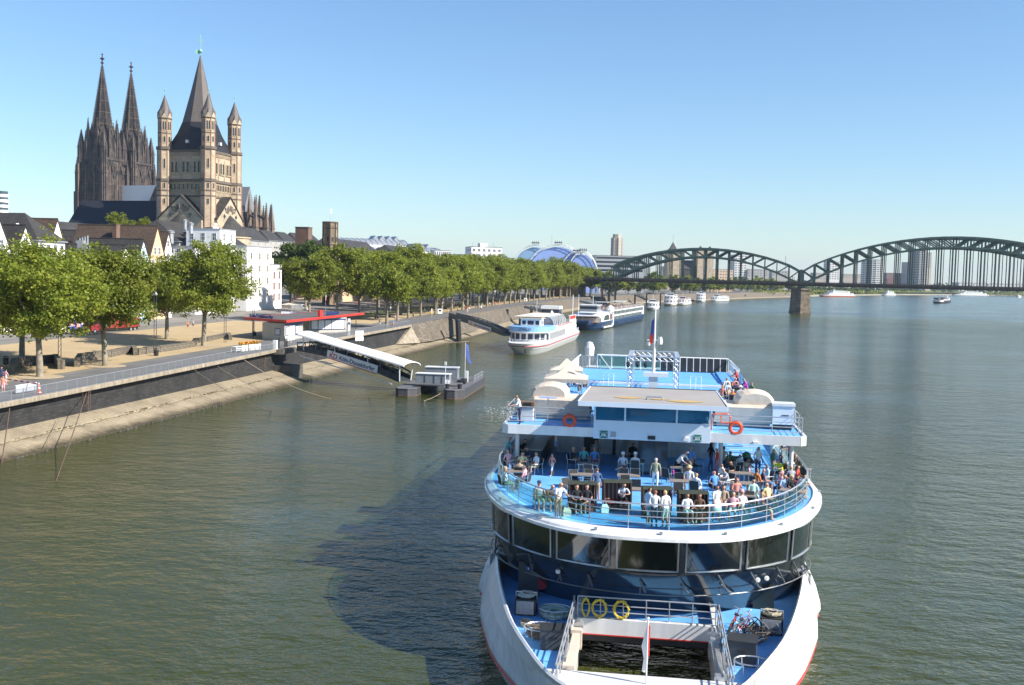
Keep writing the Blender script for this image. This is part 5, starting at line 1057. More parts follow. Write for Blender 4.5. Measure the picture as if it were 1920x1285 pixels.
put('roof_lettering', tm, kt, RC[0] + e * 22 + Vector((-.5, 0, 4.05)), rot=(math.pi / 2, 0, math.atan2(e.y, e.x)), scale=(1.0, 1.0, 1)); e2 = (RC[0] - RC[3]).normalized(); put('roof_lettering', tm, kt, RC[3] + e2 * 1.0 + Vector((.3, .4, 3.95)), rot=(math.pi / 2, 0, math.atan2(e2.y, e2.x)), scale=(.95, .95, 1))
mb = MB(); c = RC[0] + e * 18.5; mb.obox((c.x - .5, c.y, 3.9), 1.6, .5, 1.3, math.atan2(e.y, e.x)); mb.build('red_sign_box', RED, kt)
mb = MB(); mb.box(-.25, .25, -.2, .2, 0, 3.4); t = thing('white_pillar', 'white pillar standing right of the kiosk shutters', 'pillar', (-32.8, 208.5, 5.2), .3); mb.build('shaft', WALLWHITE, t); mb = MB(); mb.box(-.2, .2, -.21, -.202, 2.2, 2.7); mb.build('number_plate', KB, t)
t = thing('sign_board', 'two white notice boards on posts by the quay railing', 'notice board', W(674, 641, 5.3), .75); mb = MB(); [mb.box(x, x + .55, -.03, .03, z, z + h) for x in (-.9, -.3, .3) for z, h in ((1.15, .85), (.2, .75))]; mb.build('panel', WALLWHITE, t); mb = MB()
for x in (-.7, 0, .7): mb.tube([(x, .06, 0), (x, .06, 2.2)], .04, 5)
mb.build('post', GALV, t)
def flagpole(px, py, h, cols, label, y=None):
 p = W(px, py, 5.2); t = thing('flagpole', label, 'flagpole', p, 0, 'white flagpoles by the kiosk'); mb = MB(); mb.tube([(0, 0, 0), (0, 0, h)], [.075, .04], 6); mb.build('pole', WHITE, t)
 for i, c in enumerate(cols): mb = MB(); z1 = h - .2 - 1.1 * i; mb.loft([[(0, 0, z1), (.22, .1, z1 - .2), (.1, .2, z1 - .3)], [(0, 0, z1 - 1.1), (.32, .05, z1 - 1.15), (.15, .22, z1 - 1.2)]], closed=False); mb.build('flag', c, t)
flagpole(547, 606, 7.5, (WHITE, RED), 'flagpole with a limp red and white flag left on the kiosk'); flagpole(610, 597, 7.2, (WHITE, RED), 'flagpole with a limp white and red flag behind the kiosk roof')
# planter boxes with flowers
p = W(456, 659, 5.0); t = thing('flower_stall', 'white crate stand with red and yellow flowers by the railing', 'flower stand', p, math.radians(72)); mb = MB()
for x in (-1.1, .9, 2.7): mb.box(x, x + 1.7, -.5, .5, 0.05, 1.0)
mb.build('planter_box', mat('planter_white', (0.72, 0.71, 0.66), 0.7, var=.08, stripes=(2, .34, .06, (.3, .28, .25))), t); mb = MB(); mb.box(-2.7, -1.2, -.45, .45, .8, .88)
for x in (-2.7, -1.25):
 for y in (-.45, .4): mb.box(x, x + .06, y, y + .06, 0, .8)
for z in (.25, .5): mb.box(-2.7, -1.2, -.45, -.41, z, z + .1)
mb.build('frame_table', WALLWHITE, t); g = np.random.default_rng(4)
for nm, m_, k in (('leaves', PLANE_LEAF, 260), ('red_blossom', RED, 130), ('yellow_blossom', mat('yellow_petal', (0.75, 0.45, 0.03), 0.6), 130)):
 C = np.stack([g.uniform(-1, 4.3, k), g.uniform(-.45, .45, k), 1.0 + g.uniform(0, .4, k) + (.08 if nm != 'leaves' else 0)], 1); N_ = g.normal(size=(k, 3)); A_ = np.cross(N_, [0, 0, 1.]); A_ /= np.linalg.norm(A_, axis=1)[:, None]; B_ = np.cross(A_, N_); B_ /= np.linalg.norm(B_, axis=1)[:, None]
 put(nm, quads_mesh(nm, C.astype(np.float32), (A_ * .09).astype(np.float32), (B_ * .09).astype(np.float32), m_), t, kind='stuff')
# traffic cone, barrier bar
p = W(73, 738, 4.6); t = thing('traffic_cone', 'orange traffic cone by the quay railing at left', 'cone', p, .2); mb = MB(); mb.box(-.32, .32, -.32, .32, 0, .06); mb.build('base', ORANGE, t); mb = MB(); mb.lathe([(.22, .06), (.05, 1.1), (.02, 1.12)], n=12); mb.build('cone', mat('cone_orange', (0.8, 0.13, 0.04), .5, stripes=(2, .5, .4, (.75, .75, .72))), t)
p = W(5, 727, 4.6); q = W(73, 722, 5.5); t = thing('barrier_bar', 'red and white barrier bar leading to the orange cone', 'barrier', p, 0); mb = MB(); mb.beam((0, 0, 1.0), (q.x - p.x, q.y - p.y, 1.0), .06, .16); mb.build('bar', mat('barrier_red', (0.75, 0.72, 0.7), .5, stripes=(0, 1.0, .5, (.6, .05, .04))), t); mb = MB(); mb.box(-.05, .05, -.25, .25, 0, 1.0); mb.build('leg', GALV, t)
p = W(50, 735, 4.6); t = thing('white_board', 'white plank leaning on the railing near the cone', 'board', p, bank_rz(100)); mb = MB(); mb.box(-1.8, 1.6, -.04, .04, .05, .85); mb.build('panel', mat('grey_board', (.42, .44, .47), .6), t); mb = MB(); mb.box(-1.85, 1.65, -.06, .06, .8, .86); mb.build('rim', WALLWHITE, t)

# ------------------------------------------------------------------ gangways
GWD = mat('gangway_dark', (0.045, 0.055, 0.068), 0.5, 0.2, var=0.2); GWG = mat('gangway_grey', (0.10, 0.12, 0.14), 0.5, 0.2, var=0.15); KRED = mat('print_red', (0.55, 0.02, 0.03), 0.5); KNAVY = mat('print_navy', (0.03, 0.04, 0.10), 0.5)
def banner(t, x0, x1, zf, h, y, parent):
 """White banner with the company lettering on the near side of a gangway; zf(x) is its lower edge."""
 s = (zf(x1) - zf(x0)) / (x1 - x0); an = math.atan(s); L = (x1 - x0) / math.cos(an); b = put('banner', MB().box(0, L, -.03, 0, 0, h).mesh('banner', WALLWHITE), parent, (x0, y, zf(x0)), rot=(0, -an, 0))
 m1 = text_mesh('KD', h * .78, .004, True); m1.materials.append(KRED); put('logo_lettering', m1, b, (L * .05, -.036, h * .2), rot=(math.pi / 2, 0, 0), scale=(1.25, 1, 1))
 mb = MB(); mb.extr([(0, 0), (.5, 0), (.25, h * .16)], (L * .085, -.034, h * .82), (1, 0, 0), (0, 0, 1), (0, -1, 0), .005); mb.build('logo_pennant', KRED, b)
 m2 = text_mesh('Köln-Düsseldorfer', h * .68, .004, True); m2.materials.append(KNAVY); w = max(v.co.x for v in m2.vertices); put('lettering', m2, b, (L * .25, -.036, h * .26), rot=(math.pi / 2, 0, 0), scale=(L * .70 / w, 1, 1))
 mb = MB(); mb.box(0, L, -.036, -.031, 0, h * .1); mb.build('red_line', KRED, b)
def gangway(name, label, A, Bp, hgt=1.7, width=2.4, col=GWD, sag=.5, n=12, ban=None, plate=.75, group='gangways from the quay'):
 d = Bp - A; L = d.xy.length; rz = math.atan2(d.y, d.x); t = thing(name, label, 'gangway', A, rz, group)
 zl = lambda x: d.z * x / L - .1 + sag * 4 * (x / L) * (1 - x / L) * .4
 zt_ = lambda x: zl(x) + hgt * (.62 + .38 * math.sin(math.pi * min(1, max(0, x / L))))
 mb = MB()
 for k in range(n): a, b = L * k / n, L * (k + 1) / n; mb.hexa([(a, -width / 2, zl(a)), (b, -width / 2, zl(b)), (b, width / 2, zl(b)), (a, width / 2, zl(a)), (a, -width / 2, zl(a) + .16), (b, -width / 2, zl(b) + .16), (b, width / 2, zl(b) + .16), (a, width / 2, zl(a) + .16)])
 mb.build('walkway', col, t)
 for s in (-1, 1):
  y = s * (width / 2 + .06); mb = MB()
  for k in range(n):
   a, b = L * k / n, L * (k + 1) / n
   mb.beam((a, y, zt_(a)), (b, y, zt_(b)), .16, .2); mb.beam((a, y, zl(a)), (b, y, zl(b)), .16, .28); mb.beam((a, y, zl(a)), (a, y, zt_(a)), .1, .1); mb.beam((a, y, zl(a)), (b, y, zt_(b)) if k % 2 == 0 else (b, y, zt_(b)), .09, .09)
   for f in (.3, .55): mb.beam((a, y - s * .05, zl(a) + f * (zt_(a) - zl(a))), (b, y - s * .05, zl(b) + f * (zt_(b) - zl(b))), .05, .05)
   mb.hexa([(a, y + .02, zl(a) + .1), (b, y + .02, zl(b) + .1), (b, y + .05, zl(b) + .1), (a, y + .05, zl(a) + .1), (a, y + .02, zl(a) + plate), (b, y + .02, zl(b) + plate), (b, y + .05, zl(b) + plate), (a, y + .05, zl(a) + plate)])
  tr = mb.build('side_truss', col, t)
  if s == -1 and ban: banner(t, ban[0] * L, ban[1] * L, lambda x: zl(x) - .3, ban[2], y - .13, tr)
 return t, L, zl, zt_
GA, GB = Vector((-34.6, 172.2, 5.0)), Vector((-16.3, 159.2, 1.55))
t, L, zl, zt_ = gangway('covered_gangway', 'dark covered gangway with a white curved roof and company banner', GA, GB, 2.0, 2.6, ban=(.31, .80, 1.35), sag=1.6)
mb = MB(); rings = []                                       # white arched awning standing on posts
ROOFC = mat('white_awning', (0.80, 0.79, 0.77), 0.6, var=0.03)
ra, rb = Vector((.6, 0, 2.45)), Vector((L - .2 + 1.6, 0, GB.z - GA.z + 2.3))
for q in range(9):
 c = ra.lerp(rb, q / 8); rings.append([(c.x, -2.0 * math.cos(math.pi * i / 10), c.z + .62 * math.sin(math.pi * i / 10)) for i in range(11)] + [(c.x, 1.93 * math.cos(math.pi * i / 10), c.z - .06 + .58 * math.sin(math.pi * i / 10)) for i in range(11)])
mb.loft(rings); rf = mb.build('awning', ROOFC, t)
mb = MB()
for f in (.04, .35, .66, .95):
 c = ra.lerp(rb, f)
 for s in (-1, 1): mb.tube([(min(c.x, L), s * 1.3, zl(min(c.x, L))), (c.x, s * 1.6, c.z + .25)], .09, 6)
mb.build('awning_post', WHITE, t); mb = MB()
for s in (-1,):
 for k in range(10):
  c, e = ra.lerp(rb, .1 + .085 * k), ra.lerp(rb, .1 + .085 * (k + 1)); mb.tube([(c.x, s * 1.5, c.z + .2), (e.x, s * 1.5, e.z + .2)], .05, 4); mb.tube([(c.x, s * 1.5, c.z - .5), (e.x, s * 1.5, e.z - .5)], .05, 4); mb.tube([(c.x, s * 1.5, c.z - .5), ((c.x + e.x) / 2, s * 1.5, (c.z + e.z) / 2 + .2), (e.x, s * 1.5, e.z - .5)], .04, 4)
mb.build('awning_truss', GWD, t)
mb = MB(); mb.beam((1.2, -1.9, -.9), (L - 1, -1.9, GB.z - GA.z - .55), .12, .14); mb.build('pipe', WHITE, t)
# abutment in the slope recess
ya = 172; mb = MB(); P = [B(169.6, 6.2), B(174.4, 6.2), B(174.4, 2.6), B(169.6, 2.6)]; mb.hexa([(p.x, p.y, -2) for p in P] + [(p.x, p.y, 2.3) for p in P]); P2 = [B(168.6, 6.6), B(175.6, 6.6), B(175.2, 4.1), B(169.2, 4.1)]; mb.hexa([(p.x, p.y, 4.2) for p in P2] + [(p.x, p.y, 5.02) for p in P2])
mb.build('gangway_abutment', mat('shaded_concrete', (0.10, 0.09, 0.075), .8, var=.3, streak=.3), label='dark concrete abutment under the covered gangway', cat='abutment')  # dark tone stands in for the shadowed face of the concrete
t = thing('landing_gate', 'black barred gate at the shore end of the covered gangway', 'gate', B(172, 5.4, 5.02), bank_rz(172)); mb = MB()
for x in (-2.4, -1.2, 1.2, 2.4): mb.tube([(x, 0, 0), (x, 0, 1.9)], .06, 5)
for k in range(14): mb.tube([(-2.4 + .09 * k, 0, .1), (-2.4 + .09 * k, 0, 1.5)], .015, 4); mb.tube([(1.2 + .09 * k, 0, .1), (1.2 + .09 * k, 0, 1.5)], .015, 4)
for z in (.15, 1.5): mb.tube([(-2.4, 0, z), (-1.2, 0, z)], .03, 4); mb.tube([(1.2, 0, z), (2.4, 0, z)], .03, 4)
mb.build('bars', BLACK, t); mb = MB(); mb.box(-3.2, -2.6, -.3, .3, 0, 1.5); mb.build('ticket_post', WALLWHITE, t)
# pontoon
PGREY = mat('pontoon_steel', (0.085, 0.085, 0.092), 0.6, 0.2, var=0.25, scale=.6, streak=0.3); PDECK = mat('pontoon_deck', (0.11, 0.11, 0.115), 0.85, var=.2, scale=.6); CONT = mat('shelter_grey', (0.24, 0.26, 0.28), 0.55, var=.15, streak=.15)
pz = -math.atan2(2.6, 20); pt = thing('landing_pontoon', 'grey landing pontoon on two steel floats with low shelters', 'pontoon', (-11.8, 149.6, 0), pz)
def float_(x0, x1, y0, y1, h):
 mb = MB(); c = 1.1; pl = [(x0 + c * .4, y0 + c), (x0 + c, y0), (x1 - c, y0), (x1, y0 + c), (x1, y1 - c), (x1 - c, y1), (x0 + c, y1), (x0 + c * .4, y1 - c)]; mb.loft([[(x, y, z) for x, y in pl] for z in (-1, h)]); f = mb.build('float', PGREY, pt); mb = MB(); pl2 = [(x * .98 + (x0 + x1) * .01, y * .98 + (y0 + y1) * .01) for x, y in pl]; mb.prism(pl2, h - .02, h + .03); mb.build('float_deck', PDECK, f)
 mb = MB(); mb.tube([(x, y, h) for x, y in pl], .07, 5, closed=True); mb.tube([(x, y, .12) for x, y in pl], .05, 5, closed=True, mi=1); mb.build('rubbing_strake', [PGREY, mat('rust', (.16, .08, .04), .9, var=.4)], f)
float_(-5.8, -2.2, .5, 19, 1.15); float_(1.7, 5.0, -.9, 21, 1.35)
mb = MB(); mb.box(-3, 3.5, 4, 16, 1.42, 1.6); mb.build('bridge_deck', PDECK, pt)
mb = MB(); mb.box(-3.2, 1.9, 5.2, 6.8, 1.62, 3.0); sh = mb.build('shelter', CONT, pt); mb = MB(); mb.box(-3.3, 2.0, 5.1, 6.9, 3.0, 3.1); mb.build('shelter_roof', WHITE, sh)
mb = MB(); mb.box(-3.4, 1.7, 13, 14.6, 1.62, 3.3); sh = mb.build('shelter', CONT, pt); mb = MB(); mb.box(-3.5, 1.8, 12.9, 14.7, 3.3, 3.42); mb.build('shelter_roof', WHITE, sh)
mb = MB()
for x in (-1.8, -.4, .8): mb.box(x, x + .06, 5.14, 5.2, 1.62, 3.0)
mb.build('shelter_joint', DARKSTEEL, pt)
mb = MB(); mb.lathe([(.3, 1.38), (.3, 1.9), (.38, 1.95), (.38, 2.05)], (4.2, 1.5, 0), 10); mb.lathe([(.3, 1.38), (.3, 1.9), (.38, 1.95), (.38, 2.05)], (2.4, 1.2, 0), 10); mb.box(2.6, 3.8, 8, 9, 1.38, 1.95); mb.lathe([(.5, 1.4), (.5, 2.0)], (3.2, 10.5, 0), 10); mb.build('bollard', BLACK, pt)
mb = MB(); mb.tube([(1.9, 2.2, 1.4), (1.9, 2.2, 5.0)], .05, 5); mb.box(1.75, 2.05, 2.1, 2.3, 4.7, 5.2); mb.tube([(2.9, 13, 1.4), (2.9, 13, 7.4)], .04, 5); mb.box(1.9, 2.4, 2.3, 2.7, 1.4, 2.5); mb.box(3.2, 3.7, 11, 11.5, 1.4, 3.1); mb.build('signal_post', WHITE, pt)
mb = MB()
for k in range(7): mb.tube([(4.7, 11 + 1.4 * k, 1.35), (4.7, 11 + 1.4 * k, 2.4)], .035, 4)
mb.tube([(4.7, 11, 2.4), (4.7, 19.4, 2.4)], .035, 4); mb.tube([(4.7, 11, 1.9), (4.7, 19.4, 1.9)], .025, 4); mb.build('guard_rail', GALV, pt)
t = thing('flag', 'blue and white flag hanging on the pontoon pole', 'flag', pt.matrix_basis @ Vector((2.96, 13, 0))); mb = MB(); mb.loft([[(0.03, 0, 7.2), (.35, .15, 7.0), (.2, .35, 6.9)], [(.05, 0, 5.4), (.6, .1, 5.2), (.4, .3, 5.1)], [(.5, 0, 4.2), (1.0, .1, 4.0), (.9, .2, 4.0)]], closed=False); mb.build('cloth', mat('blue_flag', (.08, .12, .40), .7), t)
# other gangways along the wall
def dark_pole(px, py0, py1, ztop, label, r=.35, lean=0):
 p = W(px, py1, .2); t = thing('mooring_dolphin', label, 'mooring post', p, 0, 'dark steel mooring posts by the quay'); h = zat(px, py0, p.y); mb = MB(); mb.tube([(0, 0, -1), (lean, 0, h)], r, 8); mb.build('post', BLACK, t); mb = MB(); mb.lathe([(r * 1.15, h - .4), (r * 1.15, h)], (lean, 0, 0), 8); mb.build('cap', DARKSTEEL, t)
A2 = Vector((-16.8, 291, 6.1)); t, L, _, _2 = gangway('gangway', 'grey gangway with a banner leading to the moored white excursion boat', A2, Vector((-.8, 262, 2.9)), 1.6, 2.2, GWG, .35, ban=(.38, .78, 1.15), plate=1.3)
dark_pole(861, 600, 642, 5, 'thick dark post under the second gangway', .7, -.5); dark_pole(839, 598, 633, 5, 'dark post on the quay wall left of the second gangway', .42)
dark_pole(951, 581, 608, 5, 'dark post on the quay wall above the white excursion boat', .45); dark_pole(996, 580, 605, 5, 'dark post behind the white excursion boat', .55)
gangway('gangway', 'pale grey gangway sloping down behind the white excursion boat', W(988, 577, 6.4), W(1052, 598, 3.2), 2.2, 2.6, mat('gangway_pale', (.36, .38, .40), .5, .2), 1.2)
gangway('gangway', 'pale grey gangway behind the long river cruiser', W(1090, 566, 6.4), W(1128, 580, 3.4), 2.2, 2.6, MATS['gangway_pale'], 1.0)
for i, (xa, ya_, xb, yb_, lab) in enumerate(((1142, 552, 1158, 560, 'first dark gangway under the near end of the bridge'), (1192, 554, 1212, 563, 'second dark gangway under the bridge'), (1214, 551, 1240, 560, 'third dark gangway under the bridge'), (1239, 551, 1256, 559, 'fourth dark gangway under the bridge'), (1368, 545, 1396, 555, 'farthest dark gangway on the wall right of the small boats'))): gangway('gangway', lab, W(xa, ya_, 6.3), W(xb, yb_, 3.0), 2.0, 2.4, GWD, .5, n=8)
for i, (px, y0, y1, lab) in enumerate(((1190, 554, 576, 'dark post at the head of the second bridge gangway'), (1212, 551, 574, 'dark post between the second and third bridge gangways'), (1238, 551, 573, 'dark post at the head of the fourth bridge gangway'), (1142, 551, 577, 'dark post at the near end of the bridge'), (1293, 548, 562, 'dark post behind the small white boats'), (1360, 544, 557, 'left of a pair of dark posts on the far wall'), (1370, 544, 558, 'right of a pair of dark posts on the far wall'), (1413, 543, 555, 'lone dark post farthest along the wall'))): dark_pole(px, y0, y1, 5, lab, .5)
# mooring lines and chains, hanging in a curve
ROPE = mat('old_rope', (0.20, 0.16, 0.11), 0.9, var=.2); CHAIN = mat('rusty_chain', (0.13, 0.075, 0.05), 0.8, var=.3); PALEROPE = mat('pale_rope', (.46, .38, .26), .9)
def rope(a, b, sag, label, m, r=.035, name='mooring_line', cat='rope'):
 a, b = Vector(a), Vector(b); t = tag(put(name, MB().tube([tuple(a.lerp(b, i / 10) - Vector((0, 0, sag * 4 * (i / 10) * (1 - i / 10))) - a) for i in range(11)], r, 4).mesh(name, m), None, a), label, cat, 'mooring lines and chains of the quay')
for (x0, y0, z0, x1, y1, z1, lab, m, sg) in ((18, 766, 3.9, 3, 868, .02, 'rusty chain nearest the left edge', CHAIN, .1), (163, 734, 4.0, 105, 902, .0, 'rusty chain from the wall ladder down into the river', CHAIN, .15), (113, 783, 2.0, 84, 838, .4, 'thin dark line crossing the slope left of the chain', ROPE, 0), (365, 694, 4.2, 510, 771, .0, 'mooring line left of the one from the railing corner', ROPE, .5), (408, 687, 4.3, 500, 735, .0, 'mooring line reaching the foot of the slope', ROPE, .3), (458, 675, 4.4, 620, 748, .0, 'long mooring line curving into the water before the gangway', PALEROPE, .7), (780, 633, 3.8, 880, 640, 2.2, 'pale mooring line crossing the brown wall', PALEROPE, .6), (848, 640, 1.0, 950, 647, 2.2, 'bow line of the white excursion boat', PALEROPE, .9), (735, 737, 1.0, 690, 745, 0, 'short line off the left float of the pontoon', PALEROPE, .1), (826, 738, 1.0, 795, 752, 0, 'short line off the right float of the pontoon', PALEROPE, .1), (318, 712, 2.6, 340, 772, .1, 'thin line over the slope in the middle of the wall', ROPE, 0), (266, 731, 2.3, 268, 768, .8, 'short iron rod on the slope', CHAIN, 0)): rope(W(x0, y0, z0), W(x1, y1, z1), sg, lab, m, .05 if m is CHAIN else .035)
for px, lab in ((166, 'ladder rungs and hanging chain on the dark wall near the first line'), (318, 'looped chain hanging on the dark wall'), (496, 'iron ladder at the end of the dark wall')):
 yq = front_y(px, 4.3) if False else None; p = W(px, {166: 742, 318: 708, 496: 674}[px], 3.6); t = thing('wall_ladder', lab, 'ladder', p, bank_rz(p.y), 'iron fittings on the quay wall'); mb = MB()
 for x in (-.22, .22): mb.tube([(x, -.1, -1.8), (x, -.1, .8)], .03, 4)
 for k in range(8): mb.tube([(-.22, -.1, -1.7 + .3 * k), (.22, -.1, -1.7 + .3 * k)], .02, 4)
 mb.build('rungs', CHAIN, t); mb = MB(); mb.tube([(-.2, -.18, .5), (-.5, -.2, -.8), (-.9, -.2, -1.1), (-1.3, -.2, -.4), (-1.4, -.2, .4)], .03, 4); mb.build('chain', CHAIN, t)
# ------------------------------------------------------------------ vehicles and cafe things on the square
TYRE = mat('tyre', (0.02, 0.02, 0.02), .9)
def wheel(t, x, y, r):
 mb = MB()
 for s in range(1): mb.lathe([(r * .5, -.12), (r, -.13), (r, .13), (r * .5, .12)], n=14)
 o = mb.build('wheel', TYRE, t); o.location = (x, y, r); o.rotation_euler = (math.pi / 2, 0, 0); mb = MB(); mb.lathe([(r * .5, -.14), (r * .5, .14)], n=10); mb.build('rim', GALV, o)
def lorry(p, rz, body, label, L=7.5, h=3.4, cabcol=None, name='parked_lorry', graf=None):
 t = thing(name, label, 'lorry', p, rz, 'vehicles parked behind the square'); mb = MB(); mb.box(2.1, L, -1.2, 1.2, .9, h); bx = mb.build('cargo_box', body, t)
 mb = MB(); mb.extr([(0, .5), (2.0, .5), (2.0, 2.9), (.9, 2.9), (.15, 1.7)], (0, 1.15, 0), (1, 0, 0), (0, 0, 1), (0, -1, 0), 2.3); mb.build('cab', cabcol or body, t)
 mb = MB(); mb.extr([(.45, 1.75), (1.7, 1.75), (1.7, 2.6), (.95, 2.6)], (0, -1.15, 0), (1, 0, 0), (0, 0, 1), (0, -1, 0), .02); mb.add([(.13, -1, 1.72), (.13, 1, 1.72), (.82, 1, 2.78), (.82, -1, 2.78)], [(0, 1, 2, 3)]); mb.build('window', PANE, t)
 if graf:
  for x, z, w, hh in ((2.6, 1.4, 1.6, 1.3), (4.6, 1.1, 1.1, 1.9), (6.0, 1.6, 1.2, 1.0)): mb = MB(); mb.extr([(0, 0), (w, .15), (w * .9, hh * .8), (w * .4, hh), (.1, hh * .6)], (x, -1.2, z), (1, 0, 0), (0, 0, 1), (0, -1, 0), .01); mb.build('painted_panel', graf, bx)
 mb = MB(); mb.box(0, L, -1.0, 1.0, .45, .9); mb.build('chassis', BLACK, t)
 for x in (1.0, L - 2.2, L - 1.1):
  for y in (-1.05, 1.05): wheel(t, x, y, .48)
def van(p, rz, col, label, L=5.2, h=2.3, group='vehicles parked behind the square', name='parked_van', cat='van', flash=None):
 t = thing(name, label, cat, p, rz, group); mb = MB(); pr_ = [(0, .35), (L, .35), (L, h * .95), (L - .2, h), (1.6, h), (1.0, h * .62), (.1, h * .48)]
 mb.extr(pr_, (0, .95, 0), (1, 0, 0), (0, 0, 1), (0, -1, 0), 1.9); mb.build('body', col, t); mb = MB(); mb.extr([(1.15, h * .6), (2.3, h * .6), (2.3, h * .92), (1.6, h * .92)], (0, -.95, 0), (1, 0, 0), (0, 0, 1), (0, -1, 0), .02); mb.add([(.98, -.85, h * .64), (.98, .85, h * .64), (1.55, .8, h * .97), (1.55, -.8, h * .97)], [(0, 1, 2, 3)]); mb.build('window', PANE, t)
 mb = MB(); mb.box(-.05, .2, -.95, .95, .3, .6); mb.build('bumper', BLACK, t)
 if flash: mb = MB(); mb.box(2.8, 4.2, -.962, -.952, .7, 1.9); mb.build('red_sign', flash, t)
 for x in (.95, L - 1.0):
  for y in (-.9, .9): wheel(t, x, y, .34)
lorry(W(100, 628, 5), 1.25, mat('lorry_blue', (.05, .08, .32), .4), 'blue lorry with white and coloured painted panels under the trees', graf=mat('lorry_graphics', (.75, .72, .65), .5, col2=(.75, .12, .08), scale=.9), cabcol=WHITE)
lorry(W(162, 626, 5), 1.2, mat('trailer_red', (.26, .02, .025), .5), 'long dark red stall trailer under the trees right of the blue lorry', L=13, h=2.9, name='stall_trailer')
van(W(20, 627, 5), 1.3, WHITE, 'white van at the far left behind the trees'); van(W(577, 586, 5.5), 2.75, WHITE, 'white van with a red sign behind the kiosk', flash=RED)
van(W(190, 612, 5), 1.35, DARKSTEEL, 'dark car half hidden by the red trailer', L=4.4, h=1.5, name='parked_car', cat='car')
PARA = mat('parasol_cloth', (.55, .48, .38), .8, var=.08)
def parasol(px, py, r, h, label):
 p = W(px, py, 5.5); t = thing('cafe_parasol', label, 'parasol', p, .4, 'cafe parasols'); mb = MB(); mb.lathe([(r, h - .55), (r * .98, h - .5), (.06, h)], n=4); mb.build('canopy', PARA, t); mb = MB(); mb.tube([(0, 0, 0), (0, 0, h)], .04, 5); mb.lathe([(.35, 0), (.35, .1)], n=10); mb.build('pole', GALV, t)
parasol(541, 590, 2.6, 3.3, 'flat cream parasol beside the low white house'); parasol(553, 588, 2.4, 3.3, 'cream parasol next to the flagpole behind the kiosk'); parasol(573, 583, 3.0, 4.2, 'peaked tan parasol under the dark trees')
p = W(527, 592, 5.5); t = thing('cafe_fence', 'red and white banner fence round the cafe behind the kiosk', 'fence', p, .25); mb = MB(); mb.box(0, 8.5, -.03, .03, .1, .55, 1); mb.box(0, 8.5, -.03, .03, .55, 1.1, 0); mb.build('banner', [mat('pale_blue_banner', (.55, .62, .75), .6), RED], t); mb = MB()
for k in range(7): mb.tube([(k * 1.4, .06, 0), (k * 1.4, .06, 1.15)], .03, 4)
mb.build('post', GALV, t)
# bicycles / dark clutter parked along the promenade as a hedge of things: benches in shade
for i in range(14):
 p = B(272 + 11.5 * i, 20.5); t = thing('park_bench', f'{ORD[i]} dark bench from the kiosk under the promenade trees', 'bench', (p.x, p.y, gz(p.y)), bank_rz(p.y), 'benches under the promenade trees'); mb = MB(); mb.box(-1.2, 1.2, -.25, .25, .4, .47); mb.build('seat', BLACK, t); mb = MB(); mb.box(-1.2, 1.2, .25, .3, .5, 1.0); mb.build('backrest', BLACK, t); mb = MB(); mb.box(-1.1, -1.0, -.2, .28, 0, .4); mb.box(1.0, 1.1, -.2, .28, 0, .4); mb.build('leg', BLACK, t)
for i, (px, py, lab) in enumerate(((985, 566, 'white ticket cabin above the second gangway'), (1077, 553, 'white ticket cabin at the head of the cruiser gangway'), (824, 590, 'pair of white notice panels at the head of the second gangway'))):
 p = W(px, py, 6.1); t = thing('quay_cabin', lab, 'cabin', p, .4, 'white cabins on the quay'); mb = MB(); mb.box(-.7, .7, -.4, .4, .3, 1.7); mb.build('wall', WALLWHITE, t); mb = MB(); mb.box(-.8, .8, -.5, .5, 1.7, 1.8); mb.build('roof', GALV, t); mb = MB(); mb.box(-.4, .4, -.43, -.402, .9, 1.4); mb.build('window', PANE, t)
# ------------------------------------------------------------------ moored and passing boats
HULLW = mat('hull_white', (0.78, 0.78, 0.77), 0.35, var=0.04, scale=.3, streak=.1); HULLB = mat('hull_blue', (0.02, 0.05, 0.13), 0.3, var=.12); HULLD = mat('hull_dark', (0.03, 0.032, 0.036), 0.5, var=.25)
SKYB = mat('bulwark_blue', (0.25, 0.47, 0.72), 0.4, var=.05); CANV = mat('cream_canopy', (0.66, 0.58, 0.47), 0.8, var=.06); TINT = mat('tinted_pane', (0.05, 0.07, 0.06), 0.06, var=.4, scale=.2, spec=.9); BLUEP = mat('cockpit_pane', (0.03, 0.04, 0.075), .1, var=.3)
def hull_ring(L, Wd, lb, z, k, ls=3.0, n=14, rake=0.0):
 P = []
 for i in range(n + 1):
  f = i / n; y = lb * (1 - math.cos(f * math.pi / 2)); w = Wd / 2 * math.sin(f * math.pi / 2) ** .8; P.append((-w * k, y + rake, z))
 P.append((-Wd / 2 * k, L - ls, z)); P.append((-Wd * .38 * k, L, z)); P.append((Wd * .38 * k, L, z)); P.append((Wd / 2 * k, L - ls, z))
 for i in range(n, 0, -1):
  f = i / n; y = lb * (1 - math.cos(f * math.pi / 2)); w = Wd / 2 * math.sin(f * math.pi / 2) ** .8; P.append((w * k, y + rake, z))
 return P
def hull(t, L, Wd, lb, zs, m, deckm=None, zd=None):
 mb = MB(); mb.loft([hull_ring(L, Wd, lb, z, k, rake=r) for z, k, r in zs], cap=True); h = mb.build('hull', m, t, smooth=False); return h
def win_row(t, me, pts, rz, name='window'):
 for p in pts: put(name, me, t, p, rz)
def pane(w, h, fm, gm): return window_mesh(w, h, fm, gm, (0, 0), .05, .06)
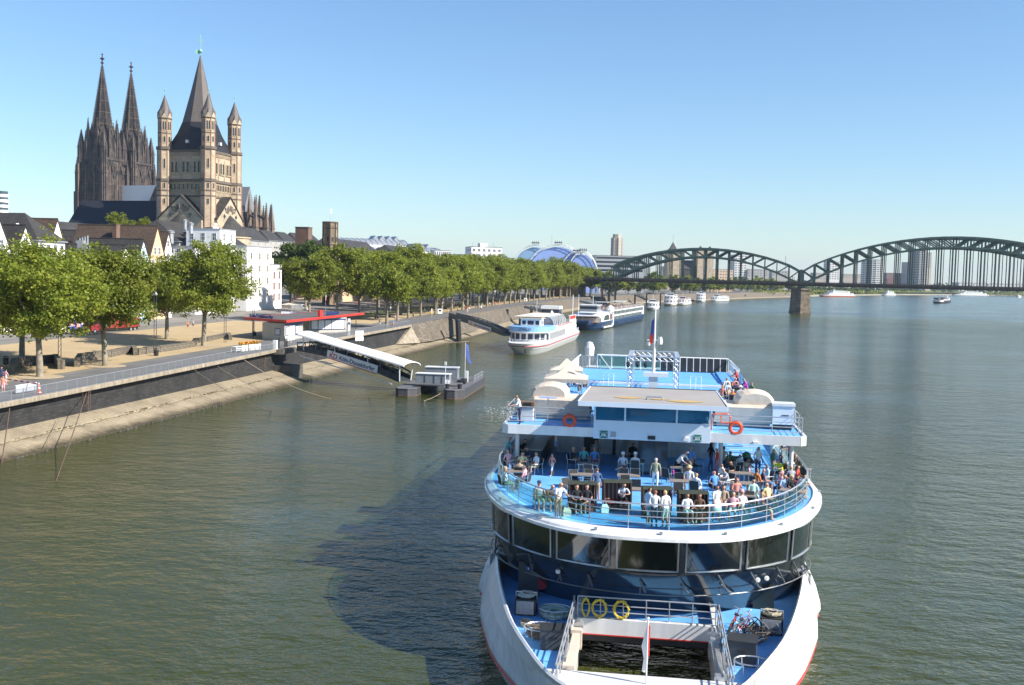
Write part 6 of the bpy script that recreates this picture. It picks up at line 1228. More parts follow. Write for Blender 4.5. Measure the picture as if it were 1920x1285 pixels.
def railing(t, pts, h, m, step=1.2, nr=3, r=.022, name='railing'):
 mb = MB(); P = [Vector(p) for p in pts]
 for q in range(nr): mb.tube([p + Vector((0, 0, h * (q + 1) / nr)) for p in P], r * (1.4 if q == nr - 1 else 1), 4)
 for a, b in zip(P[:-1], P[1:]):
  n = max(1, int((b - a).length / step))
  for i in range(n): c = a.lerp(b, i / n); mb.tube([c, c + Vector((0, 0, h))], r, 4)
 mb.tube([P[-1], P[-1] + Vector((0, 0, h))], r, 4); return mb.build(name, m, t)
# white excursion boat
A, C = Vector((2.0, 234.5, 0)), Vector((15.5, 303, 0)); ax = C - A; eb = thing('excursion_boat', 'white excursion boat with pale blue bulwark and cream canopy moored at the second gangway', 'boat', A, math.atan2(ax.y, ax.x) - math.pi / 2); Lb = 68; Wb = 9.6
hull(eb, Lb, Wb, 13, ((-.8, .62, 4.0), (.3, .8, 2.6), (1.5, .95, 1.0), (2.7, 1.0, 0)), HULLW)
mb = MB(); R = hull_ring(Lb, Wb, 13, 2.0, .985, rake=.55); mb.tube(R, .16, 5, closed=True); mb.build('red_stripe', mat('stripe_red', (.42, .12, .13), .5), eb)
mb = MB(); mb.prism([p[:2] for p in hull_ring(Lb, Wb * .96, 13, 0, 1)], 2.55, 2.62); mb.build('main_deck', GALV, eb)
def sal(y0, y1, w, z0, z1, m, nm, lb=4.0):
 mb = MB(); n = 8; P = [(-w * math.sin(i / n * math.pi / 2), y0 + lb * (1 - math.cos(i / n * math.pi / 2))) for i in range(n + 1)]; P = P[::-1] if False else P
 pl = P + [(-w, y1), (w, y1)] + [(-x, y) for x, y in P[::-1][:-1]]; mb.prism(pl, z0, z1); return mb.build(nm, m, eb)
sal(7.5, 60, 4.5, 2.6, 4.85, HULLW, 'saloon'); sal(5.9, 52, 4.75, 4.85, 5.05, HULLW, 'upper_deck'); sal(6.0, 20, 4.72, 5.05, 6.2, SKYB, 'bulwark')
nm = text_mesh('LORELEY', .75, .01, True); nm.materials.append(KNAVY); put('name_lettering', nm, eb, (-1.75, 5.9, 5.35), rot=(math.pi / 2, 0, 0))
pw = pane(1.15, 1.5, HULLW, BLUEP)
for i, a in enumerate((-75, -50, -30, -10, 10, 30, 50, 75)):
 an = math.radians(a); put('window', pw, eb, (4.5 * math.sin(an) * 1.01, 7.5 + 4 * (1 - math.cos(an)) - .05, 3.05), math.atan2(4 * math.sin(an), 4.5 * math.cos(an)) * 1.0)
for s in (-1, 1): win_row(eb, pane(.85, 1.6, HULLW, BLUEP), [(s * 4.52, 13.5 + 1.5 * k, 2.95) for k in range(17)], s * math.pi / 2)
for s in (-1, 1):
 mb = MB(); mb.box(s * 4.75 - .06, s * 4.75 + .06, 20, 52, 5.05, 6.0); mb.build('side_bulwark', HULLW, eb); mb = MB(); mb.box(s * 4.83 - .02, s * 4.83 + .02, 24, 50, 5.75, 5.95); mb.build('red_line', RED, eb)
mb = MB(); mb.box(-2.4, 2.4, 12, 16.5, 5.05, 7.9); wh = mb.build('wheelhouse', HULLW, eb)
win_row(wh, pane(1.5, 1.0, HULLW, BLUEP), [(0, 12, 6.45)], 0); win_row(wh, pane(.9, 1.0, HULLW, BLUEP), [(-1.6, 12, 6.45), (1.6, 12, 6.45)], 0); win_row(wh, pane(1.2, 1.0, HULLW, BLUEP), [(2.4, 13.3, 6.45), (2.4, 15, 6.45)], math.pi / 2)
mb = MB(); mb.box(-4.2, 2.6, 12.5, 40, 8.25, 8.4); mb.box(-2.7, 2.7, 11.7, 17, 7.9, 8.05); mb.build('canopy_roof', CANV, eb)
for k in range(8):
 mb = MB(); y = 19 + 2.8 * k; mb.tube([(2.4, y, 8.3), (3.6, y, 8.1), (4.4, y, 7.2), (4.6, y, 5.6)], .11, 6); mb.build('canopy_hoop', WHITE, eb)
mb = MB(); mb.box(-4, 2.3, 18, 40, 5.1, 7.9); mb.build('canopy_shade', BLUEP, eb)
mb = MB(); mb.box(-2.3, 2.3, 41, 46, 5.05, 9.4); fn = mb.build('funnel', BLUEP, eb); mb = MB(); mb.box(-2.5, 2.5, 40.8, 46.2, 9.4, 10.2); mb.build('funnel_cap', WHITE, fn)
mb = MB(); mb.box(4.3, 4.55, 46, 58, 4.9, 7.6); mb.build('stern_screen', HULLW, eb); mb = MB(); mb.box(4.56, 4.6, 46.5, 57, 6.6, 7.5); mb.build('red_banner', RED, eb)
mb = MB(); mb.tube([(3.6, 58, 5), (3.6, 58, 13)], .12, 6); mb.tube([(0, 20, 8.4), (0, 20, 12)], .05, 5); mb.lathe([(.4, 8.4), (.45, 8.7), (.1, 9.3)], (1.5, 34, 0), 8); mb.box(-1.2, .6, 14, 15, 8.1, 8.7); mb.build('mast', WHITE, eb)
railing(eb, [(-4.3, 20, 2.65)] + [(p[0] * .93, p[1] + .4, 2.65) for p in hull_ring(Lb, Wb, 13, 0, 1)[10:0:-2]] + [(0, .6, 2.65)] + [(p[0] * .93, p[1] + .4, 2.65) for p in hull_ring(Lb, Wb, 13, 0, 1)[-1:-10:-2]] + [(4.5, 16, 2.65)], .95, WHITE)
mb = MB(); mb.tube([(-.9 + 1.6, .75, 1.3), (-.6 + 1.7, .35, .8), (.8, .4, .55), (1.3, .45, .85)], .12, 6); mb.tube([(1.15, .6, 1.7), (.95, .3, .6)], .09, 6); mb.build('anchor', BLACK, eb)
for i, (x, y, z) in enumerate(((-3.6, 8.2, 5.3), (3.2, 8.3, 5.3))):
 o = put('life_ring', MB().tube([(.38 * math.cos(a), 0, .38 * math.sin(a) + .4) for a in [k * math.pi / 6 for k in range(12)]], .09, 6, closed=True).mesh('life_ring', ORANGE), None, eb.matrix_basis @ Vector((x, y - .55, z)), eb.rotation_euler.z + (-.9 if x < 0 else .9)); tag(o, ['orange life ring left on the pale blue bulwark of the excursion boat', 'orange life ring right on the pale blue bulwark of the excursion boat'][i], 'life ring', 'life rings on the excursion boat')
railing(eb, [(4.5, 52, 5.05), (4.5, 60, 5.05), (-4.4, 60, 5.05)], 1.0, WHITE); railing(eb, [(4.6, 60, 2.6), (4.3, 66, 2.6), (2, 67.5, 2.6)], 1.0, WHITE)
mb = MB(); mb.box(-1.2, 1.2, 60.2, 64, 2.6, 4.6); mb.build('stern_cabin', HULLW, eb)

# long river cruiser
A, C = Vector((23.0, 352, 0)), Vector((52.5, 458, 0)); ax = C - A; rc = thing('river_cruiser', 'long blue and white river cruise ship moored behind the excursion boat', 'ship', A, math.atan2(ax.y, ax.x) - math.pi / 2); Lc = 110; Wc = 11.4
hull(rc, Lc, Wc, 13, ((-.8, .75, 3.0), (.6, .92, 1.4), (2.0, 1.0, .0), (2.7, 1.0, -.3)), HULLB)
def rbox(x0, x1, y0, y1, z0, z1, nm, m): mb = MB(); mb.box(x0, x1, y0, y1, z0, z1); return mb.build(nm, m, rc)
rbox(-5.5, 5.5, 31, 108, 2.0, 6.2, 'cabin_block', HULLW); mb = MB(); mb.extr([(9, 2.4), (31, 2.0), (31, 5.8), (14, 5.0), (9, 4.0)], (5.5, 0, 0), (0, 1, 0), (0, 0, 1), (-1, 0, 0), 11); mb.build('lounge_block', HULLW, rc)
for k in range(24): put('window', pane(2.7, 1.3, HULLW, TINT), rc, (5.5, 33.5 + 3.05 * k, 4.5), math.pi / 2); put('window', pane(2.7, 1.35, HULLW, TINT), rc, (5.5, 33.5 + 3.05 * k, 2.55), math.pi / 2) if k < 23 else None
mb = MB(); mb.extr([(13, 3.1), (24, 3.0), (24, 4.0), (23, 4.8), (20, 5.0), (15, 4.6)], (5.5, 0, 0), (0, 1, 0), (0, 0, 1), (1, 0, 0), .05); mb.build('lounge_window', TINT, rc)
mb = MB(); mb.extr([(14, 1.1), (28, 1.0), (28, 2.5), (16, 2.5)], (5.62, 0, 0), (0, 1, 0), (0, 0, 1), (1, 0, 0), .05); mb.build('dining_window', TINT, rc)
mb = MB(); mb.extr([(25.5, 2.9), (29.5, 2.9), (29.5, 5.0), (25.5, 5.0)], (5.5, 0, 0), (0, 1, 0), (0, 0, 1), (1, 0, 0), .05); mb.build('entrance', mat('entrance_red', (.13, .05, .04), .5), rc)
mb = MB(); mb.tube([(5.7, 12, .7), (5.7, 29, .6), (5.7, 30.4, 1.4), (5.7, 30.4, 5.2), (5.7, 29.4, 5.9), (5.7, 24, 5.5)], .35, 6); mb.build('white_frame', WHITE, rc)
mb = MB(); mb.lathe([(1.0, 6.0), (1.4, 6.6), (1.2, 7.4), (.2, 8)], (4.6, 31, 0), 10); mb.build('radar_dome', WHITE, rc)
rbox(-5.3, 5.3, 2.5, 12, 2.6, 2.75, 'bow_deck', mat('teak', (.25, .15, .09), .7)); rbox(-5.2, 5.2, 4, 12, 4.6, 4.85, 'bow_awning', HULLW); mb = MB()
for x in (-4.8, 0, 4.8): mb.tube([(x, 4.3, 2.7), (x, 4.3, 4.6)], .08, 5)
mb.build('awning_post', WHITE, rc)
rbox(-3, 3, 13, 20, 6.0, 8.2, 'wheelhouse', GALV); mb = MB(); mb.box(-3.05, 3.05, 12.9, 20, 6.9, 7.8); mb.build('wheelhouse_pane', BLUEP, rc); rbox(-3.4, 3.4, 12.4, 20.5, 8.2, 8.4, 'wheelhouse_roof', WHITE)
rbox(-5.5, 5.5, 31, 108, 6.22, 6.3, 'sun_deck', mat('deck_brown', (.24, .2, .17), .8)); railing(rc, [(5.5, 20, 6.2), (5.5, 107, 6.2), (-5.5, 107, 6.2)], 1.0, WHITE, step=2.0)
mb = MB()
for x, y in ((-2, 50), (2, 62), (0, 78)): mb.box(x - 2.5, x + 2.5, y - 3, y + 3, 8.6, 8.7); mb.tube([(x, y, 6.3), (x, y, 8.6)], .08, 5)
mb.build('sun_shade', WHITE, rc); mb = MB()
for k in range(60): x, y = rnd.uniform(-4.5, 4.5), rnd.uniform(34, 104); mb.box(x - .3, x + .3, y - .3, y + .3, 6.3, 7.1)
mb.build('deck_chairs', mat('deck_chair', (.42, .3, .26), .8, var=.3, scale=.3), rc, kind='stuff'); mb = MB(); mb.tube([(0, 21, 6), (0, 21, 11.5)], .1, 5); mb.tube([(-2.5, 8, 2.8), (-2.5, 8, 12)], .09, 5); mb.build('mast', WHITE, rc)
mb = MB(); mb.box(-3, 3, -.4, 3, 2.6, 3.3); mb.build('bow_bulwark', HULLB, rc)
for k in range(3): mb = MB(); mb.box(-.6, .6, -.03, .05, 0, .35); put('porthole', mb.mesh('porthole', BLUEP), rc, (5.72, 40 + 20 * k, 1.2), math.pi / 2)

def small_boat(A, C, Wd, label, hull_m, h1=1.6, decks=1, top=None, cat='boat', name='passenger_boat', roofm=None, group='small passenger boats moored by the bridge', sheer=.5, winm=None, wsp=1.6):
 A, C = Vector(A), Vector(C); ax = C - A; L = ax.length; t = thing(name, label, cat, A, math.atan2(ax.y, ax.x) - math.pi / 2, group); mb = MB(); mb.loft([hull_ring(L, Wd, L * .28, z, k, rake=r) for z, k, r in ((-.6, .6, L * .06), (.4, .9, L * .02), (h1, 1.0, 0))]); mb.build('hull', hull_m, t)
 z = h1; y0, y1 = L * .16, L * .92; w = Wd * .44
 for d in range(decks):
  mb = MB(); n = 6; P = [(-w * math.sin(i / n * math.pi / 2), y0 + w * (1 - math.cos(i / n * math.pi / 2))) for i in range(n + 1)]; pl = P + [(-w, y1), (w, y1)] + [(-x, y) for x, y in P[::-1][:-1]]
  mb.prism(pl, z, z + 2.3); b = mb.build('saloon', HULLW, t); mb = MB(); mb.prism([(x * 1.04, (y - L / 2) * 1.02 + L / 2) for x, y in pl], z + 2.3, z + 2.5); mb.build('saloon_roof', roofm or WHITE, t)
  me = pane(wsp * .72, 1.05, HULLW, winm or TINT); k = int((y1 - y0 - w) / wsp)
  for i in range(k):
   for s in (-1, 1): put('window', me, b, (s * w, y0 + w + wsp * (i + .5), z + .8), s * math.pi / 2)
  for a in (-50, -18, 18, 50): an = math.radians(a); put('window', me, b, (w * math.sin(an), y0 + w * (1 - math.cos(an)) - .02, z + .8), an)
  z += 2.5; y0 += L * .1; y1 -= L * .12
 mb = MB(); mb.box(-w * .5, w * .5, y0 + .5, y0 + 3.2, z, z + 1.9); wh = mb.build('wheelhouse', HULLW, t); mb = MB(); mb.box(-w * .52, w * .52, y0 + .45, y0 + 3.25, z + .8, z + 1.6); mb.build('wheelhouse_pane', BLUEP, wh)
 mb = MB(); mb.tube([(0, y0 + 3, z), (0, y0 + 3, z + 5)], .09, 5); mb.build('mast', WHITE, t); railing(t, [(-w, y1, z), (-w, y0 + 4, z), (w, y0 + 4, z), (w, y1, z), (-w, y1, z)], 1.0, WHITE, 2.0, 2, .04)
 return t
small_boat(W(1222, 582, 0), (86.5, 636, 0), 7.5, 'nearest small white boat right of the river cruiser stern', HULLW)
small_boat(W(1254, 574, 0), (113, 738, 0), 9, 'dark windowed boat in shade beside the black gangway post', HULLW, decks=2, winm=BLUEP)
small_boat(W(1276, 573, 0), (127, 762, 0), 8.5, 'white boat with a reddish line right of the dark windowed boat', HULLW, roofm=mat('roof_pink', (.5, .35, .34), .7))
small_boat(W(1313, 567, 0), (160, 885, 0), 8, 'two decked white boat, left of the farthest pair', HULLW, decks=2)
small_boat(W(1336, 566, 0), (186, 912, 0), 9, 'white boat with green tinted windows, right of the farthest pair', HULLW, winm=mat('green_pane', (.05, .1, .08), .1))
PALER = mat('hull_orange_band', (.72, .70, .67), .5, stripes=(2, 50, .035, (.5, .15, .08)))
small_boat((398, 1352, 0), (452, 1386, 0), 12, 'long white hotel ship with an orange band, seen beside the bridge pier', PALER, 2.6, 2, cat='ship', name='hotel_ship', group='ships along the far beach', wsp=3)
small_boat((584, 1650, 0), (608, 1662, 0), 9, 'small white ferry on the far beach under the long arch', HULLW, 1.8, 2, cat='ferry', name='ferry_boat', group='ships along the far beach', wsp=3)
small_boat((842, 2000, 0), (926, 2035, 0), 12, 'long white cruise ship on the far beach near the right edge', HULLW, 2.6, 2, cat='ship', name='hotel_ship', group='ships along the far beach', wsp=4)
small_boat((899, 1860, 0), (910, 1868, 0), 4, 'tiny white motorboat at the right edge of the river', HULLW, 1.0, 1, cat='motorboat', name='motor_boat', group='ships along the far beach', wsp=3)
# loaded barge coming up the river
A, C = Vector((428, 1050, 0)), Vector((470, 1130, 0)); ax = C - A; t = thing('cargo_barge', 'dark cargo barge with a white bow coming upriver beyond the bridge', 'barge', A, math.atan2(ax.y, ax.x) - math.pi / 2); L = ax.length
mb = MB(); mb.loft([hull_ring(L, 10.5, 9, z, k, rake=r) for z, k, r in ((-.5, .8, 3), (1.2, .97, .8), (2.6, 1.0, 0))]); mb.build('hull', HULLD, t); mb = MB(); mb.loft([hull_ring(9, 10.3, 8, z, k, rake=r) for z, k, r in ((1.6, 1.0, -.2), (3.4, 1.02, -.6))]); mb.build('bow_bulwark', HULLW, t)
mb = MB(); mb.box(-4.4, 4.4, 12, L - 18, 2.5, 4.2); mb.build('hatch_coaming', GREY, t); mb = MB(); mb.box(-4, 4, L - 15, L - 4, 2.5, 5); mb.box(-2.5, 2.5, L - 13, L - 8, 5, 7.6); mb.build('deckhouse', HULLW, t); mb = MB(); mb.tube([(0, 6, 3), (0, 6, 9)], .12, 5); mb.build('mast', DARKSTEEL, t)
mb = MB()
for k in range(6): mb.obox((rnd.uniform(-2.5, 2.5), 16 + k * (L - 36) / 6, 4.2), 5, 9, rnd.uniform(.6, 1.6), rnd.uniform(-.1, .1))
mb.build('cargo', mat('cargo', (.12, .1, .09), .9, var=.4, scale=.2), t)
for px, py, lab, c in ((1414, 543, 'white tank on the far beach under the bridge', WHITE),): pass
# ------------------------------------------------------------------ the big event ship (local x to the right, y towards its stern)
SH = Vector((6.2, 45.2, 0)); STH = math.radians(7.8)
SM = Matrix.Translation(SH) @ Matrix.Rotation(-STH, 4, 'Z')
ship = thing('event_ship', 'large white twin hulled event ship with blue decks full of passengers', 'ship', SH, -STH)
def SW(x, y, z): return SM @ Vector((x, y, z))
def SL(px, py, z): p = W(px, py, z); return SM.inverted() @ p
SWHITE = mat('ship_white', (0.76, 0.755, 0.74), 0.35, var=0.05, scale=.5, streak=.15, coat=.3)
DECK = mat('deck_blue', (0.15, 0.43, 0.84), 0.55, var=0.13, scale=.7, bump=.08, bscale=30, streak=.12); NAVY = mat('saloon_navy', (0.022, 0.030, 0.042), 0.16, var=0.2, scale=.3, spec=.7, coat=.6)
SGLASS = mat('saloon_glass', (0.008, 0.012, 0.012), 0.03, var=.3, spec=1.0, coat=1.0); RIMG = mat('rim_grey', (.62, .61, .59), .5, var=.1, streak=.12); ALU = mat('aluminium', (.55, .56, .57), .35, .7, var=.08)
RAILG = glass('rail_glass', (.42, .74, .72), .04, .90, (.05, .12, .12)); CREAMT = mat('cream_tarp', (.60, .51, .41), .8, var=.07, scale=1.2, bump=.4, bscale=2.5); PALEBL = mat('bounce_tinted_white', (.66, .73, .80), .4, var=.03)  # wheelhouse white tinted blue to carry the bounce from sky and deck
WHG = glass('wheelhouse_glass', (.25, .5, .62), .02, .35, (.03, .19, .33)); TREAD = mat('tread_plate', (.30, .31, .32), .5, .5, var=.2, scale=6)  # blue diffuse in the wheelhouse panes stands in for reflected sky and deck
T0, T1, T2 = 2.0, 6.9, 9.6
def mir(P): return [(-x, y) for x, y in P[::-1]] + [p for p in P if p[0] != 0] if P[0][0] == 0 else [(-x, y) for x, y in P[::-1]] + P
def spline(P, n=4):
 out = []; k = len(P)
 for i in range(k - 1):
  p0, p1, p2, p3 = [Vector(P[min(max(j, 0), k - 1)]) for j in (i - 1, i, i + 1, i + 2)]
  for q in range(n): t = q / n; out.append(tuple(.5 * ((2 * p1) + (p2 - p0) * t + (2 * p0 - 5 * p1 + 4 * p2 - p3) * t * t + (3 * p1 - p0 - 3 * p2 + p3) * t ** 3)))
 return out + [tuple(P[-1])]
def offs(P, f):
 out = []
 for i, p in enumerate(P):
  a, b = Vector(P[max(i - 1, 0)]), Vector(P[min(i + 1, len(P) - 1)]); t = (b - a).normalized(); d = f(p); out.append((p[0] + t.y * d, p[1] - t.x * d))
 return out
# hull with flared bulwark --------------------------------------------------
LIP = spline(mir([(0, -9.9), (2.0, -9.1), (3.5, -7.35), (4.75, -4.5), (6.05, -.7), (7.35, 5.0), (8.15, 10), (8.35, 14), (8.35, 70), (7.6, 82)]), 4)
fl = lambda p: float(np.interp(p[1], [-10, -6, -4, 0, 5, 9, 14, 80], [-1.2, -.5, 0, .6, .85, .7, .35, .2]))
rows = [(lambda p: -.10, T0 - .15), (lambda p: -.10, 3.0), (lambda p: -.02, 3.06), (lambda p: .08, 3.0), (lambda p: .06 + fl(p) * .5, 2.3), (lambda p: fl(p), 1.35), (lambda p: fl(p) + .03, 1.0), (lambda p: fl(p) - .15, .62), (lambda p: fl(p) - .9, -1.2)]
mb = MB(); mb.loft([[(x, y, z) for x, y in offs(LIP, f)] for f, z in rows], closed=False); hl = mb.build('hull', SWHITE, ship, smooth=False)
mb = MB(); mb.tube([(x, y, .66) for x, y in offs(LIP, lambda p: fl(p) - .1)], .08, 5); mb.build('red_strake', RED, hl)
for s in (-1, 1):
 mb = MB(); mb.box(s * 8.2 - .3, s * 8.2 + .3, 13, 80, .5, 7.2); mb.build('side_wall', SWHITE, ship)
inn = offs(LIP, lambda p: -.1)
Lf = [p for p in inn if p[0] < -3.16 and p[1] < 16]; Rt = [p for p in inn if p[0] > 3.16 and p[1] < 16]
mb = MB(); mb.add([(x, y, T0) for x, y in Lf] + [(-3.15, -7.6, T0), (-3.15, 16, T0)], [tuple(range(len(Lf) + 2))]); mb.add([(x, y, T0) for x, y in Rt] + [(3.15, 16, T0), (3.15, -7.6, T0)], [tuple(range(len(Rt) + 2))]); mb.quad((-3.15, 1.35, T0), (3.15, 1.35, T0), (3.15, 16, T0), (-3.15, 16, T0)); mb.build('bow_deck', DECK, ship)
mb = MB(); bw = [p for p in inn if p[1] < -5.6]; mb.add([(x * 1.0, y, 2.55) for x, y in bw] + [(x, -5.6, 2.55) for x in (bw[-1][0], bw[0][0])], [tuple(range(len(bw) + 2))]); mb.hexa([(-3.2, -5.75, 1.2), (3.2, -5.75, 1.2), (3.2, -5.6, 1.2), (-3.2, -5.6, 1.2), (-3.2, -5.75, 2.5), (3.2, -5.75, 2.5), (3.2, -5.6, 2.5), (-3.2, -5.6, 2.5)]); mb.build('bow_beam', SWHITE, ship)
mb = MB()
for s in (-1, 1): mb.box(s * 3.15 - .12, s * 3.15 + .12, -5.6, 30, -1.5, 2.45)
mb.build('well_wall', SWHITE, ship)
mb = MB(); mb.box(-3.03, 3.03, 1.1, 1.42, 1.75, 2.45); cb = mb.build('coaming', SWHITE, ship); mb = MB(); mb.box(-3.03, 3.03, 1.08, 1.44, 1.70, 1.75); mb.build('red_edge', RED, cb)
mb = MB(); mb.box(-3.03, 3.03, 1.45, 30, 1.3, 1.6); mb.build('tunnel_roof', HULLD, ship)
for s, m_ in ((-1, CREAMT), (1, ALU)):
 mb = MB(); mb.box(s * 2.95 - .16, s * 2.95 + .16, -5.5, -1.3, 2.0, 2.62); mb.box(s * 2.95 - .24, s * 2.95 + .24, -1.5, -1.1, 1.9, 2.75); mb.box(s * 2.95 - .24, s * 2.95 + .24, -5.58, -5.2, 1.9, 2.72); b_ = mb.build('guide_beam', m_, ship)
 mb = MB(); mb.tube([(s * 2.9, -1.0, 2.75), (s * 2.9, -.5, 2.75)], .22, 10); mb.tube([(s * 3.15, -3.6, 2.9), (s * 3.15, -5.0, 2.8)], .08, 6); mb.build('roller', ALU, b_)
# railings round the well: stanchions and stacked rods
mb = MB()
for z in (2.75, 3.05, 3.4): mb.tube([(-3.1, 1.3, z), (3.15, 1.3, z)], .028 if z < 3.3 else .035, 5)
for k in range(7): mb.tube([(-3.1 + 1.04 * k, 1.3, 2.4), (-3.1 + 1.04 * k, 1.3, 3.4)], .03, 5)
mb.build('well_railing', ALU, ship)
for s in (-1, 1):
 mb = MB()
 for z, o in ((2.5, .1), (2.7, .16), (2.95, .12), (3.15, .06), (3.4, .1)): mb.tube([(s * (3.15 + o), 1.3, z), (s * (3.2 + o), -7.4, z)], .032, 5)
 for k in range(8): mb.tube([(s * 3.2, 1.2 - 1.2 * k, 2.0), (s * 3.27, 1.2 - 1.2 * k, 3.42)], .035, 5)
 mb.build('well_railing', GALV, ship)
# saloon front --------------------------------------------------------------
RS = 8.3
def cz(z): return float(np.interp(z, [2.0, 3.2, 4.45, 4.7, 6.35], [12.45, 11.3, 9.95, 9.85, 9.35]))
def wallp(a, z, dr=0.0): r = RS + dr; return (r * math.sin(a), cz(z) - r * math.cos(a), z)
AA = [math.radians(-90 + 180 * i / 40) for i in range(41)]
mb = MB(); mb.loft([[(-RS, 24, z)] + [wallp(a, z) for a in AA] + [(RS, 24, z)] for z in (T0 - .05, 3.2, 4.45, 4.7, 6.4)], closed=False); sal_ = mb.build('saloon_wall', NAVY, ship, smooth=True)
DARKRAIL = mat('rail_dark', (.16, .165, .17), .45, .4)
WA = [(-88, -76), (-73, -55), (-52, -33), (-30.5, -12), (-9.5, 9.5), (12, 30.5), (33, 52), (55, 73), (76, 88)]
for a0, a1 in WA:
 mb = MB(); n = 5; q = [math.radians(a0 + (a1 - a0) * i / n) for i in range(n + 1)]; mb.loft([[wallp(a, z, .04) for a in q] for z in (4.74, 6.26)], closed=False); g_ = mb.build('window', SGLASS, sal_, smooth=True)
 mb = MB(); mb.tube([wallp(a, 4.71, .06) for a in q] + [wallp(a, 6.29, .06) for a in q[::-1]], .045, 5, closed=True); mb.build('window_frame', ALU, g_)
mb = MB(); mb.tube([wallp(a, 3.25, .30) for a in AA], .035, 5); mb.build('grab_rail', DARKRAIL, sal_)
for i, a in enumerate((-68, -55, -42, -30, -19, -2, 11, 24, 36, 48, 58, 68)):
 a = math.radians(a); mb = MB(); mb.tube([wallp(a, 3.25, .30), wallp(a, 3.6, .02)], .028, 5)
 if a < -.6 or a > .15: mb.tube([wallp(a, 3.9, .05), wallp(a + .03, 3.5, .35), wallp(a + .10, 3.1, .12)], .055, 5); mb.tube([wallp(a + .03, 3.5, .35), wallp(a - .02, 4.5, .05)], .04, 5)
 else: mb.beam(wallp(a, 4.1, .1), wallp(a + .03, 3.4, .3), .1, .05)
 mb.build('rail_bracket', DARKRAIL, sal_)
LAMPM = MB().lathe([(.05, 0), (.1, .03), (.12, .2), (.02, .22)], n=8).mesh('deck_lamp', SWHITE)
for a in (-30, 38, 42): put('deck_lamp', LAMPM, sal_, wallp(math.radians(a), 3.9, .12), rot=(1.2, 0, 0))
# terrace: floor, rim, glazed railing -----------------------------------------
RL = spline(mir([(0, .35), (2.1, .55), (3.9, 1.5), (5.9, 3.75), (7.35, 6.8), (8.2, 10.2), (8.35, 13.5), (8.35, 24)]), 4)
ro = lambda p: float(np.interp(p[1], [.3, 3, 8, 14], [.9, .8, .55, .35]))
fl_out = offs(RL, lambda p: .33)
mb = MB(); mb.prism(fl_out, 6.62, T1); mb.build('terrace_deck', DECK, ship)
R3 = [(lambda p: .30, 6.86), (lambda p: .32, 6.98), (lambda p: .42, 6.98), (lambda p: .45 + ro(p) * .45, 6.86), (lambda p: .35 + ro(p) * .72, 6.70), (lambda p: .35 + ro(p) * .74, 6.78), (lambda p: .40 + ro(p) * .78, 6.78), (lambda p: .40 + ro(p) * .8, 6.64), (lambda p: .2 + ro(p) * .5, 6.52), (lambda p: -.6, 6.42)]
mb = MB(); mb.loft([[(x, y, z) for x, y in offs(RL, f)] for f, z in R3], closed=False); rim = mb.build('terrace_rim', SWHITE, ship)
mb = MB(); acc = 0
for i in range(4, len(RL) - 4, 5): p = offs(RL, lambda p: .5 + ro(p) * .3)[i]; mb.obox((p[0], p[1], 6.9), .14, .14, .1)
mb.build('cleat', ALU, rim)
dist = [0]
for a, b in zip(RL[:-1], RL[1:]): dist.append(dist[-1] + (Vector(b) - Vector(a)).length)
def along(d): return (float(np.interp(d, dist, [p[0] for p in RL])), float(np.interp(d, dist, [p[1] for p in RL])))
nb = int(dist[-1] / 1.75); POSTM = MB().tube([(0, 0, 0), (0, 0, 1.12)], .032, 6).mesh('rail_post', ALU)
for i in range(nb + 1):
 p = along(dist[-1] * i / nb); put('rail_post', POSTM, ship, (p[0], p[1], T1))
 if i < nb:
  q = along(dist[-1] * (i + 1) / nb); m_ = along(dist[-1] * (i + .5) / nb); mb = MB(); mb.loft([[(x, y, z) for x, y in (p, m_, q)] for z in (T1 + .08, T1 + 1.0)], closed=False); mb.build('glass_panel', RAILG, ship)
mb = MB(); mb.tube([(x, y, T1 + 1.13) for x, y in RL], .04, 6); mb.build('top_rail', ALU, ship); mb = MB()
for z in (.3, .58, .84): mb.tube([(x, y, T1 + z) for x, y in offs(RL, lambda p: .05)], .02, 4)
mb.build('middle_rails', ALU, ship)
# wing deck, wheelhouse -------------------------------------------------------
mb = MB(); P = [(-8.3, 12.2), (-8.0, 11.95), (8.0, 11.95), (8.3, 12.2), (8.3, 17.3), (7.0, 17.6), (7.0, 51), (-7.0, 51), (-7.0, 17.6), (-8.3, 17.3)]
mb.prism([(x * .985, (y - 15) * .99 + 15.05) for x, y in P], 9.2, T2 - .02, 0, 1); mb.build('sun_deck', [SWHITE, DECK], ship)
mb = MB()
for a, b in zip(P, P[1:] + P[:1]): mb.beam((a[0], a[1], 9.4), (b[0], b[1], 9.4), .14, .52)
mb.build('deck_fascia', SWHITE, ship)
mb = MB()
for x, y in ((-7.6, 13), (7.7, 13), (3.9, 13.6), (7.7, 22), (-7.7, 22), (3.9, 20)): mb.tube([(x, y, T1), (x, y, 9.22)], .12, 8)
mb.build('deck_post', SWHITE, ship)
mb = MB(); mb.box(-3.2, 3.2, 11.85, 17.2, 9.08, 10.12); wh = mb.build('wheelhouse', PALEBL, ship)
mb = MB(); mb.box(-3.0, 3.0, 12.2, 17.0, 10.12, 10.2); mb.box(-1.0, 1.2, 12.6, 13.4, 10.1, 10.55); mb.box(1.6, 2.8, 12.5, 13.3, 10.1, 10.6); mb.box(.5, 1.0, 13.6, 14.2, 10.1, 10.8); mb.box(-2.9, 2.9, 16.9, 17.1, 10.1, 11.05); mb.build('console', HULLD, wh)
for x0, x1 in ((-3.08, -1.52), (-1.42, 1.3), (1.4, 3.08)): mb = MB(); mb.quad((x0, 11.86, 10.14), (x1, 11.86, 10.14), (x1, 11.72, 11.02), (x0, 11.72, 11.02)); mb.build('pane', WHG, wh)
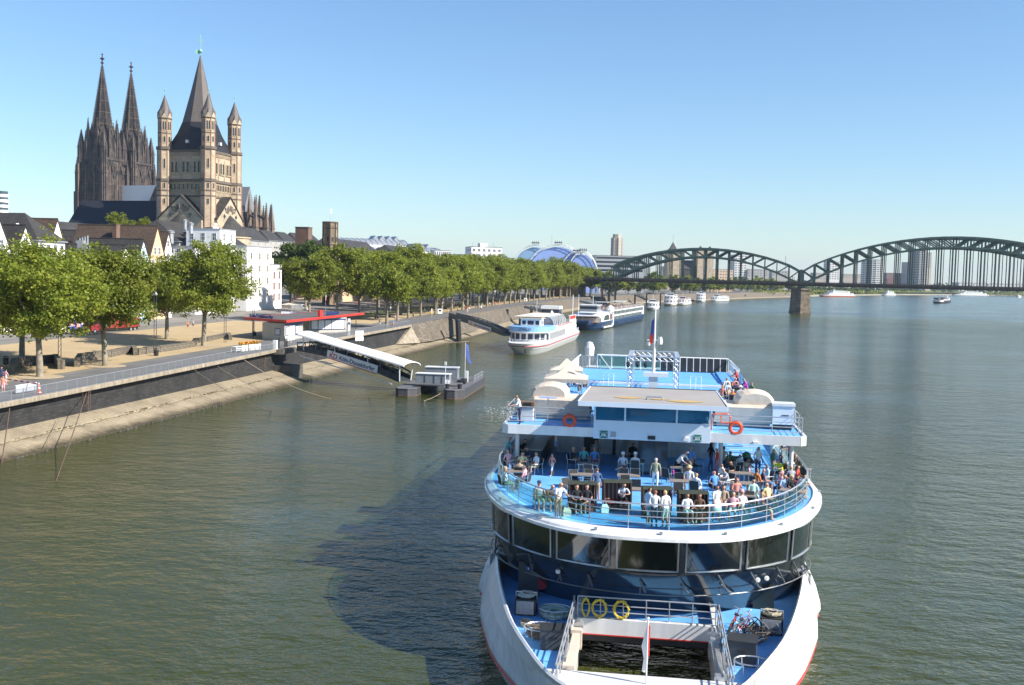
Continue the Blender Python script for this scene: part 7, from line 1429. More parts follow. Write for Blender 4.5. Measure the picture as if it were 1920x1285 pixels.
for s in (-1, 1): mb = MB(); mb.quad((s * 3.15, 12, 10.14), (s * 3.15, 17, 10.14), (s * 3.15, 17, 11.02), (s * 3.15, 12, 11.02)); mb.build('pane', WHG, wh)
mb = MB()
for x in (-3.14, -1.47, 1.35, 3.14): mb.beam((x, 11.85, 10.1), (x, 11.7, 11.06), .1, .1)
for x in (-3.1, 3.1): mb.box(x - .08, x + .08, 16.9, 17.1, 10.1, 11.05)
mb.build('mullion', PALEBL, wh)
ROOFW = mat('stained_roof', (.30, .275, .25), .75, scale=.55, col2=(.36, .33, .30)); STAIN = mat('roof_stain', (.48, .33, .12), .7, var=.15, scale=1)
mb = MB(); mb.hexa([(-3.95, 10.35, 11.08), (3.95, 10.35, 11.08), (3.75, 17.6, 11.08), (-3.75, 17.6, 11.08), (-3.95, 10.3, 11.3), (3.95, 10.3, 11.3), (3.75, 17.6, 11.38), (-3.75, 17.6, 11.38)]); rf = mb.build('wheelhouse_roof', ROOFW, wh)
mb = MB(); mb.beam((-3.97, 10.28, 11.19), (3.97, 10.28, 11.19), .05, .26); mb.beam((-3.97, 10.3, 11.2), (-3.77, 17.6, 11.25), .06, .3); mb.beam((3.97, 10.3, 11.2), (3.77, 17.6, 11.25), .06, .3); mb.beam((-3.77, 17.62, 11.32), (3.77, 17.62, 11.32), .08, .2, 1); mb.build('roof_edge', [PALEBL, BLACK], rf)
for x, y, w, d in ((-1.35, 12.6, .75, .5), (.35, 12.4, .5, .3), (1.75, 11.9, .95, .5)):
 mb = MB(); mb.add([(x + w * math.cos(a) * (1 + .25 * math.sin(3 * a)), y + d * math.sin(a), 11.335 + .0095 * (y - 11.8)) for a in [k * math.pi / 8 for k in range(16)]], [tuple(range(16))]); o = mb.build('rust_stain', STAIN, rf)
mb = MB(); mb.tube([(-.35, 12.2, 11.34), (-.3, 12.1, 11.5), (.5, 12.1, 11.5), (.55, 12.2, 11.34)], .05, 5); mb.build('hatch_handle', ALU, rf)
GREENS = mat('sign_green', (.005, .17, .13), .5)
def muster(x, z):
 b = put('muster_sign', MB().box(-.22, .22, -.02, 0, 0, .4).mesh('muster_sign', GREENS), ship, (x, 11.83, z)); mb = MB()
 for dx, h in ((-.1, .1), (-.035, .13), (.035, .13), (.1, .1)): mb.box(dx - .025, dx + .025, -.024, -.021, .1, .1 + h); mb.lathe([(.022, 0), (.022, .045)], (dx, -.022, .12 + h), 6)
 for sx in (-1, 1):
  for z0, z1 in ((.05, .11), (.35, .29)): mb.beam((sx * .2, -.0225, z0), (sx * .14, -.0225, z1), .003, .03)
 mb.build('pictogram', SWHITE, b)
muster(-2.62, 9.13); muster(2.5, 9.13)
mb = MB(); mb.box(-.2, .22, 11.8, 11.845, 9.15, 9.36); mb.build('vent_plate', HULLD, wh); mb = MB(); mb.box(1.75, 2.05, 11.65, 11.845, 9.18, 9.36); mb.box(5.5, 5.8, 11.7, 11.87, 9.15, 9.3); mb.build('flood_lamp', SWHITE, wh)
mb = MB(); mb.box(-2.25, -1.95, 11.82, 11.847, 9.2, 9.5); mb.build('notice', GALV, wh)
# below the wing: lift block, back wall, counters
mb = MB(); mb.box(-.72, .95, 13.4, 16.5, T1, 9.2); mb.build('lift_block', NAVY, ship); mb = MB(); mb.box(-5.9, 3.6, 19.6, 19.8, T1, 9.2); bw = mb.build('back_wall', mat('wall_grey', (.60, .61, .62), .6, stripes=(0, .42, .05, (.42, .43, .44))), ship)
mb = MB(); mb.box(-4.2, -3.3, 19.54, 19.6, T1, 9.0); mb.box(-2.4, -2.2, 19.5, 19.6, T1, 9.1); mb.build('doorway', HULLD, bw); mb = MB(); mb.hexa([(-2.0, 18.2, T1 + .1), (-1.6, 18.2, T1 + .1), (-.9, 19.4, 9.2), (-1.3, 19.4, 9.2), (-2.0, 18.2, T1 + .25), (-1.6, 18.2, T1 + .25), (-.9, 19.4, 9.35), (-1.3, 19.4, 9.35)]); mb.build('stair', GALV, bw)
mb = MB(); mb.box(1.6, 2.7, 19.4, 19.58, T1 + .9, T1 + 1.9); mb.build('shelf', SWHITE, bw); mb = MB()
for k in range(8): x = 1.7 + .13 * k; mb.box(x, x + .09, 19.3, 19.42, T1 + 1.0 + .4 * (k % 2), T1 + 1.25 + .4 * (k % 2))
mb.build('leaflets', mat('leaflet', (.45, .08, .07), .6, col2=(.6, .5, .3), scale=6), bw)
mb = MB(); mb.box(-7.2, -6.3, 13.6, 22, T1, 7.95); ct = mb.build('bar_counter', HULLD, ship); mb = MB(); mb.box(-7.3, -6.2, 13.5, 22.1, 7.95, 8.02); mb.build('counter_top', mat('counter_grey', (.22, .21, .2), .5), ct); mb = MB(); mb.box(-8.1, -7.2, 17.6, 17.8, T1, 9.2); mb.build('screen_wall', GALV, ship)
mb = MB()
for y in (18.6, 20.6, 22.6):
 mb.tube([(4.2, y, T1), (4.2, y, T1 + 1.0), (6.4, y, T1 + 1.05), (6.4, y, T1)], .03, 5); mb.tube([(4.2, y, T1 + .5), (6.4, y, T1 + .5)], .02, 4)
mb.build('stair_rail', SWHITE, ship); mb = MB(); mb.box(3.7, 8.1, 24, 27, T1 - .2, T1); mb.build('side_deck', DECK, ship)
# rails of the wings and of the sun deck
def srail(pts, h=1.05, nr=4, step=1.3, m=GALV, r=.022, zb_=T2): return railing(ship, [(x, y, zb_) for x, y in pts], h, m, step, nr, r, 'wing_railing')
srail([(-3.3, 12.05), (-8.1, 12.05), (-8.2, 17.2)]); srail([(3.3, 12.05), (8.1, 12.05), (8.2, 17.2)], m=ALU); srail([(-6.9, 17.6), (-6.9, 40)], nr=3); srail([(6.9, 17.6), (6.9, 40)], nr=3)
for s in (-1, 1):
 for k in range(13): y = 18 + 1.7 * k; mb = MB(); mb.quad((s * 6.9, y, T2 + .08), (s * 6.9, y + 1.6, T2 + .08), (s * 6.9, y + 1.6, T2 + .98), (s * 6.9, y, T2 + .98)); mb.build('glass_panel', RAILG, ship)
 mb = MB(); mb.tube([(s * 6.9, 40, T2 + 1.2), (s * 6.75, 50.8, T2 + 1.2)], .07, 5); mb.tube([(s * 6.9, 40, T2 + .1), (s * 6.75, 50.8, T2 + .1)], .05, 5)
 for k in range(11): mb.tube([(s * 6.9, 40 + k * .98, T2), (s * 6.9, 40.49 + k * .98, T2 + 1.2)], .04, 4); mb.tube([(s * 6.9, 40.49 + k * .98, T2 + 1.2), (s * 6.9, 40.98 + k * .98, T2)], .04, 4)
 mb.build('lattice_railing', SWHITE, ship)
mb = MB(); mb.tube([(-5.2, 50.8, T2 + 1.25), (6.75, 50.8, T2 + 1.25)], .09, 6)
for k in range(10): mb.tube([(-5.2 + 1.33 * k, 50.8, T2), (-5.2 + 1.33 * k, 50.8, T2 + 1.25)], .045, 5)
mb.tube([(-4.9, 50.7, T2 + 1.2), (-3.9, 50, T2)], .04, 5); mb.tube([(-4.9, 50.7, T2), (-4.9, 49.8, T2 + .9)], .03, 5); mb.build('stern_railing', SWHITE, ship)
for k in range(9): mb = MB(); x = -5.1 + 1.33 * k; mb.quad((x, 50.8, T2 + .1), (x + 1.25, 50.8, T2 + .1), (x + 1.25, 50.8, T2 + 1.15), (x, 50.8, T2 + 1.15)); mb.build('glass_panel', RAILG, ship)
mb = MB()
for k in range(12): mb.tube([(-6.7 + .13 * k, 50.8, T2), (-6.7 + .13 * k, 50.8, T2 + 1.1)], .02, 4)
mb.tube([(-6.7, 50.8, T2 + 1.1), (-5.2, 50.8, T2 + 1.1)], .03, 4); mb.build('barred_gate', GALV, ship)
mb = MB(); mb.box(-6.6, 6.6, 36.9, 37.35, T2, T2 + .16); mb.build('white_sill', SWHITE, ship); mb = MB(); mb.box(5.6, 6.5, 38, 50, T2, T2 + .12); mb.build('deck_bench', DECK, ship)
# deckhouse behind the wheelhouse, mast, lighting truss
mb = MB(); mb.loft([[(x * k, y, z) for x, y in ((-2.9, 22.2), (2.9, 22.2), (3.6, 23), (3.6, 25.4), (2.9, 26), (-2.9, 26), (-3.2, 25.2), (-3.2, 23))] for k, z in ((1.02, T2), (1.0, T2 + .5), (.92, T2 + .72))]); mb.build('skylight_house', CREAMT, ship); mb = MB(); mb.hexa([(-2.3, 24.5, T2), (-1.3, 24.5, T2), (-1.3, 31, T2), (-2.3, 31, T2), (-2.3, 24.5, T2 + 1.0), (-1.3, 24.5, T2 + 1.0), (-1.3, 31, T2 + .2), (-2.3, 31, T2 + .2)]); mb.build('roof_stair', TREAD, ship)
mb = MB(); mb.box(-.28, .28, 18.6, 19.2, T2, 12.0); mb.box(-.6, .9, 18.5, 19.3, 12.0, 12.25); mb.build('mast_base', PALEBL, ship); mb = MB(); mb.tube([(0, 18.8, 12), (0, 18.8, 16.2)], [.11, .05], 8); mb.box(-.45, .45, 18.75, 18.85, 14.2, 14.28); mb.lathe([(.14, 14.0), (.16, 14.2), (.1, 14.45)], (.35, 18.8, 0), 8); mb.lathe([(.1, 13.9), (.12, 14.1)], (-.35, 18.8, 0), 8); mb.build('mast', SWHITE, ship)
def truss(a, b, w=.32):
 a, b = Vector(a), Vector(b); d = b - a; n = max(2, int(d.length / .42)); t = d.normalized(); s = t.cross(Vector((0, 1, 0.01))).normalized() * w / 2; u = Vector(t.cross(s)).normalized() * w / 2; mb = MB()
 for sg, ug in ((1, 1), (1, -1), (-1, 1), (-1, -1)): mb.tube([a + s * sg + u * ug, b + s * sg + u * ug], .03, 4)
 for k in range(n):
  p, q = a + d * k / n, a + d * (k + 1) / n
  for (s1, u1), (s2, u2) in (((1, 1), (-1, 1)), ((-1, -1), (1, -1)), ((1, 1), (1, -1)), ((-1, 1), (-1, -1))): mb.tube([p + s * s1 + u * u1, q + s * s2 + u * u2], .016, 4)
 mb.build('lighting_truss', ALU, ship)
for y in (33, 39):
 for x in (-1.75, 1.75): truss((x, y, T2), (x, y, 11.9))
 truss((-1.9, y, 12.0), (1.9, y, 12.0))
for x in (-1.75, 1.75): truss((x, 33, 12.02), (x, 39, 12.02))
SPOT = MB().lathe([(.07, 0), (.13, .06), (.15, .38), (.12, .4)], n=10).mesh('spotlight', BLACK)
for x in (-1.9, -1.2, -.6, .1, .8, 1.3): put('spotlight', SPOT, ship, (x, 32.9, 11.35), rot=(.5, 0, 0))
for x in (-1.3, .3, 1.2): put('spotlight', SPOT, ship, (x, 39, 11.45), rot=(.5, 0, 0))
for x in (-3.4, 3.2): mb = MB(); mb.tube([(x - .4, 34, T2), (x - .4, 34, T2 + 1.1), (x + .4, 34, T2 + 1.1), (x + .4, 34, T2)], .025, 4); mb.tube([(x, 34, T2), (x, 34, T2 + 1.1)], .02, 4); mb.build('hoop_rail', SWHITE, ship)
mb = MB(); mb.tube([(-6.5, 60, 6.5), (-6.5, 60, 10)], .1, 6); mb.lathe([(.05, 9.9), (.45, 10.1), (.5, 10.9), (.3, 11.4), (.05, 11.5)], (-6.5, 60, 0), 12); mb.build('radome', SWHITE, ship)
mb = MB(); mb.box(-7.9, 7.9, 51.3, 80, 3, 7.4); mb.build('aft_house', SWHITE, ship)
# ---- separate things on board ------------------------------------------------
def onship(name, label, cat, x, y, z, rz=0.0, group=None): return thing(name, label, cat, SW(x, y, z), -STH + rz, group)
t = onship('flag', 'blue and red flag hanging on the white mast of the event ship', 'flag', 0, 18.75, 14.3); mb = MB(); mb.loft([[(-.05, 0, 1.3), (-.2, .05, 1.1), (-.12, .1, 1.0)], [(-.05, 0, .4), (-.26, .06, .3), (-.16, .12, .25)], [(-.08, 0, -.2), (-.24, .06, -.25), (-.16, .1, -.3)]], closed=False); mb.build('cloth', mat('mast_flag', (.07, .10, .40), .7), t); mb = MB(); mb.loft([[(-.1, -.02, .35), (-.3, 0, .2)], [(-.1, -.02, -.25), (-.3, 0, -.3)]], closed=False); mb.build('red_band', RED, t)
t = onship('flag', 'furled white and red flag on the short pole at the bow well', 'flag', .1, -6.4, 2.5); mb = MB(); mb.tube([(0, 0, 0), (0, 0, 2.55)], .035, 6); mb.ball((0, 0, 2.6), .06, 6); mb.build('pole', SWHITE, t); mb = MB(); mb.loft([[(0, 0, 2.4), (.08, .03, 2.35), (-.02, .06, 2.3)], [(0.02, 0, 1.6), (-.22, .05, 1.5), (-.1, .1, 1.55)], [(.05, 0, 1.1), (-.12, .06, 1.0), (.02, .08, .95)], [(.02, 0, .6), (-.18, .05, .5), (-.05, .08, .45)]], closed=False); mb.build('cloth', mat('bow_flag', (.72, .70, .68), .7, var=.05, scale=2), t); mb = MB(); mb.loft([[(.03, -.02, 2.4), (.09, 0, 2.3)], [(.04, -.02, 1.2), (.09, 0, 1.1)]], closed=False); mb.build('red_field', RED, t)
RINGM = MB().tube([(.29 * math.cos(a), 0, .29 * math.sin(a)) for a in [k * math.pi / 10 for k in range(20)]], .085, 7, closed=True).mesh('ring', ORANGE); GRAB = MB().tube([(.38 * math.cos(a) * (1 + .04 * (k % 5 == 0)), -.02, .38 * math.sin(a)) for k, a in enumerate([k * math.pi / 10 for k in range(20)])], .018, 4, closed=True).mesh('grab_line', RED)
for x, z, lab in ((-4.55, 9.98, 'orange life ring on the left wing railing of the event ship'), (4.55, 9.98, 'orange life ring on the right wing railing of the event ship')):
 t = onship('life_ring', lab, 'life ring', x, 11.93, z, 0, 'life rings on the wing railings'); put('ring', RINGM, t); put('grab_line', GRAB, t)
def tarp(x0, x1, lab, hump):
 t = onship('covered_boat', lab, 'rescue boat', (x0 + x1) / 2, 16.2, T2, 0, 'tarpaulin covered rescue boats on the wings'); w = (x1 - x0) / 2; mb = MB(); mb.loft([[(-w, 1.1 * s, z0), (-w * .95, 1.25 * s, z1), (w * .95, 1.25 * s, z1), (w, 1.1 * s, z0)] for s, z0, z1 in ((-1, .25, 1.15), (-.9, .3, 1.3), (.9, .3, 1.3), (1, .25, 1.1))]); mb.build('tarpaulin', CREAMT, t)
 mb = MB(); mb.loft([[(hump + 1.05 * k * math.cos(a) * (1.0 if math.cos(a) > 0 else 1.15), y, 1.28 + .78 * k * max(0, math.sin(a)) ** .7) for a in [math.pi * i / 10 for i in range(11)]] for k, y in ((.85, -1.0), (1.0, -.7), (1.0, .8), (.8, 1.1))]); mb.build('hood', CREAMT, t); mb = MB(); mb.box(-w * .9, w * .9, -.9, .9, 0, .3); mb.build('cradle', GALV, t)
tarp(-7.0, -3.6, 'cream tarpaulin covered boat on the left wing beside the officer', -.7); tarp(3.55, 6.9, 'cream tarpaulin covered boat on the right wing behind the orange bench frame', .7)
t = onship('deck_cabinet', 'grey white cabinet at the outer end of the right wing', 'cabinet', 7.4, 15.2, T2); mb = MB(); mb.box(-.6, .6, -.5, .5, .3, 1.35); mb.build('body', PALEBL, t); mb = MB(); mb.box(-.65, .65, -.56, .55, 1.35, 1.5); mb.build('lid', SWHITE, t); mb = MB(); mb.box(-.1, .3, -.53, -.502, .8, .85); mb.build('handle', BLACK, t); mb = MB(); mb.box(-.5, .5, -.4, .4, 0, .3); mb.build('plinth', HULLD, t)
t = onship('control_desk', 'brown control desk in front of the officer on the left wing', 'control desk', -7.3, 14.3, T2); mb = MB(); mb.box(-.45, .45, -.3, .3, 0, .75); mb.build('stand', RIMG, t); mb = MB(); mb.box(-.5, .5, -.35, .3, .75, 1.1); mb.build('panel', mat('desk_brown', (.16, .10, .06), .6), t); mb = MB(); mb.box(-.1, .35, -.37, -.352, .8, 1.05); mb.build('dial', BLACK, t)
t = onship('board_on_pole', 'small blue white panel on a pole on the left wing', 'panel', -5.9, 13.1, T2); mb = MB(); mb.tube([(0, 0, 0), (0, 0, 1.5)], .03, 5); mb.build('pole', ALU, t); mb = MB(); mb.box(-.5, .5, -.3, .3, 1.5, 1.54); mb.build('board', mat('panel_blue', (.35, .42, .62), .4), t)
t = onship('orange_frame', 'orange tubular frame beside the right wheelhouse wall', 'frame', 3.75, 13.4, T2); mb = MB()
for p in ([(-.4, 0, .9), (.45, 0, .95), (.6, 0, .8), (.6, 0, 0)], [(.1, 0, .95), (.1, 0, .45), (.6, 0, .45)], [(-.4, 0, .9), (-.4, .3, 0)]): mb.tube(p, .05, 6)
mb.build('tubes', ORANGE, t)
def gazebo(x, y, w, lab):
 t = onship('pop_up_tent', lab, 'tent', x, y, T2, .05, 'white pop-up tents on the sun deck'); mb = MB(); a = w / 2; mb.loft([[(-a, -a, 1.75), (a, -a, 1.75), (a, a, 1.75), (-a, a, 1.75)], [(-a * 1.02, -a * 1.02, 2.0), (a * 1.02, -a * 1.02, 2.0), (a * 1.02, a * 1.02, 2.0), (-a * 1.02, a * 1.02, 2.0)], [(-a * .45, -a * .45, 2.26), (a * .45, -a * .45, 2.26), (a * .45, a * .45, 2.26), (-a * .45, a * .45, 2.26)], [(-.04, -.04, 2.72), (.04, -.04, 2.72), (.04, .04, 2.72), (-.04, .04, 2.72)]], cap=False); mb.build('canopy', CREAMT, t)
 for sx in (-1, 1):
  for sy in (-1, 1): mb = MB(); mb.tube([(sx * a, sy * a, 0), (sx * a, sy * a, 1.8)], .03, 5); mb.build('leg', ALU, t)
gazebo(-5.5, 20.6, 2.7, 'nearer white pop-up tent on the left of the sun deck'); gazebo(-6.0, 26.5, 2.2, 'farther, smaller white pop-up tent on the left of the sun deck')
t0 = onship('folded_lounger', 'black deck lounger folded upright against the stern railing, leftmost of the row', 'lounger', .9, 50.2, T2, 0, 'folded loungers at the stern railing'); mb = MB(); mb.hexa([(-.26, 0, .05), (.26, 0, .05), (.26, .06, .05), (-.26, .06, .05), (-.26, .3, 1.25), (.26, .3, 1.25), (.26, .36, 1.25), (-.26, .36, 1.25)]); mb.build('cloth', BLACK, t0); mb = MB(); mb.beam((-.29, 0, .05), (-.29, .33, 1.25), .04, .05); mb.beam((.29, 0, .05), (.29, .33, 1.25), .04, .05); mb.build('frame', SWHITE, t0)
for k in range(1, 10): copy_tree(t0, SW(.9 + .6 * k, 50.2, T2), None, f'black deck lounger folded upright against the stern railing, {ORD[k]} from the left of the row')
# bow deck gear
ROPEG = mat('green_rope', (.12, .30, .22), .8, col2=(.60, .64, .58), scale=14); ROPED = mat('dark_rope', (.05, .045, .04), .9, col2=(.16, .13, .10), scale=14); ROPEB = mat('beige_rope', (.33, .29, .20), .9, var=.2); HOSEY = mat('yellow_hose', (.62, .47, .05), .6, var=.15, scale=3)
def coil(mb, c, r, n, h, seed, th=.035, jit=.14, sz=1.0):
 rr = random.Random(seed); P = []
 for k in range(n * 12): a = k * math.pi / 6; q = r * (.55 + .45 * abs(math.sin(k * .043 + seed))) * rr.uniform(1 - jit, 1 + jit); P.append((c[0] + q * math.cos(a), c[1] + q * math.sin(a) * sz, c[2] + th + h * k / (n * 12) + rr.uniform(-.02, .04)))
 mb.tube(P, th, 5)
def winch(px, py, lab, m_, rzz=0):
 p = SL(px, py, T0); t = onship('mooring_winch', lab, 'winch', p.x, p.y, T0, rzz, 'mooring winches on the bow deck'); mb = MB(); mb.box(-.5, .5, -.35, .6, 0, .75); mb.build('housing', HULLD, t); mb = MB(); mb.hexa([(-.42, -.5, .1), (.42, -.5, .1), (.42, -.38, .1), (-.42, -.38, .1), (-.42, -.42, .7), (.42, -.42, .7), (.42, -.36, .7), (-.42, -.36, .7)]); mb.build('tread_plate', TREAD, t); mb = MB(); coil(mb, (0, .15, .75), .42, 7, .16, 3, .04); mb.build('rope_coil', m_, t); mb = MB(); mb.tube([(-.5, .1, .5), (-.5, .1, 1.0), (.5, .1, 1.0), (.5, .1, .5)], .035, 5); mb.build('hoop', ALU, t)
winch(986, 1150, 'mooring winch with a pale rope coil on the left of the bow deck', mat('pale_coil', (.42, .44, .40), .9, var=.2)); winch(1446, 1186, 'mooring winch with a beige rope coil on the right of the bow deck', ROPEB, -.1)
p = SL(986, 1128, T0); t = onship('notice_locker', 'dark upright locker with a round blue sign behind the left winch', 'locker', p.x, p.y + .9, T0); mb = MB(); mb.box(-.5, .5, -.12, .3, 0, 1.75); mb.build('door', mat('locker_dark', (.05, .055, .06), .5), t); mb = MB(); mb.tube([(0, -.121, 1.45), (0, -.135, 1.45)], .13, 16); sg = mb.build('blue_disc', mat('sign_blue', (.02, .13, .42), .5), t); mb = MB(); mb.box(-.025, .025, -.142, -.136, 1.38, 1.49); mb.ball((0, -.138, 1.52), .025, 6); mb.build('white_mark', SWHITE, sg)
mb = MB(); mb.tube([(.62, -.1, .75), (.62, .25, .75)], .36, 14); o = mb.build('hose_reel', mat('reel_red', (.35, .02, .03), .5), t, label='red hose reel')
p = SL(1438, 1150, T0); t = onship('deck_locker', 'dark green black locker behind the right winch with a red side', 'locker', p.x - .05, p.y + .8, T0, -.1); mb = MB(); mb.box(-.55, .45, -.3, .35, 0, 1.15); mb.build('body', mat('locker_green', (.03, .04, .035), .5), t); mb = MB(); mb.box(-.62, -.552, -.25, .3, .2, 1.0); mb.build('red_panel', MATS['reel_red'], t)
def basket(px, py, r, lab, fill):
 p = SL(px, py, T0); t = onship('rope_basket', lab, 'rope basket', p.x, p.y, T0, 0, 'round rope baskets on the bow deck'); mb = MB(); mb.tube([(r * math.cos(a), r * .8 * math.sin(a), .5) for a in [k * math.pi / 10 for k in range(20)]], .035, 6, closed=True); mb.build('hoop', ALU, t); mb = MB()
 for k in range(6): a = k * math.pi / 3; mb.tube([(r * math.cos(a), r * .8 * math.sin(a), .5), (r * .9 * math.cos(a), r * .72 * math.sin(a), 0)], .022, 4)
 mb.build('stanchion', ALU, t)
 if fill: mb = MB(); coil(mb, (0, 0, .02), r * .8, 9, .4, int(px), .05, .2, .8); mb.build('rope_heap', fill, t)
basket(1040, 1160, .75, 'round basket of green and white rope left of the well', ROPEG); basket(1015, 1196, .78, 'round basket of dark rope nearer the left bulwark', ROPED); basket(1408, 1262, .7, 'empty round hoop basket at the right of the well', None)
mb = MB(); coil(mb, (0, 0, 0), .3, 6, .18, 2, .035); p = SL(988, 1174, T0); tag(mb.build('rope_coil', ROPEB, None, loc=SW(p.x, p.y, T0)), 'small beige rope coil lying by the left bulwark', 'rope coil')
def chest(px, py, w, d, h, lab, rzz=0):
 p = SL(px, py, T0); t = onship('deck_chest', lab, 'chest', p.x, p.y + d / 2, T0, rzz, 'dark deck chests beside the well'); mb = MB(); mb.box(-w / 2, w / 2, -d / 2, d / 2, 0, h); mb.build('body', mat('chest_dark', (.045, .05, .055), .5, var=.15), t); mb = MB(); mb.box(-w / 2 - .03, w / 2 + .03, -d / 2 - .03, d / 2 + .03, h, h + .06); mb.build('lid', HULLD, t); mb = MB(); mb.box(-.15, .15, -d / 2 - .04, -d / 2, h * .6, h * .68); mb.build('handle', BLACK, t)
chest(1035, 1220, 1.15, .9, .85, 'dark chest with ropes beside the left rail of the well', .1); chest(1392, 1250, 1.2, 1.0, 1.0, 'dark chest below the tangle of bicycles right of the well', -.15)
def bicycle(x, y, rz, tilt, frame_m, lab):
 t = onship('bicycle', lab, 'bicycle', x, y, T0, rz, 'bicycles piled right of the bow well'); t.rotation_euler = (tilt, 0, -STH + rz); r = .34
 for wx in (-.52, .52): w = put('wheel', MB().tube([(r * math.cos(a), 0, r * math.sin(a)) for a in [k * math.pi / 8 for k in range(16)]], .028, 5, closed=True).mesh('wheel', BLACK), t, (wx, 0, r)); mb = MB(); [mb.tube([(-r * math.cos(a), 0, -r * math.sin(a)), (r * math.cos(a), 0, r * math.sin(a))], .008, 3) for a in (0, .8, 1.6, 2.4)]; mb.build('spokes', ALU, w)
 mb = MB()
 for P in ([(-.52, 0, r), (-.12, 0, .3), (-.22, 0, .85)], [(-.12, 0, .3), (.36, 0, .78), (-.2, 0, .76)], [(-.52, 0, r), (-.2, 0, .76)], [(.52, 0, r), (.34, 0, .98)]): mb.tube(P, .022, 5)
 mb.build('frame', frame_m, t); mb = MB(); mb.tube([(.3, -.26, 1.0), (.36, 0, .99), (.3, .26, 1.0)], .016, 5); mb.build('handlebar', ALU, t); mb = MB(); mb.box(-.34, -.1, -.07, .07, .86, .92); mb.build('saddle', BLACK, t)
b0 = SL(1385, 1200, T0)
for i, (dx, dy, rz, tl, m_, lb) in enumerate(((-.3, 1.3, 1.3, .35, RED, 'red framed bicycle at the back of the pile'), (-.1, .9, 1.0, .5, ALU, 'silver framed bicycle in the middle of the pile'), (.25, .5, 1.5, .7, BLACK, 'black framed bicycle in the middle of the pile'), (.55, .9, .7, -.5, mat('dark_red_frame', (.30, .03, .05), .4), 'dark red framed bicycle on the right of the pile'), (.5, .1, 1.8, .9, BLACK, 'black framed bicycle leaning over the chest'), (.9, .3, 1.2, 1.0, DARKSTEEL, 'dark grey bicycle lying at the right end of the pile'))): bicycle(b0.x + dx, b0.y + dy, rz, tl, m_, lb)
for i, (x, sq, lab) in enumerate(((-2.72, .45, 'narrow yellow hose coil, leftmost on the well railing'), (-2.1, .85, 'wide yellow hose coil, second on the well railing'), (-1.1, .9, 'yellow hose coil hanging apart on the well railing'))):
 mb = MB(); rr = random.Random(i); P = []
 for k in range(60): a = k * math.pi / 6; q = rr.uniform(.31, .43); P.append((q * sq * math.cos(a), -.1 + rr.uniform(-.06, .06), -.42 + q * 1.05 * math.sin(a)))
 mb.tube(P, .028, 5); tag(mb.build('hose_coil', HOSEY, None, loc=SW(x, 1.25, 3.36), rot=(0, 0, -STH)), lab, 'hose', 'yellow hose coils on the well railing')
mb = MB(); coil(mb, (0, 0, 0), .5, 5, .5, 9, .03, .3); tag(mb.build('cable_heap', ROPED, None, loc=SW(b0.x + .9, b0.y + .2, T0)), 'heap of black cable under the bicycles', 'cable')
# wake and bow foam: small flakes of white water
FOAM = mat('foam', (.62, .62, .55), .8, var=.1); g = np.random.default_rng(2); mb = MB()
def foam(px, py, rx, ry, n, s0, local=None):
 c = W(px, py, 0) if local is None else SW(*local, 0)
 for _ in range(n):
  x, y = c.x + g.normal() * rx, c.y + g.normal() * ry; s = s0 * g.uniform(.3, 1.2); k = 5; z = .012 + g.uniform(0, .03); mb.add([(x + math.cos(a) * s * g.uniform(.5, 1.3), y + math.sin(a) * s * .6 * g.uniform(.5, 1.3), z + g.uniform(0, .03)) for a in [q * 2 * math.pi / k for q in range(k)]], [tuple(range(k))])
foam(955, 772, 1.4, 5, 150, .16); foam(925, 775, 1.2, 4, 60, .12)
for dx, dy in ((-1.6, -3.0), (-1.2, -2.8), (-.9, -2.9), (-.6, -2.95)): foam(0, 0, .22, .12, 60, .06, (dx, dy))
for dx, dy in ((-1.2, -1.0), (-1.9, -1.6), (-1.0, -1.7), (.9, -2.6)): foam(0, 0, .18, .16, 34, .04, (dx, dy))
foam(1200, 640, 3, 9, 0, .1); mb.build('foam', FOAM, kind='stuff', label='flecks of white foam in the bow well and behind the stern')
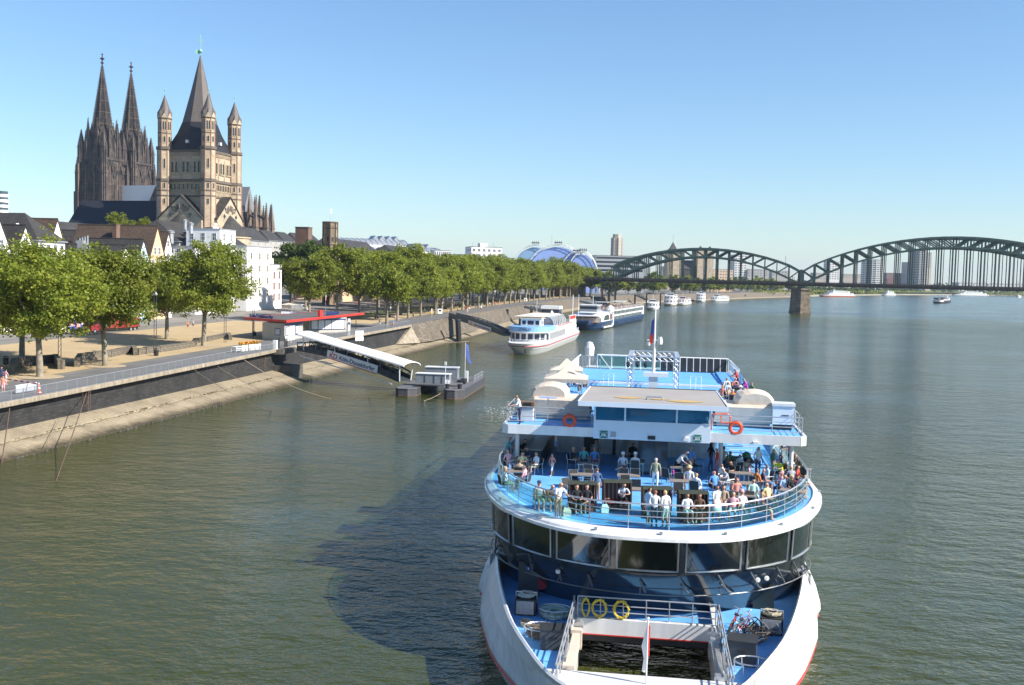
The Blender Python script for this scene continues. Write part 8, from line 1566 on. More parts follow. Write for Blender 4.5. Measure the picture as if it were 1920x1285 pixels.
# ------------------------------------------------------------------ people: one continuous skinned body per pose, coloured by region
def body(pose):
 """Joints in metres, facing -y, feet or seat over the origin. Slots: skin, top, thigh, hair, shoe, shin, forearm."""
 J = []; E = []; S = []
 def j(p, r, r2=None): J.append((p, (r, r2 or r))); return len(J) - 1
 def e(a, b, s): E.append((a, b)); S.append(s)
 sit = pose.startswith('sit'); ph = .53 if sit else .95; lean = {'sit_lean': -.22, 'bend': -.42, 'rail': -.12, 'sit_back': .10}.get(pose, 0.0); py = .02 if sit else 0
 pel = j((0, py, ph), .15, .115)
 def up(z, dy=0): f = (z - .95) / .55; return (0, py + lean * f * (1 + .25 * f) + dy, ph + (z - .95) * math.cos(lean * .9))
 bel = j(up(1.10), .145, .105); che = j(up(1.30), .165, .11); nk = j(up(1.45), .075, .07); hb = j(up(1.53, -.015), .062, .066); hm = j(up(1.625, -.03), .085, .098); ht = j(up(1.705, -.015), .062, .072); no = j(up(1.60, -.135), .014)
 e(pel, bel, 1); e(bel, che, 1); e(che, nk, 1); e(nk, hb, 0); e(hb, hm, 0); e(hm, ht, 3); e(hm, no, 0)
 for s in (-1, 1):
  er = j((s * .1, up(1.62)[1] - .02, up(1.615)[2]), .016, .028); e(hm, er, 0)
  sh = j((s * .185, up(1.40)[1], up(1.40)[2]), .062)
  x, y, z = J[sh][0]
  el, wr, hd = {'stand': ((.06, .04, -.27), (.07, -.05, -.50), (.07, -.08, -.58)), 'rail': ((.09, -.16, -.22), (.06, -.40, -.28), (.03, -.47, -.27)), 'walk': ((.06, .12 * s, -.26), (.05, .02 * s - .1, -.48), (.04, .0 * s - .13, -.55)), 'bend': ((.06, -.16, -.24), (.0, -.36, -.36), (-.03, -.42, -.38)), 'akimbo': ((.16, .06, -.24), (.03, -.02, -.42), (-.02, -.05, -.45)), 'sit': ((.07, -.05, -.26), (.01, -.28, -.33), (-.05, -.34, -.33)), 'sit_back': ((.10, .02, -.25), (.10, -.22, -.30), (.08, -.29, -.30)), 'sit_lean': ((.09, -.20, -.18), (-.02, -.38, -.20), (-.09, -.42, -.18)), 'sit_cross': ((.07, -.05, -.26), (-.02, -.25, -.36), (-.08, -.29, -.36))}[pose]
  a = j((x + s * el[0], y + el[1], z + el[2]), .046); b = j((x + s * wr[0], y + wr[1], z + wr[2]), .032); c = j((x + s * hd[0], y + hd[1], z + hd[2]), .036, .024); e(che, sh, 1); e(sh, a, 1); e(a, b, 6); e(b, c, 0)
  dv = (Vector(J[c][0]) - Vector(J[b][0])).normalized(); sd = dv.cross(Vector((0, 0, 1))); sd = sd.normalized() if sd.length > .2 else Vector((1, 0, 0))
  for k, (o, l) in enumerate(((-.026, .062), (-.009, .074), (.009, .07), (.026, .054))): q = j(Vector(J[c][0]) + dv * (.03 + l) + sd * o + Vector((0, 0, -.012)), .0085); e(c, q, 0)
  q = j(Vector(J[b][0]) + dv * .06 + sd * (.06 * -s), .010); e(b, q, 0)
  hp = j((s * .095, py, ph - .04), .105); e(pel, hp, 2)
  if sit:
   fx = -.43 if pose != 'sit_back' else -.46; kn = j((s * .12, py + fx, .52), .066); an = j((s * .12, py + fx - .02, .10), .042); toe = j((s * .13, py + fx - .19, .035), .038, .03)
   if pose == 'sit_cross' and s == 1: J[kn] = ((.05, py - .42, .60), J[kn][1]); J[an] = ((-.28, py - .52, .46), J[an][1]); J[toe] = ((-.38, py - .60, .42), J[toe][1])
  else:
   st = .16 * s if pose == 'walk' else (.03 * s); kn = j((s * .1, -st * .6 - .02, .50), .064); an = j((s * .1, -st + .03, .09), .042); toe = j((s * .115, -st - .14, .03), .038, .028)
  e(hp, kn, 2); e(kn, an, 5); e(an, toe, 4)
 me = bpy.data.meshes.new('body'); me.from_pydata([tuple(p) for p, _ in J], E, []); o = bpy.data.objects.new('body', me); COL.objects.link(o)
 o.modifiers.new('s', 'SKIN'); ss = o.modifiers.new('u', 'SUBSURF'); ss.levels = 1; ss.render_levels = 1
 for i, (_, r) in enumerate(J): me.skin_vertices[0].data[i].radius = r
 for i in range(len(J)): me.skin_vertices[0].data[i].use_root = (i == 0)
 m = bpy.data.meshes.new_from_object(o.evaluated_get(bpy.context.evaluated_depsgraph_get())); bpy.data.objects.remove(o)
 m.name = 'person_' + pose; n = len(m.polygons); C = np.empty(n * 3, np.float32); m.polygons.foreach_get('center', C); C = C.reshape(-1, 3)
 A = np.array([J[a][0] for a, _ in E], float); Bq = np.array([J[b][0] for _, b in E], float); R = np.array([max(J[a][1]) * .5 + max(J[b][1]) * .5 for a, b in E]); d = Bq - A
 t = np.clip(((C[:, None] - A) * d).sum(2) / np.maximum((d * d).sum(1), 1e-9), 0, 1); dist_ = np.linalg.norm(C[:, None] - A - t[..., None] * d, axis=2) - R * .55; ix = np.array(S)[dist_.argmin(1)]
 h = np.array(J[hm][0]); rel = C - h; head = (np.linalg.norm(rel, axis=1) < .17) & (C[:, 2] > J[nk][0][2] + .02); ix[head] = np.where((rel[head, 2] > .045) | (rel[head, 1] > .03) & (rel[head, 2] > -.07), 3, 0)
 for nm in SLOTN: m.materials.append(None)
 m.polygons.foreach_set('material_index', ix.astype(np.int32)); m.polygons.foreach_set('use_smooth', [True] * n); m.update(); return m, J[hm][0]
SLOTN = ('skin', 'top', 'thigh', 'hair', 'shoe', 'shin', 'forearm')
CLO = dict(w=(.76, .75, .73), pk=(.72, .38, .40), ye=(.70, .55, .28), bl=(.10, .28, .60), na=(.03, .04, .10), bk=(.015, .015, .018), te=(.12, .50, .50), tq=(.15, .42, .48), ol=(.30, .30, .20), gy=(.33, .34, .36), lg=(.52, .54, .58), rd=(.55, .07, .05), og=(.70, .22, .05), sa=(.68, .26, .20), mi=(.45, .66, .58), tn=(.42, .32, .22), kh=(.38, .34, .22), lb=(.45, .60, .75), br=(.14, .08, .05), gn=(.10, .18, .10), yg=(.62, .66, .05), mg=(.42, .05, .28), pt=(.45, .14, .18), dn=(.06, .10, .20), mn=(.30, .42, .28))
def cl(k): return mat('cloth_' + k, CLO[k], .85, var=.10, scale=9)
SKIN = mat('skin', (.48, .25, .165), .55, var=.08, scale=6); SKIND = mat('skin_tan', (.33, .16, .10), .55, var=.08, scale=6)
HAIRC = dict(b=mat('hair_brown', (.05, .028, .015), .6), k=mat('hair_black', (.010, .009, .009), .5), g=mat('hair_grey', (.42, .40, .38), .7), y=mat('hair_blond', (.45, .32, .14), .6), r=mat('hair_red', (.16, .05, .02), .6))
SHOE = mat('shoe_dark', (.03, .025, .022), .6); SANDAL = mat('shoe_light', (.45, .42, .38), .7); BODY = {}
def person(p, pose, rz, top, bot, hair, label, group, short=True, sleeve=False, sc_=1.0, hat=None, long_=False, skirt=None, tan=False, bag=None):
 if pose not in BODY: BODY[pose] = body(pose)
 m, hc = BODY[pose]; o = put('person', m, None, p, math.radians(rz), scale=(sc_,) * 3, label=label, cat='person', group=group); sk = SKIND if tan else SKIN
 for i, mm in enumerate((sk, cl(top), cl(bot), HAIRC[hair], SHOE if not short else SANDAL, sk if short else cl(bot), cl(top) if sleeve else sk)): o.material_slots[i].link = 'OBJECT'; o.material_slots[i].material = mm
 if hat:
  k = ('hat', hat)
  if k not in _WIN: brim = hat[1] == 'h'; mb = MB(); mb.lathe([(.17 if brim else .105, .0), (.17 if brim else .11, .012), (.105, .02), (.10, .07), (.06, .11), (.01, .115)], n=12); (None if brim else mb.box(-.07, .07, -.21, -.08, .0, .015)); _WIN[k] = mb.mesh('hat', cl(hat[2:]))
  put('hat', _WIN[k], o, (hc[0], hc[1] + .01, hc[2] + .045))
 if long_:
  k = ('long', hair)
  if k not in _WIN: mb = MB(); mb.lathe([(.05, -.30), (.105, -.26), (.125, -.10), (.115, .03), (.07, .10)], (0, .05, 0), 10, sy=.62); _WIN[k] = mb.mesh('long_hair', HAIRC[hair], True)
  put('long_hair', _WIN[k], o, hc)
 if skirt:
  k = ('skirt', skirt)
  if k not in _WIN: mb = MB(); mb.lathe([(.30, .46), (.26, .62), (.20, .88), (.165, 1.06)], n=16, sy=.72); _WIN[k] = mb.mesh('skirt', cl(skirt), True)
  put('skirt', _WIN[k], o)
 return o
# deck furniture -----------------------------------------------------------
WOVEN = mat('woven_dark', (.030, .028, .027), .7, var=.2, scale=20, bump=.3, bscale=60); TABT = mat('table_top', (.24, .20, .165), .5, var=.12, scale=5)
def make_chair():
 t = thing('deck_chair', 'x', 'chair'); mb = MB(); mb.box(-.24, .24, -.24, .24, .42, .45); mb.build('seat', WOVEN, t); mb = MB(); mb.hexa([(-.24, .23, .46), (.24, .23, .46), (.24, .255, .46), (-.24, .255, .46), (-.23, .32, .92), (.23, .32, .92), (.23, .345, .92), (-.23, .345, .92)]); mb.build('backrest', WOVEN, t)
 for sx in (-1, 1):
  for y0, y1, h in ((-.25, -.23, .64), (.30, .24, .45)): mb = MB(); mb.tube([(sx * .255, y0, 0), (sx * .255, y1, h)], .015, 5); mb.build('leg', ALU, t)
  mb = MB(); mb.tube([(sx * .255, -.235, .64), (sx * .255, .27, .66)], .018, 5); mb.build('armrest', ALU, t)
 mb = MB(); mb.tube([(-.25, .235, .45), (-.245, .335, .94), (.245, .335, .94), (.25, .235, .45)], .014, 5); mb.build('back_frame', ALU, t); return t
def make_table():
 t = thing('deck_table', 'x', 'table'); mb = MB(); mb.box(-.6, .6, -.38, .38, .71, .745); mb.build('table_top', TABT, t); mb = MB(); mb.box(-.56, .56, -.34, .34, .67, .708); mb.build('apron', ALU, t)
 for x in (-.52, .52):
  for y in (-.3, .3): mb = MB(); mb.tube([(x, y, 0), (x, y, .68)], .02, 5); mb.build('leg', ALU, t)
 return t
C0, T0_ = make_chair(), make_table(); used_c, used_t = [], []
def place(proto, used, p, rz, label, group):
 if not used: used.append(1); proto.location = p; proto.rotation_euler = (0, 0, rz); proto['label'] = label; proto['group'] = group; return proto
 return copy_tree(proto, p, rz, label, group)
def flo(px, py, z): return W(px, py, z)
# strandkorb -----------------------------------------------------------------
STRIPE = mat('stripe_cloth', (.16, .06, .045), .8, stripes=(0, .2, .4, (.30, .25, .22))); HOODG = mat('hood_green', (.028, .035, .022), .8, var=.3); WICK = mat('wicker', (.05, .032, .022), .8, var=.3, scale=12, bump=.4, bscale=40); REDC = mat('seat_red', (.30, .06, .04), .8, var=.1)  # white stripes of the cloth dimmed in colour for shade under the hood
def strandkorb(px, py, rz, lab):
 p = flo(px, py, T1); t = thing('beach_chair', lab, 'beach chair', p, rz, 'hooded beach chairs on the terrace'); t.scale = (.98, .9, .80); mb = MB(); mb.box(-.66, .66, -.35, .45, .02, .42); mb.build('base', WICK, t); mb = MB(); mb.box(-.58, .58, -.40, .25, .42, .52); mb.build('seat', REDC, t)
 mb = MB(); mb.hexa([(-.6, .22, .5), (.6, .22, .5), (.6, .30, .5), (-.6, .30, .5), (-.6, .42, 1.55), (.6, .42, 1.55), (.6, .5, 1.55), (-.6, .5, 1.55)]); mb.build('backrest', STRIPE, t)
 for s in (-1, 1): mb = MB(); mb.extr([(-.38, .42), (.48, .42), (.56, 1.62), (-.22, 1.66), (-.34, 1.2), (-.36, .8)], (s * .66 - .03, 0, 0), (0, 1, 0), (0, 0, 1), (1, 0, 0), .06); mb.build('side_wall', WICK, t)
 mb = MB(); mb.loft([[(x, y, z) for y, z in ((-.26, 1.62), (-.2, 1.72), (.2, 1.76), (.56, 1.64), (.56, 1.58), (.2, 1.70), (-.18, 1.66))] for x in (-.7, .7)]); mb.build('hood', HOODG, t); mb = MB(); mb.box(-.5, -.1, -.75, -.4, .15, .27); mb.box(.1, .5, -.75, -.4, .15, .27); mb.build('footrest', REDC, t)
for a in ((1091, 958, -.02, 'hooded beach chair at left with two women in black inside'), (1156, 954, .05, 'hooded beach chair with a red seat and one man inside, second from the left'), (1230, 968, .0, 'hooded beach chair behind the standing couple'), (1298, 977, .0, 'hooded beach chair nearest the bow railing, rightmost of the four')): strandkorb(*a)
# tables and empty chairs
for px, py, rz, lab in ((1102, 893, 0, 'table of the shaded group below the left wing'), (972, 884, .3, 'table at the left railing beside the woman in yellow'), (960, 908, .2, 'table at the left railing nearer the bow'), (1090, 915, 0, 'empty table behind the leftmost beach chair'), (1178, 917, 0, 'empty table behind the second beach chair'), (1189, 944, 0, 'empty table right of the second beach chair'), (1276, 900, 0, 'table before the man in the white tee shirt'), (1277, 928, 0, 'table of the pair in white left of the rightmost beach chair'), (1386, 893, .1, 'table of the family at the right under the wing'), (1387, 912, .1, 'table in the middle of the crowded right side'), (1393, 932, .1, 'table behind the woman in the salmon top'), (1392, 956, .1, 'table between the mint bikini and the seated front group'), (1484, 947, -.3, 'table at the right railing nearest the bow'), (1499, 903, -.3, 'table at the right railing further back'), (1188, 890, 0, 'table of the shaded pair left of the lift block')): place(T0_, used_t, flo(px, py, T1), rz - STH, lab, 'deck tables on the terrace')
for px, py, rz, lab in ((1102, 900, 180, 'empty deck chair at the table of the shaded group'), (1077, 916, 20, 'empty deck chair behind the leftmost beach chair, left one'), (1103, 915, 0, 'empty deck chair behind the leftmost beach chair, right one'), (1169, 908, 180, 'empty deck chair left at the table behind the second beach chair'), (1190, 909, 180, 'empty deck chair right at the table behind the second beach chair'), (1171, 926, 0, 'empty deck chair before the left end of that table behind the second beach chair'), (1192, 930, 180, 'empty deck chair behind the table right of the second beach chair'), (1253, 909, 140, 'empty deck chair between the grey haired woman and the white tee shirt man'), (1272, 917, 180, 'empty deck chair behind the table of the pair in white'), (1271, 941, 0, 'empty deck chair just behind the rightmost beach chair'), (1287, 905, 0, 'empty deck chair in front of the white tee shirt man'), (1307, 888, 60, 'empty deck chair turned beside the man in the blue tee shirt'), (1469, 952, 90, 'empty deck chair left of the front table at the right railing'), (1375, 960, 0, 'empty deck chair in front of the salmon top woman'), (1405, 959, 0, 'empty deck chair in front of the mint bikini woman'), (1499, 908, 0, 'empty deck chair at the back table by the right railing'), (1066, 932, 40, 'dark deck chair hung with a black bag beside the leftmost beach chair')): place(C0, used_c, flo(px, py, T1), math.radians(rz) - STH, lab, 'deck chairs on the terrace')
GT = 'passengers on the bow terrace'; GS = 'passengers on the sun deck'
STAND = [ # px, py, pose, heading, top, bottom, hair, label, options
 (949, 874, 'rail', 80, 'tq', 'lg', 'k', 'man in turquoise shirt leaning on the left railing', dict(short=False)),
 (1046, 972, 'rail', 25, 'w', 'kh', 'y', 'blond woman in white top leaning on the bow railing at left', {}),
 (1228, 919, 'stand', 170, 'ol', 'w', 'g', 'grey haired woman in olive vest and white trousers seen from behind', dict(short=False)),
 (1226, 990, 'stand', 175, 'w', 'dn', 'r', 'woman in white shirt and dark jeans before the third beach chair', dict(short=False, sleeve=True)),
 (1215, 984, 'stand', 120, 'lb', 'w', 'b', 'person in pale blue beside the woman in dark jeans', {}),
 (1246, 990, 'stand', -150, 'w', 'w', 'y', 'blond person all in white standing in the middle of the bow railing', {}),
 (1242, 888, 'walk', -20, 'te', 'na', 'g', 'person in white cap and teal vest walking past the lift block', dict(hat='hcw', short=False)),
 (1269, 898, 'bend', 40, 'w', 'bk', 'g', 'man in white tee shirt bending over a table', dict(short=False)),
 (1294, 893, 'stand', -60, 'bl', 'kh', 'b', 'man in bright blue tee shirt and khaki shorts', {}),
 (1332, 884, 'walk', 100, 'bk', 'dn', 'k', 'woman in black with very long black hair', dict(long_=True, short=False)),
 (1343, 897, 'stand', -90, 'rd', 'pt', 'k', 'woman in red tank top and patterned pink trousers', dict(short=False)),
 (1342, 979, 'walk', 20, 'w', 'w', 'k', 'dark haired woman in a white dress walking to the bow', dict(skirt='w', tan=True)),
 (1463, 880, 'stand', 60, 'w', 'dn', 'k', 'child in white with a striped scarf at the right railing', dict(sc_=.85, tan=True)),
 (1479, 882, 'stand', 80, 'og', 'na', 'y', 'person in orange plaid with a pale cap at the right railing', dict(hat='hctn')),
 (1484, 876, 'rail', -85, 'pk', 'dn', 'k', 'man in pink leaning over the right railing', {})]
for px, py, pose, rz, a, b, h, lab, kw in STAND: person(flo(px, py, T1), pose, rz, a, b, h, lab, GT, **kw)
SEATED = [
 (954, 886, 'sit_back', 30, 'pk', 'gy', 'b', 'man in pink shirt in the sun at the left railing table', {}), (977, 888, 'sit_lean', 10, 'ye', 'tn', 'y', 'woman in pale yellow at the left railing table', {}), (1005, 891, 'sit', -60, 'w', 'kh', 'g', 'white haired man in pale shirt at the edge of the left shade', {}),
 (984, 864, 'sit', 20, 'bk', 'bk', 'b', 'woman in black in the shade by the bar counter', dict(long_=True)), (992, 878, 'sit_lean', -30, 'na', 'gy', 'b', 'man in navy in the shade by the bar counter', {}), (973, 906, 'sit', 170, 'tn', 'tn', 'b', 'tanned bare shouldered man with his back to the bow', dict(tan=True)), (946, 924, 'sit', 110, 'w', 'mn', 'g', 'man in white tee and pale cap at the left railing', dict(hat='hckh')), (983, 918, 'sit', -110, 'pk', 'kh', 'b', 'woman in pink striped shirt at the left railing', {}),
 (1011, 955, 'sit_back', 10, 'gy', 'mn', 'b', 'man in grey tee shirt, green shorts and dark cap at the bow railing', dict(hat='hcna')), (1030, 956, 'rail_sit', 20, 'br', 'kh', 'y', 'woman in brown check shirt at the bow railing', {}),
 (1080, 962, 'sit', 10, 'bk', 'bk', 'k', 'woman in black at the left inside the leftmost beach chair', dict(long_=True, chair=0)), (1099, 962, 'sit_cross', 5, 'bk', 'bk', 'k', 'woman in black at the right inside the leftmost beach chair', dict(long_=True, chair=0)), (1166, 955, 'sit_lean', 5, 'lg', 'bk', 'b', 'man in pale shirt looking down inside the second beach chair', dict(chair=0)),
 (1074, 882, 'sit', 70, 'bk', 'na', 'b', 'man in dark shirt and straw hat in the shade', dict(hat='hhtn')), (1094, 879, 'sit', 0, 'te', 'na', 'g', 'woman in teal at the shaded table', {}), (1114, 880, 'sit', 0, 'bl', 'pt', 'g', 'grey haired woman in blue at the shaded table', {}), (1117, 864, 'sit', 10, 'gy', 'gy', 'b', 'man in grey at the back of the shade', {}),
 (1167, 892, 'sit_cross', -10, 'lg', 'na', 'g', 'man in pale blue shirt with crossed legs and white cap', dict(hat='hcw')), (1190, 892, 'sit', 170, 'w', 'lg', 'g', 'person in white seen from behind left of the lift block', dict(hat='hcw')), (1186, 870, 'sit', 0, 'bk', 'bk', 'b', 'person in dark clothes against the back wall', {}),
 (1291, 920, 'sit', -20, 'w', 'bl', 'b', 'man in white with a straw hat at the table in the sun', dict(hat='hhye')), (1304, 934, 'sit', 150, 'w', 'w', 'y', 'blond woman in white with her back to the camera', {}), (1287, 980, 'sit', 10, 'w', 'w', 'k', 'man in white at the left inside the rightmost beach chair', dict(chair=0, tan=True)), (1310, 980, 'sit', -10, 'br', 'bk', 'k', 'person in dark red shade inside the rightmost beach chair', dict(chair=0, tan=True)),
 (1363, 921, 'sit_lean', -60, 'gy', 'gy', 'g', 'man in grey striped shirt in the middle of the right crowd', {}), (1352, 913, 'sit', -70, 'w', 'na', 'k', 'man in white behind the grey striped shirt', {}), (1380, 944, 'sit', 10, 'sa', 'na', 'r', 'red haired woman in salmon top', dict(long_=True)), (1411, 946, 'sit', 5, 'mi', 'mi', 'b', 'woman in mint bikini top', {}), (1418, 925, 'sit', 120, 'og', 'na', 'r', 'person in orange turned to the table', dict(sleeve=True)), (1430, 924, 'sit', 90, 'na', 'na', 'y', 'blond woman in navy right of the orange shirt', {}),
 (1368, 887, 'sit', -20, 'gn', 'gn', 'k', 'person in dark green reaching across under the right wing', dict(short=False)), (1386, 887, 'sit', 10, 'w', 'tn', 'k', 'dark haired child in white at the family table', dict(sc_=.85)), (1394, 900, 'sit_lean', 30, 'tn', 'tn', 'b', 'tanned man at the family table', dict(tan=True)), (1404, 906, 'sit', 80, 'pk', 'w', 'b', 'child in pink at the end of the family table', dict(sc_=.8)), (1374, 906, 'sit_lean', -40, 'bk', 'bk', 'k', 'person in black leaning over the family table', {}),
 (1373, 975, 'sit_back', -15, 'pk', 'lg', 'g', 'man in pale pink tee nearest the bow at the right', {}), (1392, 972, 'sit_back', 15, 'w', 'tn', 'y', 'woman in white tank top with a pink cap in the front group', dict(hat='hcpk')), (1429, 975, 'sit', 70, 'sa', 'mn', 'y', 'blond long haired woman at the right end of the front group', dict(long_=True)),
 (1463, 902, 'sit_lean', -40, 'yg', 'bk', 'b', 'person in bright yellow green at the right railing', {}), (1481, 900, 'sit', 10, 'w', 'gy', 'g', 'man in white tee with a cap behind the yellow green shirt', dict(hat='hckh')), (1484, 919, 'sit_back', 10, 'gy', 'rd', 'g', 'man in grey tee at the right railing', {}), (1462, 932, 'sit_back', -40, 'pk', 'na', 'b', 'woman in pink with a pink cap right of the aisle', dict(hat='hcpk')), (1470, 937, 'sit', 10, 'lb', 'gy', 'g', 'man in pale blue check at the front right table', {}), (1483, 938, 'sit', 30, 'bk', 'bk', 'y', 'blond woman in black at the front right table', dict(long_=True)), (1494, 934, 'sit_lean', 60, 'w', 'bk', 'k', 'man in white and black at the end of the front right table', {}), (1490, 894, 'sit', 60, 'br', 'na', 'b', 'person in brown at the back right railing', {})]
def sitter(e, z, grp, cg):
 px, py, pose, rz, a, b, h, lab, kw = e; kw = dict(kw); ch = kw.pop('chair', 1); pose = 'sit_lean' if pose == 'rail_sit' else pose; p = flo(px, py, z)
 if ch: place(C0, used_c, p, math.radians(rz) - .0, 'deck chair of the ' + ' '.join(lab.split()[:12]), cg)
 person(p + Vector((0, 0, .0 if ch else .06)), pose, rz, a, b, h, lab, grp, **kw)
for e in SEATED: sitter(e, T1, GT, 'deck chairs on the terrace')
SUN = [(1362, 741, 'sit', 10, 'w', 'na', 'b', 'person in white at the back of the right sun deck group', {}), (1364, 750, 'sit', 20, 'lb', 'na', 'b', 'person in pale blue in the right sun deck group', {}), (1352, 757, 'sit_back', -40, 'sa', 'kh', 'b', 'man in salmon at the left of the right sun deck group', {}), (1373, 766, 'sit', 170, 'og', 'na', 'g', 'person in orange seen from behind on the sun deck', {}), (1378, 741, 'sit', 10, 'sa', 'bk', 'y', 'person in coral by the right sun deck rail', {}), (1387, 760, 'sit', 0, 'w', 'tn', 'b', 'woman in a wide white hat on the sun deck', dict(hat='hhw')), (1386, 770, 'sit_lean', -20, 'tn', 'gy', 'b', 'tanned person at the near end of the right sun deck group', dict(tan=True)), (1392, 777, 'sit', 10, 'gy', 'kh', 'b', 'person in grey stripes nearest the cream hood on the right', {}), (1082, 734, 'sit', 20, 'w', 'lg', 'g', 'person in white at the left sun deck rail', {}), (1093, 736, 'sit', -30, 'br', 'bk', 'b', 'person in dark top with a pale cap at the left sun deck rail', dict(hat='hcw'))]
for e in SUN: sitter(e, T2, GS, 'deck chairs on the sun deck')
for px, py, pose, rz, a, b, h, lab, kw in ((1382, 734, 'rail', -85, 'rd', 'na', 'b', 'person in dark red standing at the right sun deck rail', {}), (1399, 756, 'rail', -85, 'mg', 'bk', 'y', 'woman in magenta at the right sun deck rail', {}), (1408, 764, 'stand', -60, 'gn', 'na', 'b', 'person in dark green by the right sun deck rail', {}), (1065, 727, 'rail', 85, 'na', 'na', 'b', 'person in navy standing at the left sun deck rail', dict(short=False)), (1070, 725, 'stand', 60, 'og', 'na', 'b', 'person in orange red standing at the left sun deck rail', {})): person(flo(px, py, T2), pose, rz, a, b, h, lab, GS, **kw)
person(flo(974, 797, T2), 'rail', -75, 'w', 'na', 'r', 'officer in white shirt and dark trousers at the control desk on the left wing', 'ship crew', short=False)
person(SW(-.4, 14.6, 9.55), 'stand', 0, 'na', 'na', 'b', 'dark figure of the helmsman behind the wheelhouse glass', 'ship crew', short=False, sc_=.8)
for px, py, z, rz, lab, g_ in ((1079, 741, T2, 0, 'x', 0),): pass
for px, py, pose, rz, a, b, h, lab, kw in ((1355, 893, 'walk', 150, 'kh', 'na', 'k', 'man in khaki shirt stepping between the tables on the right', {}), (1437, 915, 'sit', -80, 'lb', 'gy', 'b', 'woman in sky blue between the orange shirt and the right railing', {}), (1448, 898, 'stand', 100, 'gn', 'kh', 'y', 'blond woman in green standing in the right aisle', {}), (1420, 893, 'stand', 20, 'w', 'dn', 'g', 'man in white polo and jeans under the right wing', dict(short=False)), (1495, 917, 'sit', 60, 'rd', 'bk', 'b', 'man in red shirt at the right railing behind the grey tee', {}), (1340, 930, 'sit_back', 20, 'bl', 'na', 'k', 'man in blue shirt alone left of the crowded tables', {}), (1355, 960, 'sit', -10, 'tn', 'w', 'b', 'tanned woman in beige near the woman in the white dress', dict(long_=True)), (1440, 955, 'sit_back', 30, 'ye', 'tn', 'g', 'man in yellow shirt behind the long haired blond woman', {}), (1118, 941, 'stand', 200, 'dn', 'tn', 'b', 'person in blue behind the leftmost beach chair', {}), (1035, 893, 'walk', -60, 'sa', 'w', 'b', 'child in salmon crossing the left deck', dict(sc_=.75))):
 (sitter((px, py, pose, rz, a, b, h, lab, kw), T1, GT, 'deck chairs on the terrace') if pose[0] == 's' and pose != 'stand' else person(flo(px, py, T1), pose, rz, a, b, h, lab, GT, **kw))
for e in ((1366, 760, 'sit', 60, 'tn', 'na', 'g', 'person in tan shirt in the middle of the right sun deck group', {}), (1394, 764, 'sit_back', -30, 'lb', 'na', 'y', 'person in light blue between the white hat and the railing', {}), (1380, 750, 'sit', 180, 'na', 'na', 'k', 'person in navy with back turned in the right sun deck group', {}), (1090, 726, 'sit', 60, 'pk', 'bk', 'y', 'person in pink behind the white pop-up tents', {})): sitter(e, T2, GS, 'deck chairs on the sun deck')
p = flo(1404, 882, T1); t = thing('baby_stroller', 'dark baby stroller under the right wing', 'stroller', p, .5); mb = MB(); mb.loft([[(-.22, -.3, .45), (.22, -.3, .45), (.22, .25, .5), (-.22, .25, .5)], [(-.24, -.1, .6), (.24, -.1, .6), (.24, .35, .9), (-.24, .35, .9)]]); mb.build('seat', BLACK, t); mb = MB(); mb.lathe([(.27, .75), (.24, .95), (.1, 1.05)], (0, .25, 0), 10); mb.build('hood', cl('gn'), t); mb = MB(); mb.tube([(-.22, .35, .9), (-.2, .6, 1.05), (.2, .6, 1.05), (.22, .35, .9)], .02, 5); mb.tube([(-.2, .4, .9), (-.2, -.35, .12)], .02, 5); mb.tube([(.2, .4, .9), (.2, -.35, .12)], .02, 5); mb.build('frame', ALU, t)
for x in (-.24, .24):
 for y in (-.35, .35): mb = MB(); mb.tube([(x - .02, y, .11), (x + .02, y, .11)], .11, 10); mb.build('wheel', BLACK, t)
for px, py, lab, m_ in ((1072, 925, 'black rucksack hanging by the leftmost beach chair', BLACK), (1133, 962, 'white shopping bag by the second beach chair', WHITE), (1062, 968, 'pale bag on the floor at the foot of the leftmost beach chair', CREAMT), (1398, 980, 'light green bag under the seats of the front group', cl('mi'))):
 p = flo(px, py, T1); t = thing('bag', lab, 'bag', p, .3, 'bags on the terrace'); mb = MB(); mb.loft([[(-.18, -.1, 0), (.18, -.1, 0), (.18, .1, 0), (-.18, .1, 0)], [(-.2, -.11, .25), (.2, -.11, .25), (.2, .11, .25), (-.2, .11, .25)], [(-.12, -.04, .42), (.12, -.04, .42), (.12, .04, .42), (-.12, .04, .42)]]); mb.build('pouch', m_, t); mb = MB(); mb.tube([(-.08, 0, .4), (-.06, 0, .58), (.06, 0, .58), (.08, 0, .4)], .012, 4); mb.build('strap', m_, t)
for px, py, z, lab, m_ in ((1262, 893, T1 + .75, 'pink drink jug on the table of the white tee shirt man', cl('mg')), (1293, 886, T1 + .75, 'pale bottle on the table beside the blue tee shirt', CREAMT), (955, 884, T1 + .75, 'blue bottle on the left railing table', cl('bl'))): p = flo(px, py - 3, z); t = thing('bottle', lab, 'bottle', p); mb = MB(); mb.lathe([(.05, 0), (.06, .03), (.06, .2), (.025, .26), (.025, .3)], n=10); mb.build('vessel', m_, t)
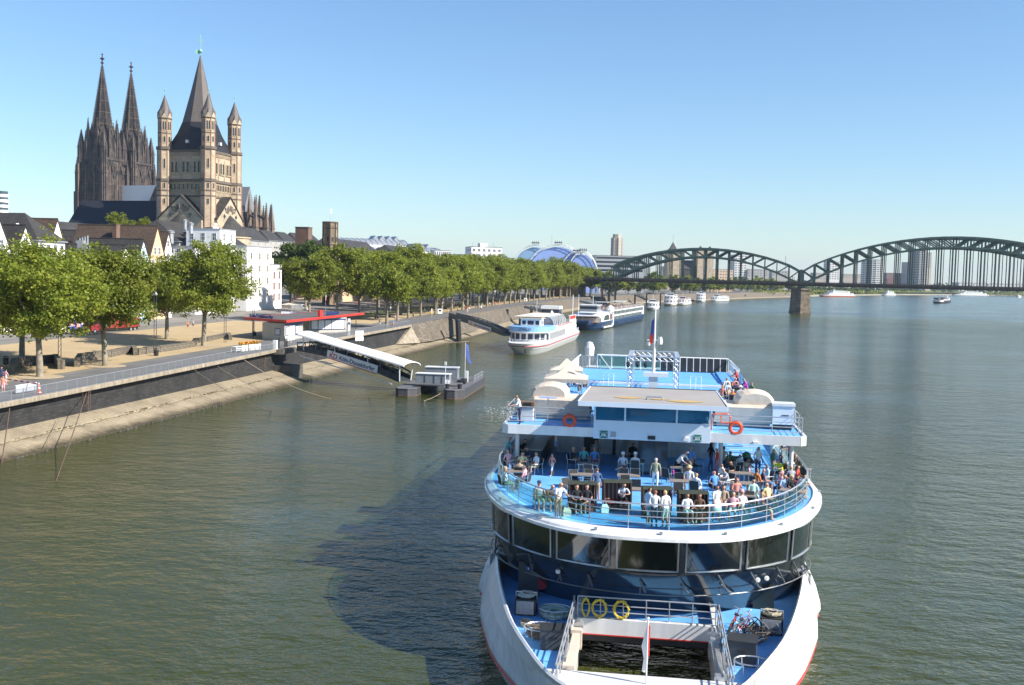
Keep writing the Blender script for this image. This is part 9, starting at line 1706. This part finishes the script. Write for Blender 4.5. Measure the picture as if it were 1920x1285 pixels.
# people walking on the quay
GQ = 'walkers on the quay'
for px, py, z, pose, rz, a, b, h, lab in ((11, 722, 4.6, 'walk', 150, 'pk', 'w', 'b', 'walker in pink and white by the barrier at the far left'), (6, 736, 4.6, 'stand', 20, 'sa', 'pk', 'b', 'person in salmon at the railing nearest the left edge'), (3, 716, 4.6, 'walk', 30, 'na', 'na', 'k', 'walker in dark clothes cut by the left edge'), (545, 648, 5.1, 'walk', 60, 'w', 'w', 'b', 'person in white walking by the railing below the kiosk'), (569, 628, 5.2, 'stand', 100, 'lb', 'tn', 'b', 'person in pale blue at the kiosk corner'), (737, 614, 5.7, 'walk', 10, 'bl', 'og', 'k', 'walker in bright blue shirt and orange shorts'), (712, 611, 5.7, 'walk', 170, 'gy', 'w', 'b', 'walker in grey beside the first promenade tree'), (741, 603, 5.8, 'walk', 170, 'pk', 'gy', 'b', 'walker in pink further along the promenade'), (809, 592, 6, 'walk', 20, 'w', 'na', 'g', 'walker in white near the second gangway'), (732, 584, 6, 'stand', 0, 'w', 'bl', 'b', 'person in white under the promenade trees'), (876, 588, 6, 'walk', 0, 'pk', 'w', 'y', 'walker in pale pink right of the second gangway'), (880, 585, 6, 'walk', 0, 'w', 'tn', 'b', 'walker in white by the wall edge'), (902, 583, 6, 'walk', 180, 'w', 'rd', 'b', 'walker in white and red on the promenade'), (928, 574, 6, 'stand', 0, 'og', 'na', 'b', 'person in orange under the far promenade trees'), (352, 617, 5, 'walk', 20, 'og', 'na', 'b', 'person in orange on the sandy square'), (362, 615, 5, 'stand', 20, 'gy', 'bk', 'b', 'person in grey on the sandy square'), (690, 579, 5.8, 'stand', 0, 'w', 'na', 'b', 'person in white at the cafe beyond the kiosk'), (668, 574, 5.8, 'stand', 0, 'rd', 'na', 'b', 'person in red at the cafe beyond the kiosk'), (640, 573, 5.8, 'stand', 0, 'bl', 'na', 'b', 'person in blue at the cafe beyond the kiosk')): person(W(px, py, z), pose, rz, a, b, h, lab, GQ)
CNAME = 'white,pink,straw yellow,bright blue,navy,black,teal,turquoise,olive,grey,pale grey,red,orange,salmon,mint,tan,khaki,pale blue,brown,dark green,lime,magenta,patterned red,denim,moss green'.split(',')
g = np.random.default_rng(8)                               # people resting in the shade under the promenade trees
for i in range(46):
 y = g.uniform(275, 470); d = g.uniform(9, 27); p = B(y, d, gz(y)); person(p, ('stand', 'walk', 'akimbo')[i % 3], g.uniform(0, 360), (tk := list(CLO)[i % 25]), ('na', 'kh')[i // 25], 'bkyg'[i % 4], f'small figure in {CNAME[i % 25]} top and {("navy", "khaki")[i // 25]} trousers under the promenade trees', 'strollers under the promenade trees')
# ------------------------------------------------------------------ summer haze over the river and town
hm = bpy.data.materials.new('haze_air'); hm.use_nodes = True; N = hm.node_tree.nodes
for n in list(N):
 if n.type == 'BSDF_PRINCIPLED': N.remove(n)
pv = N.new('ShaderNodeVolumePrincipled'); pv.inputs['Color'].default_value = (.72, .84, 1.0, 1); pv.inputs['Density'].default_value = 0.00007; pv.inputs['Anisotropy'].default_value = 0.2
hm.node_tree.links.new(pv.outputs[0], [n for n in N if n.type == 'OUTPUT_MATERIAL'][0].inputs['Volume'])
mb = MB(); mb.box(-5000, 9500, -600, 9500, -6, 190); mb.build('haze', hm, kind='stuff', label='thin blue summer haze over the river')
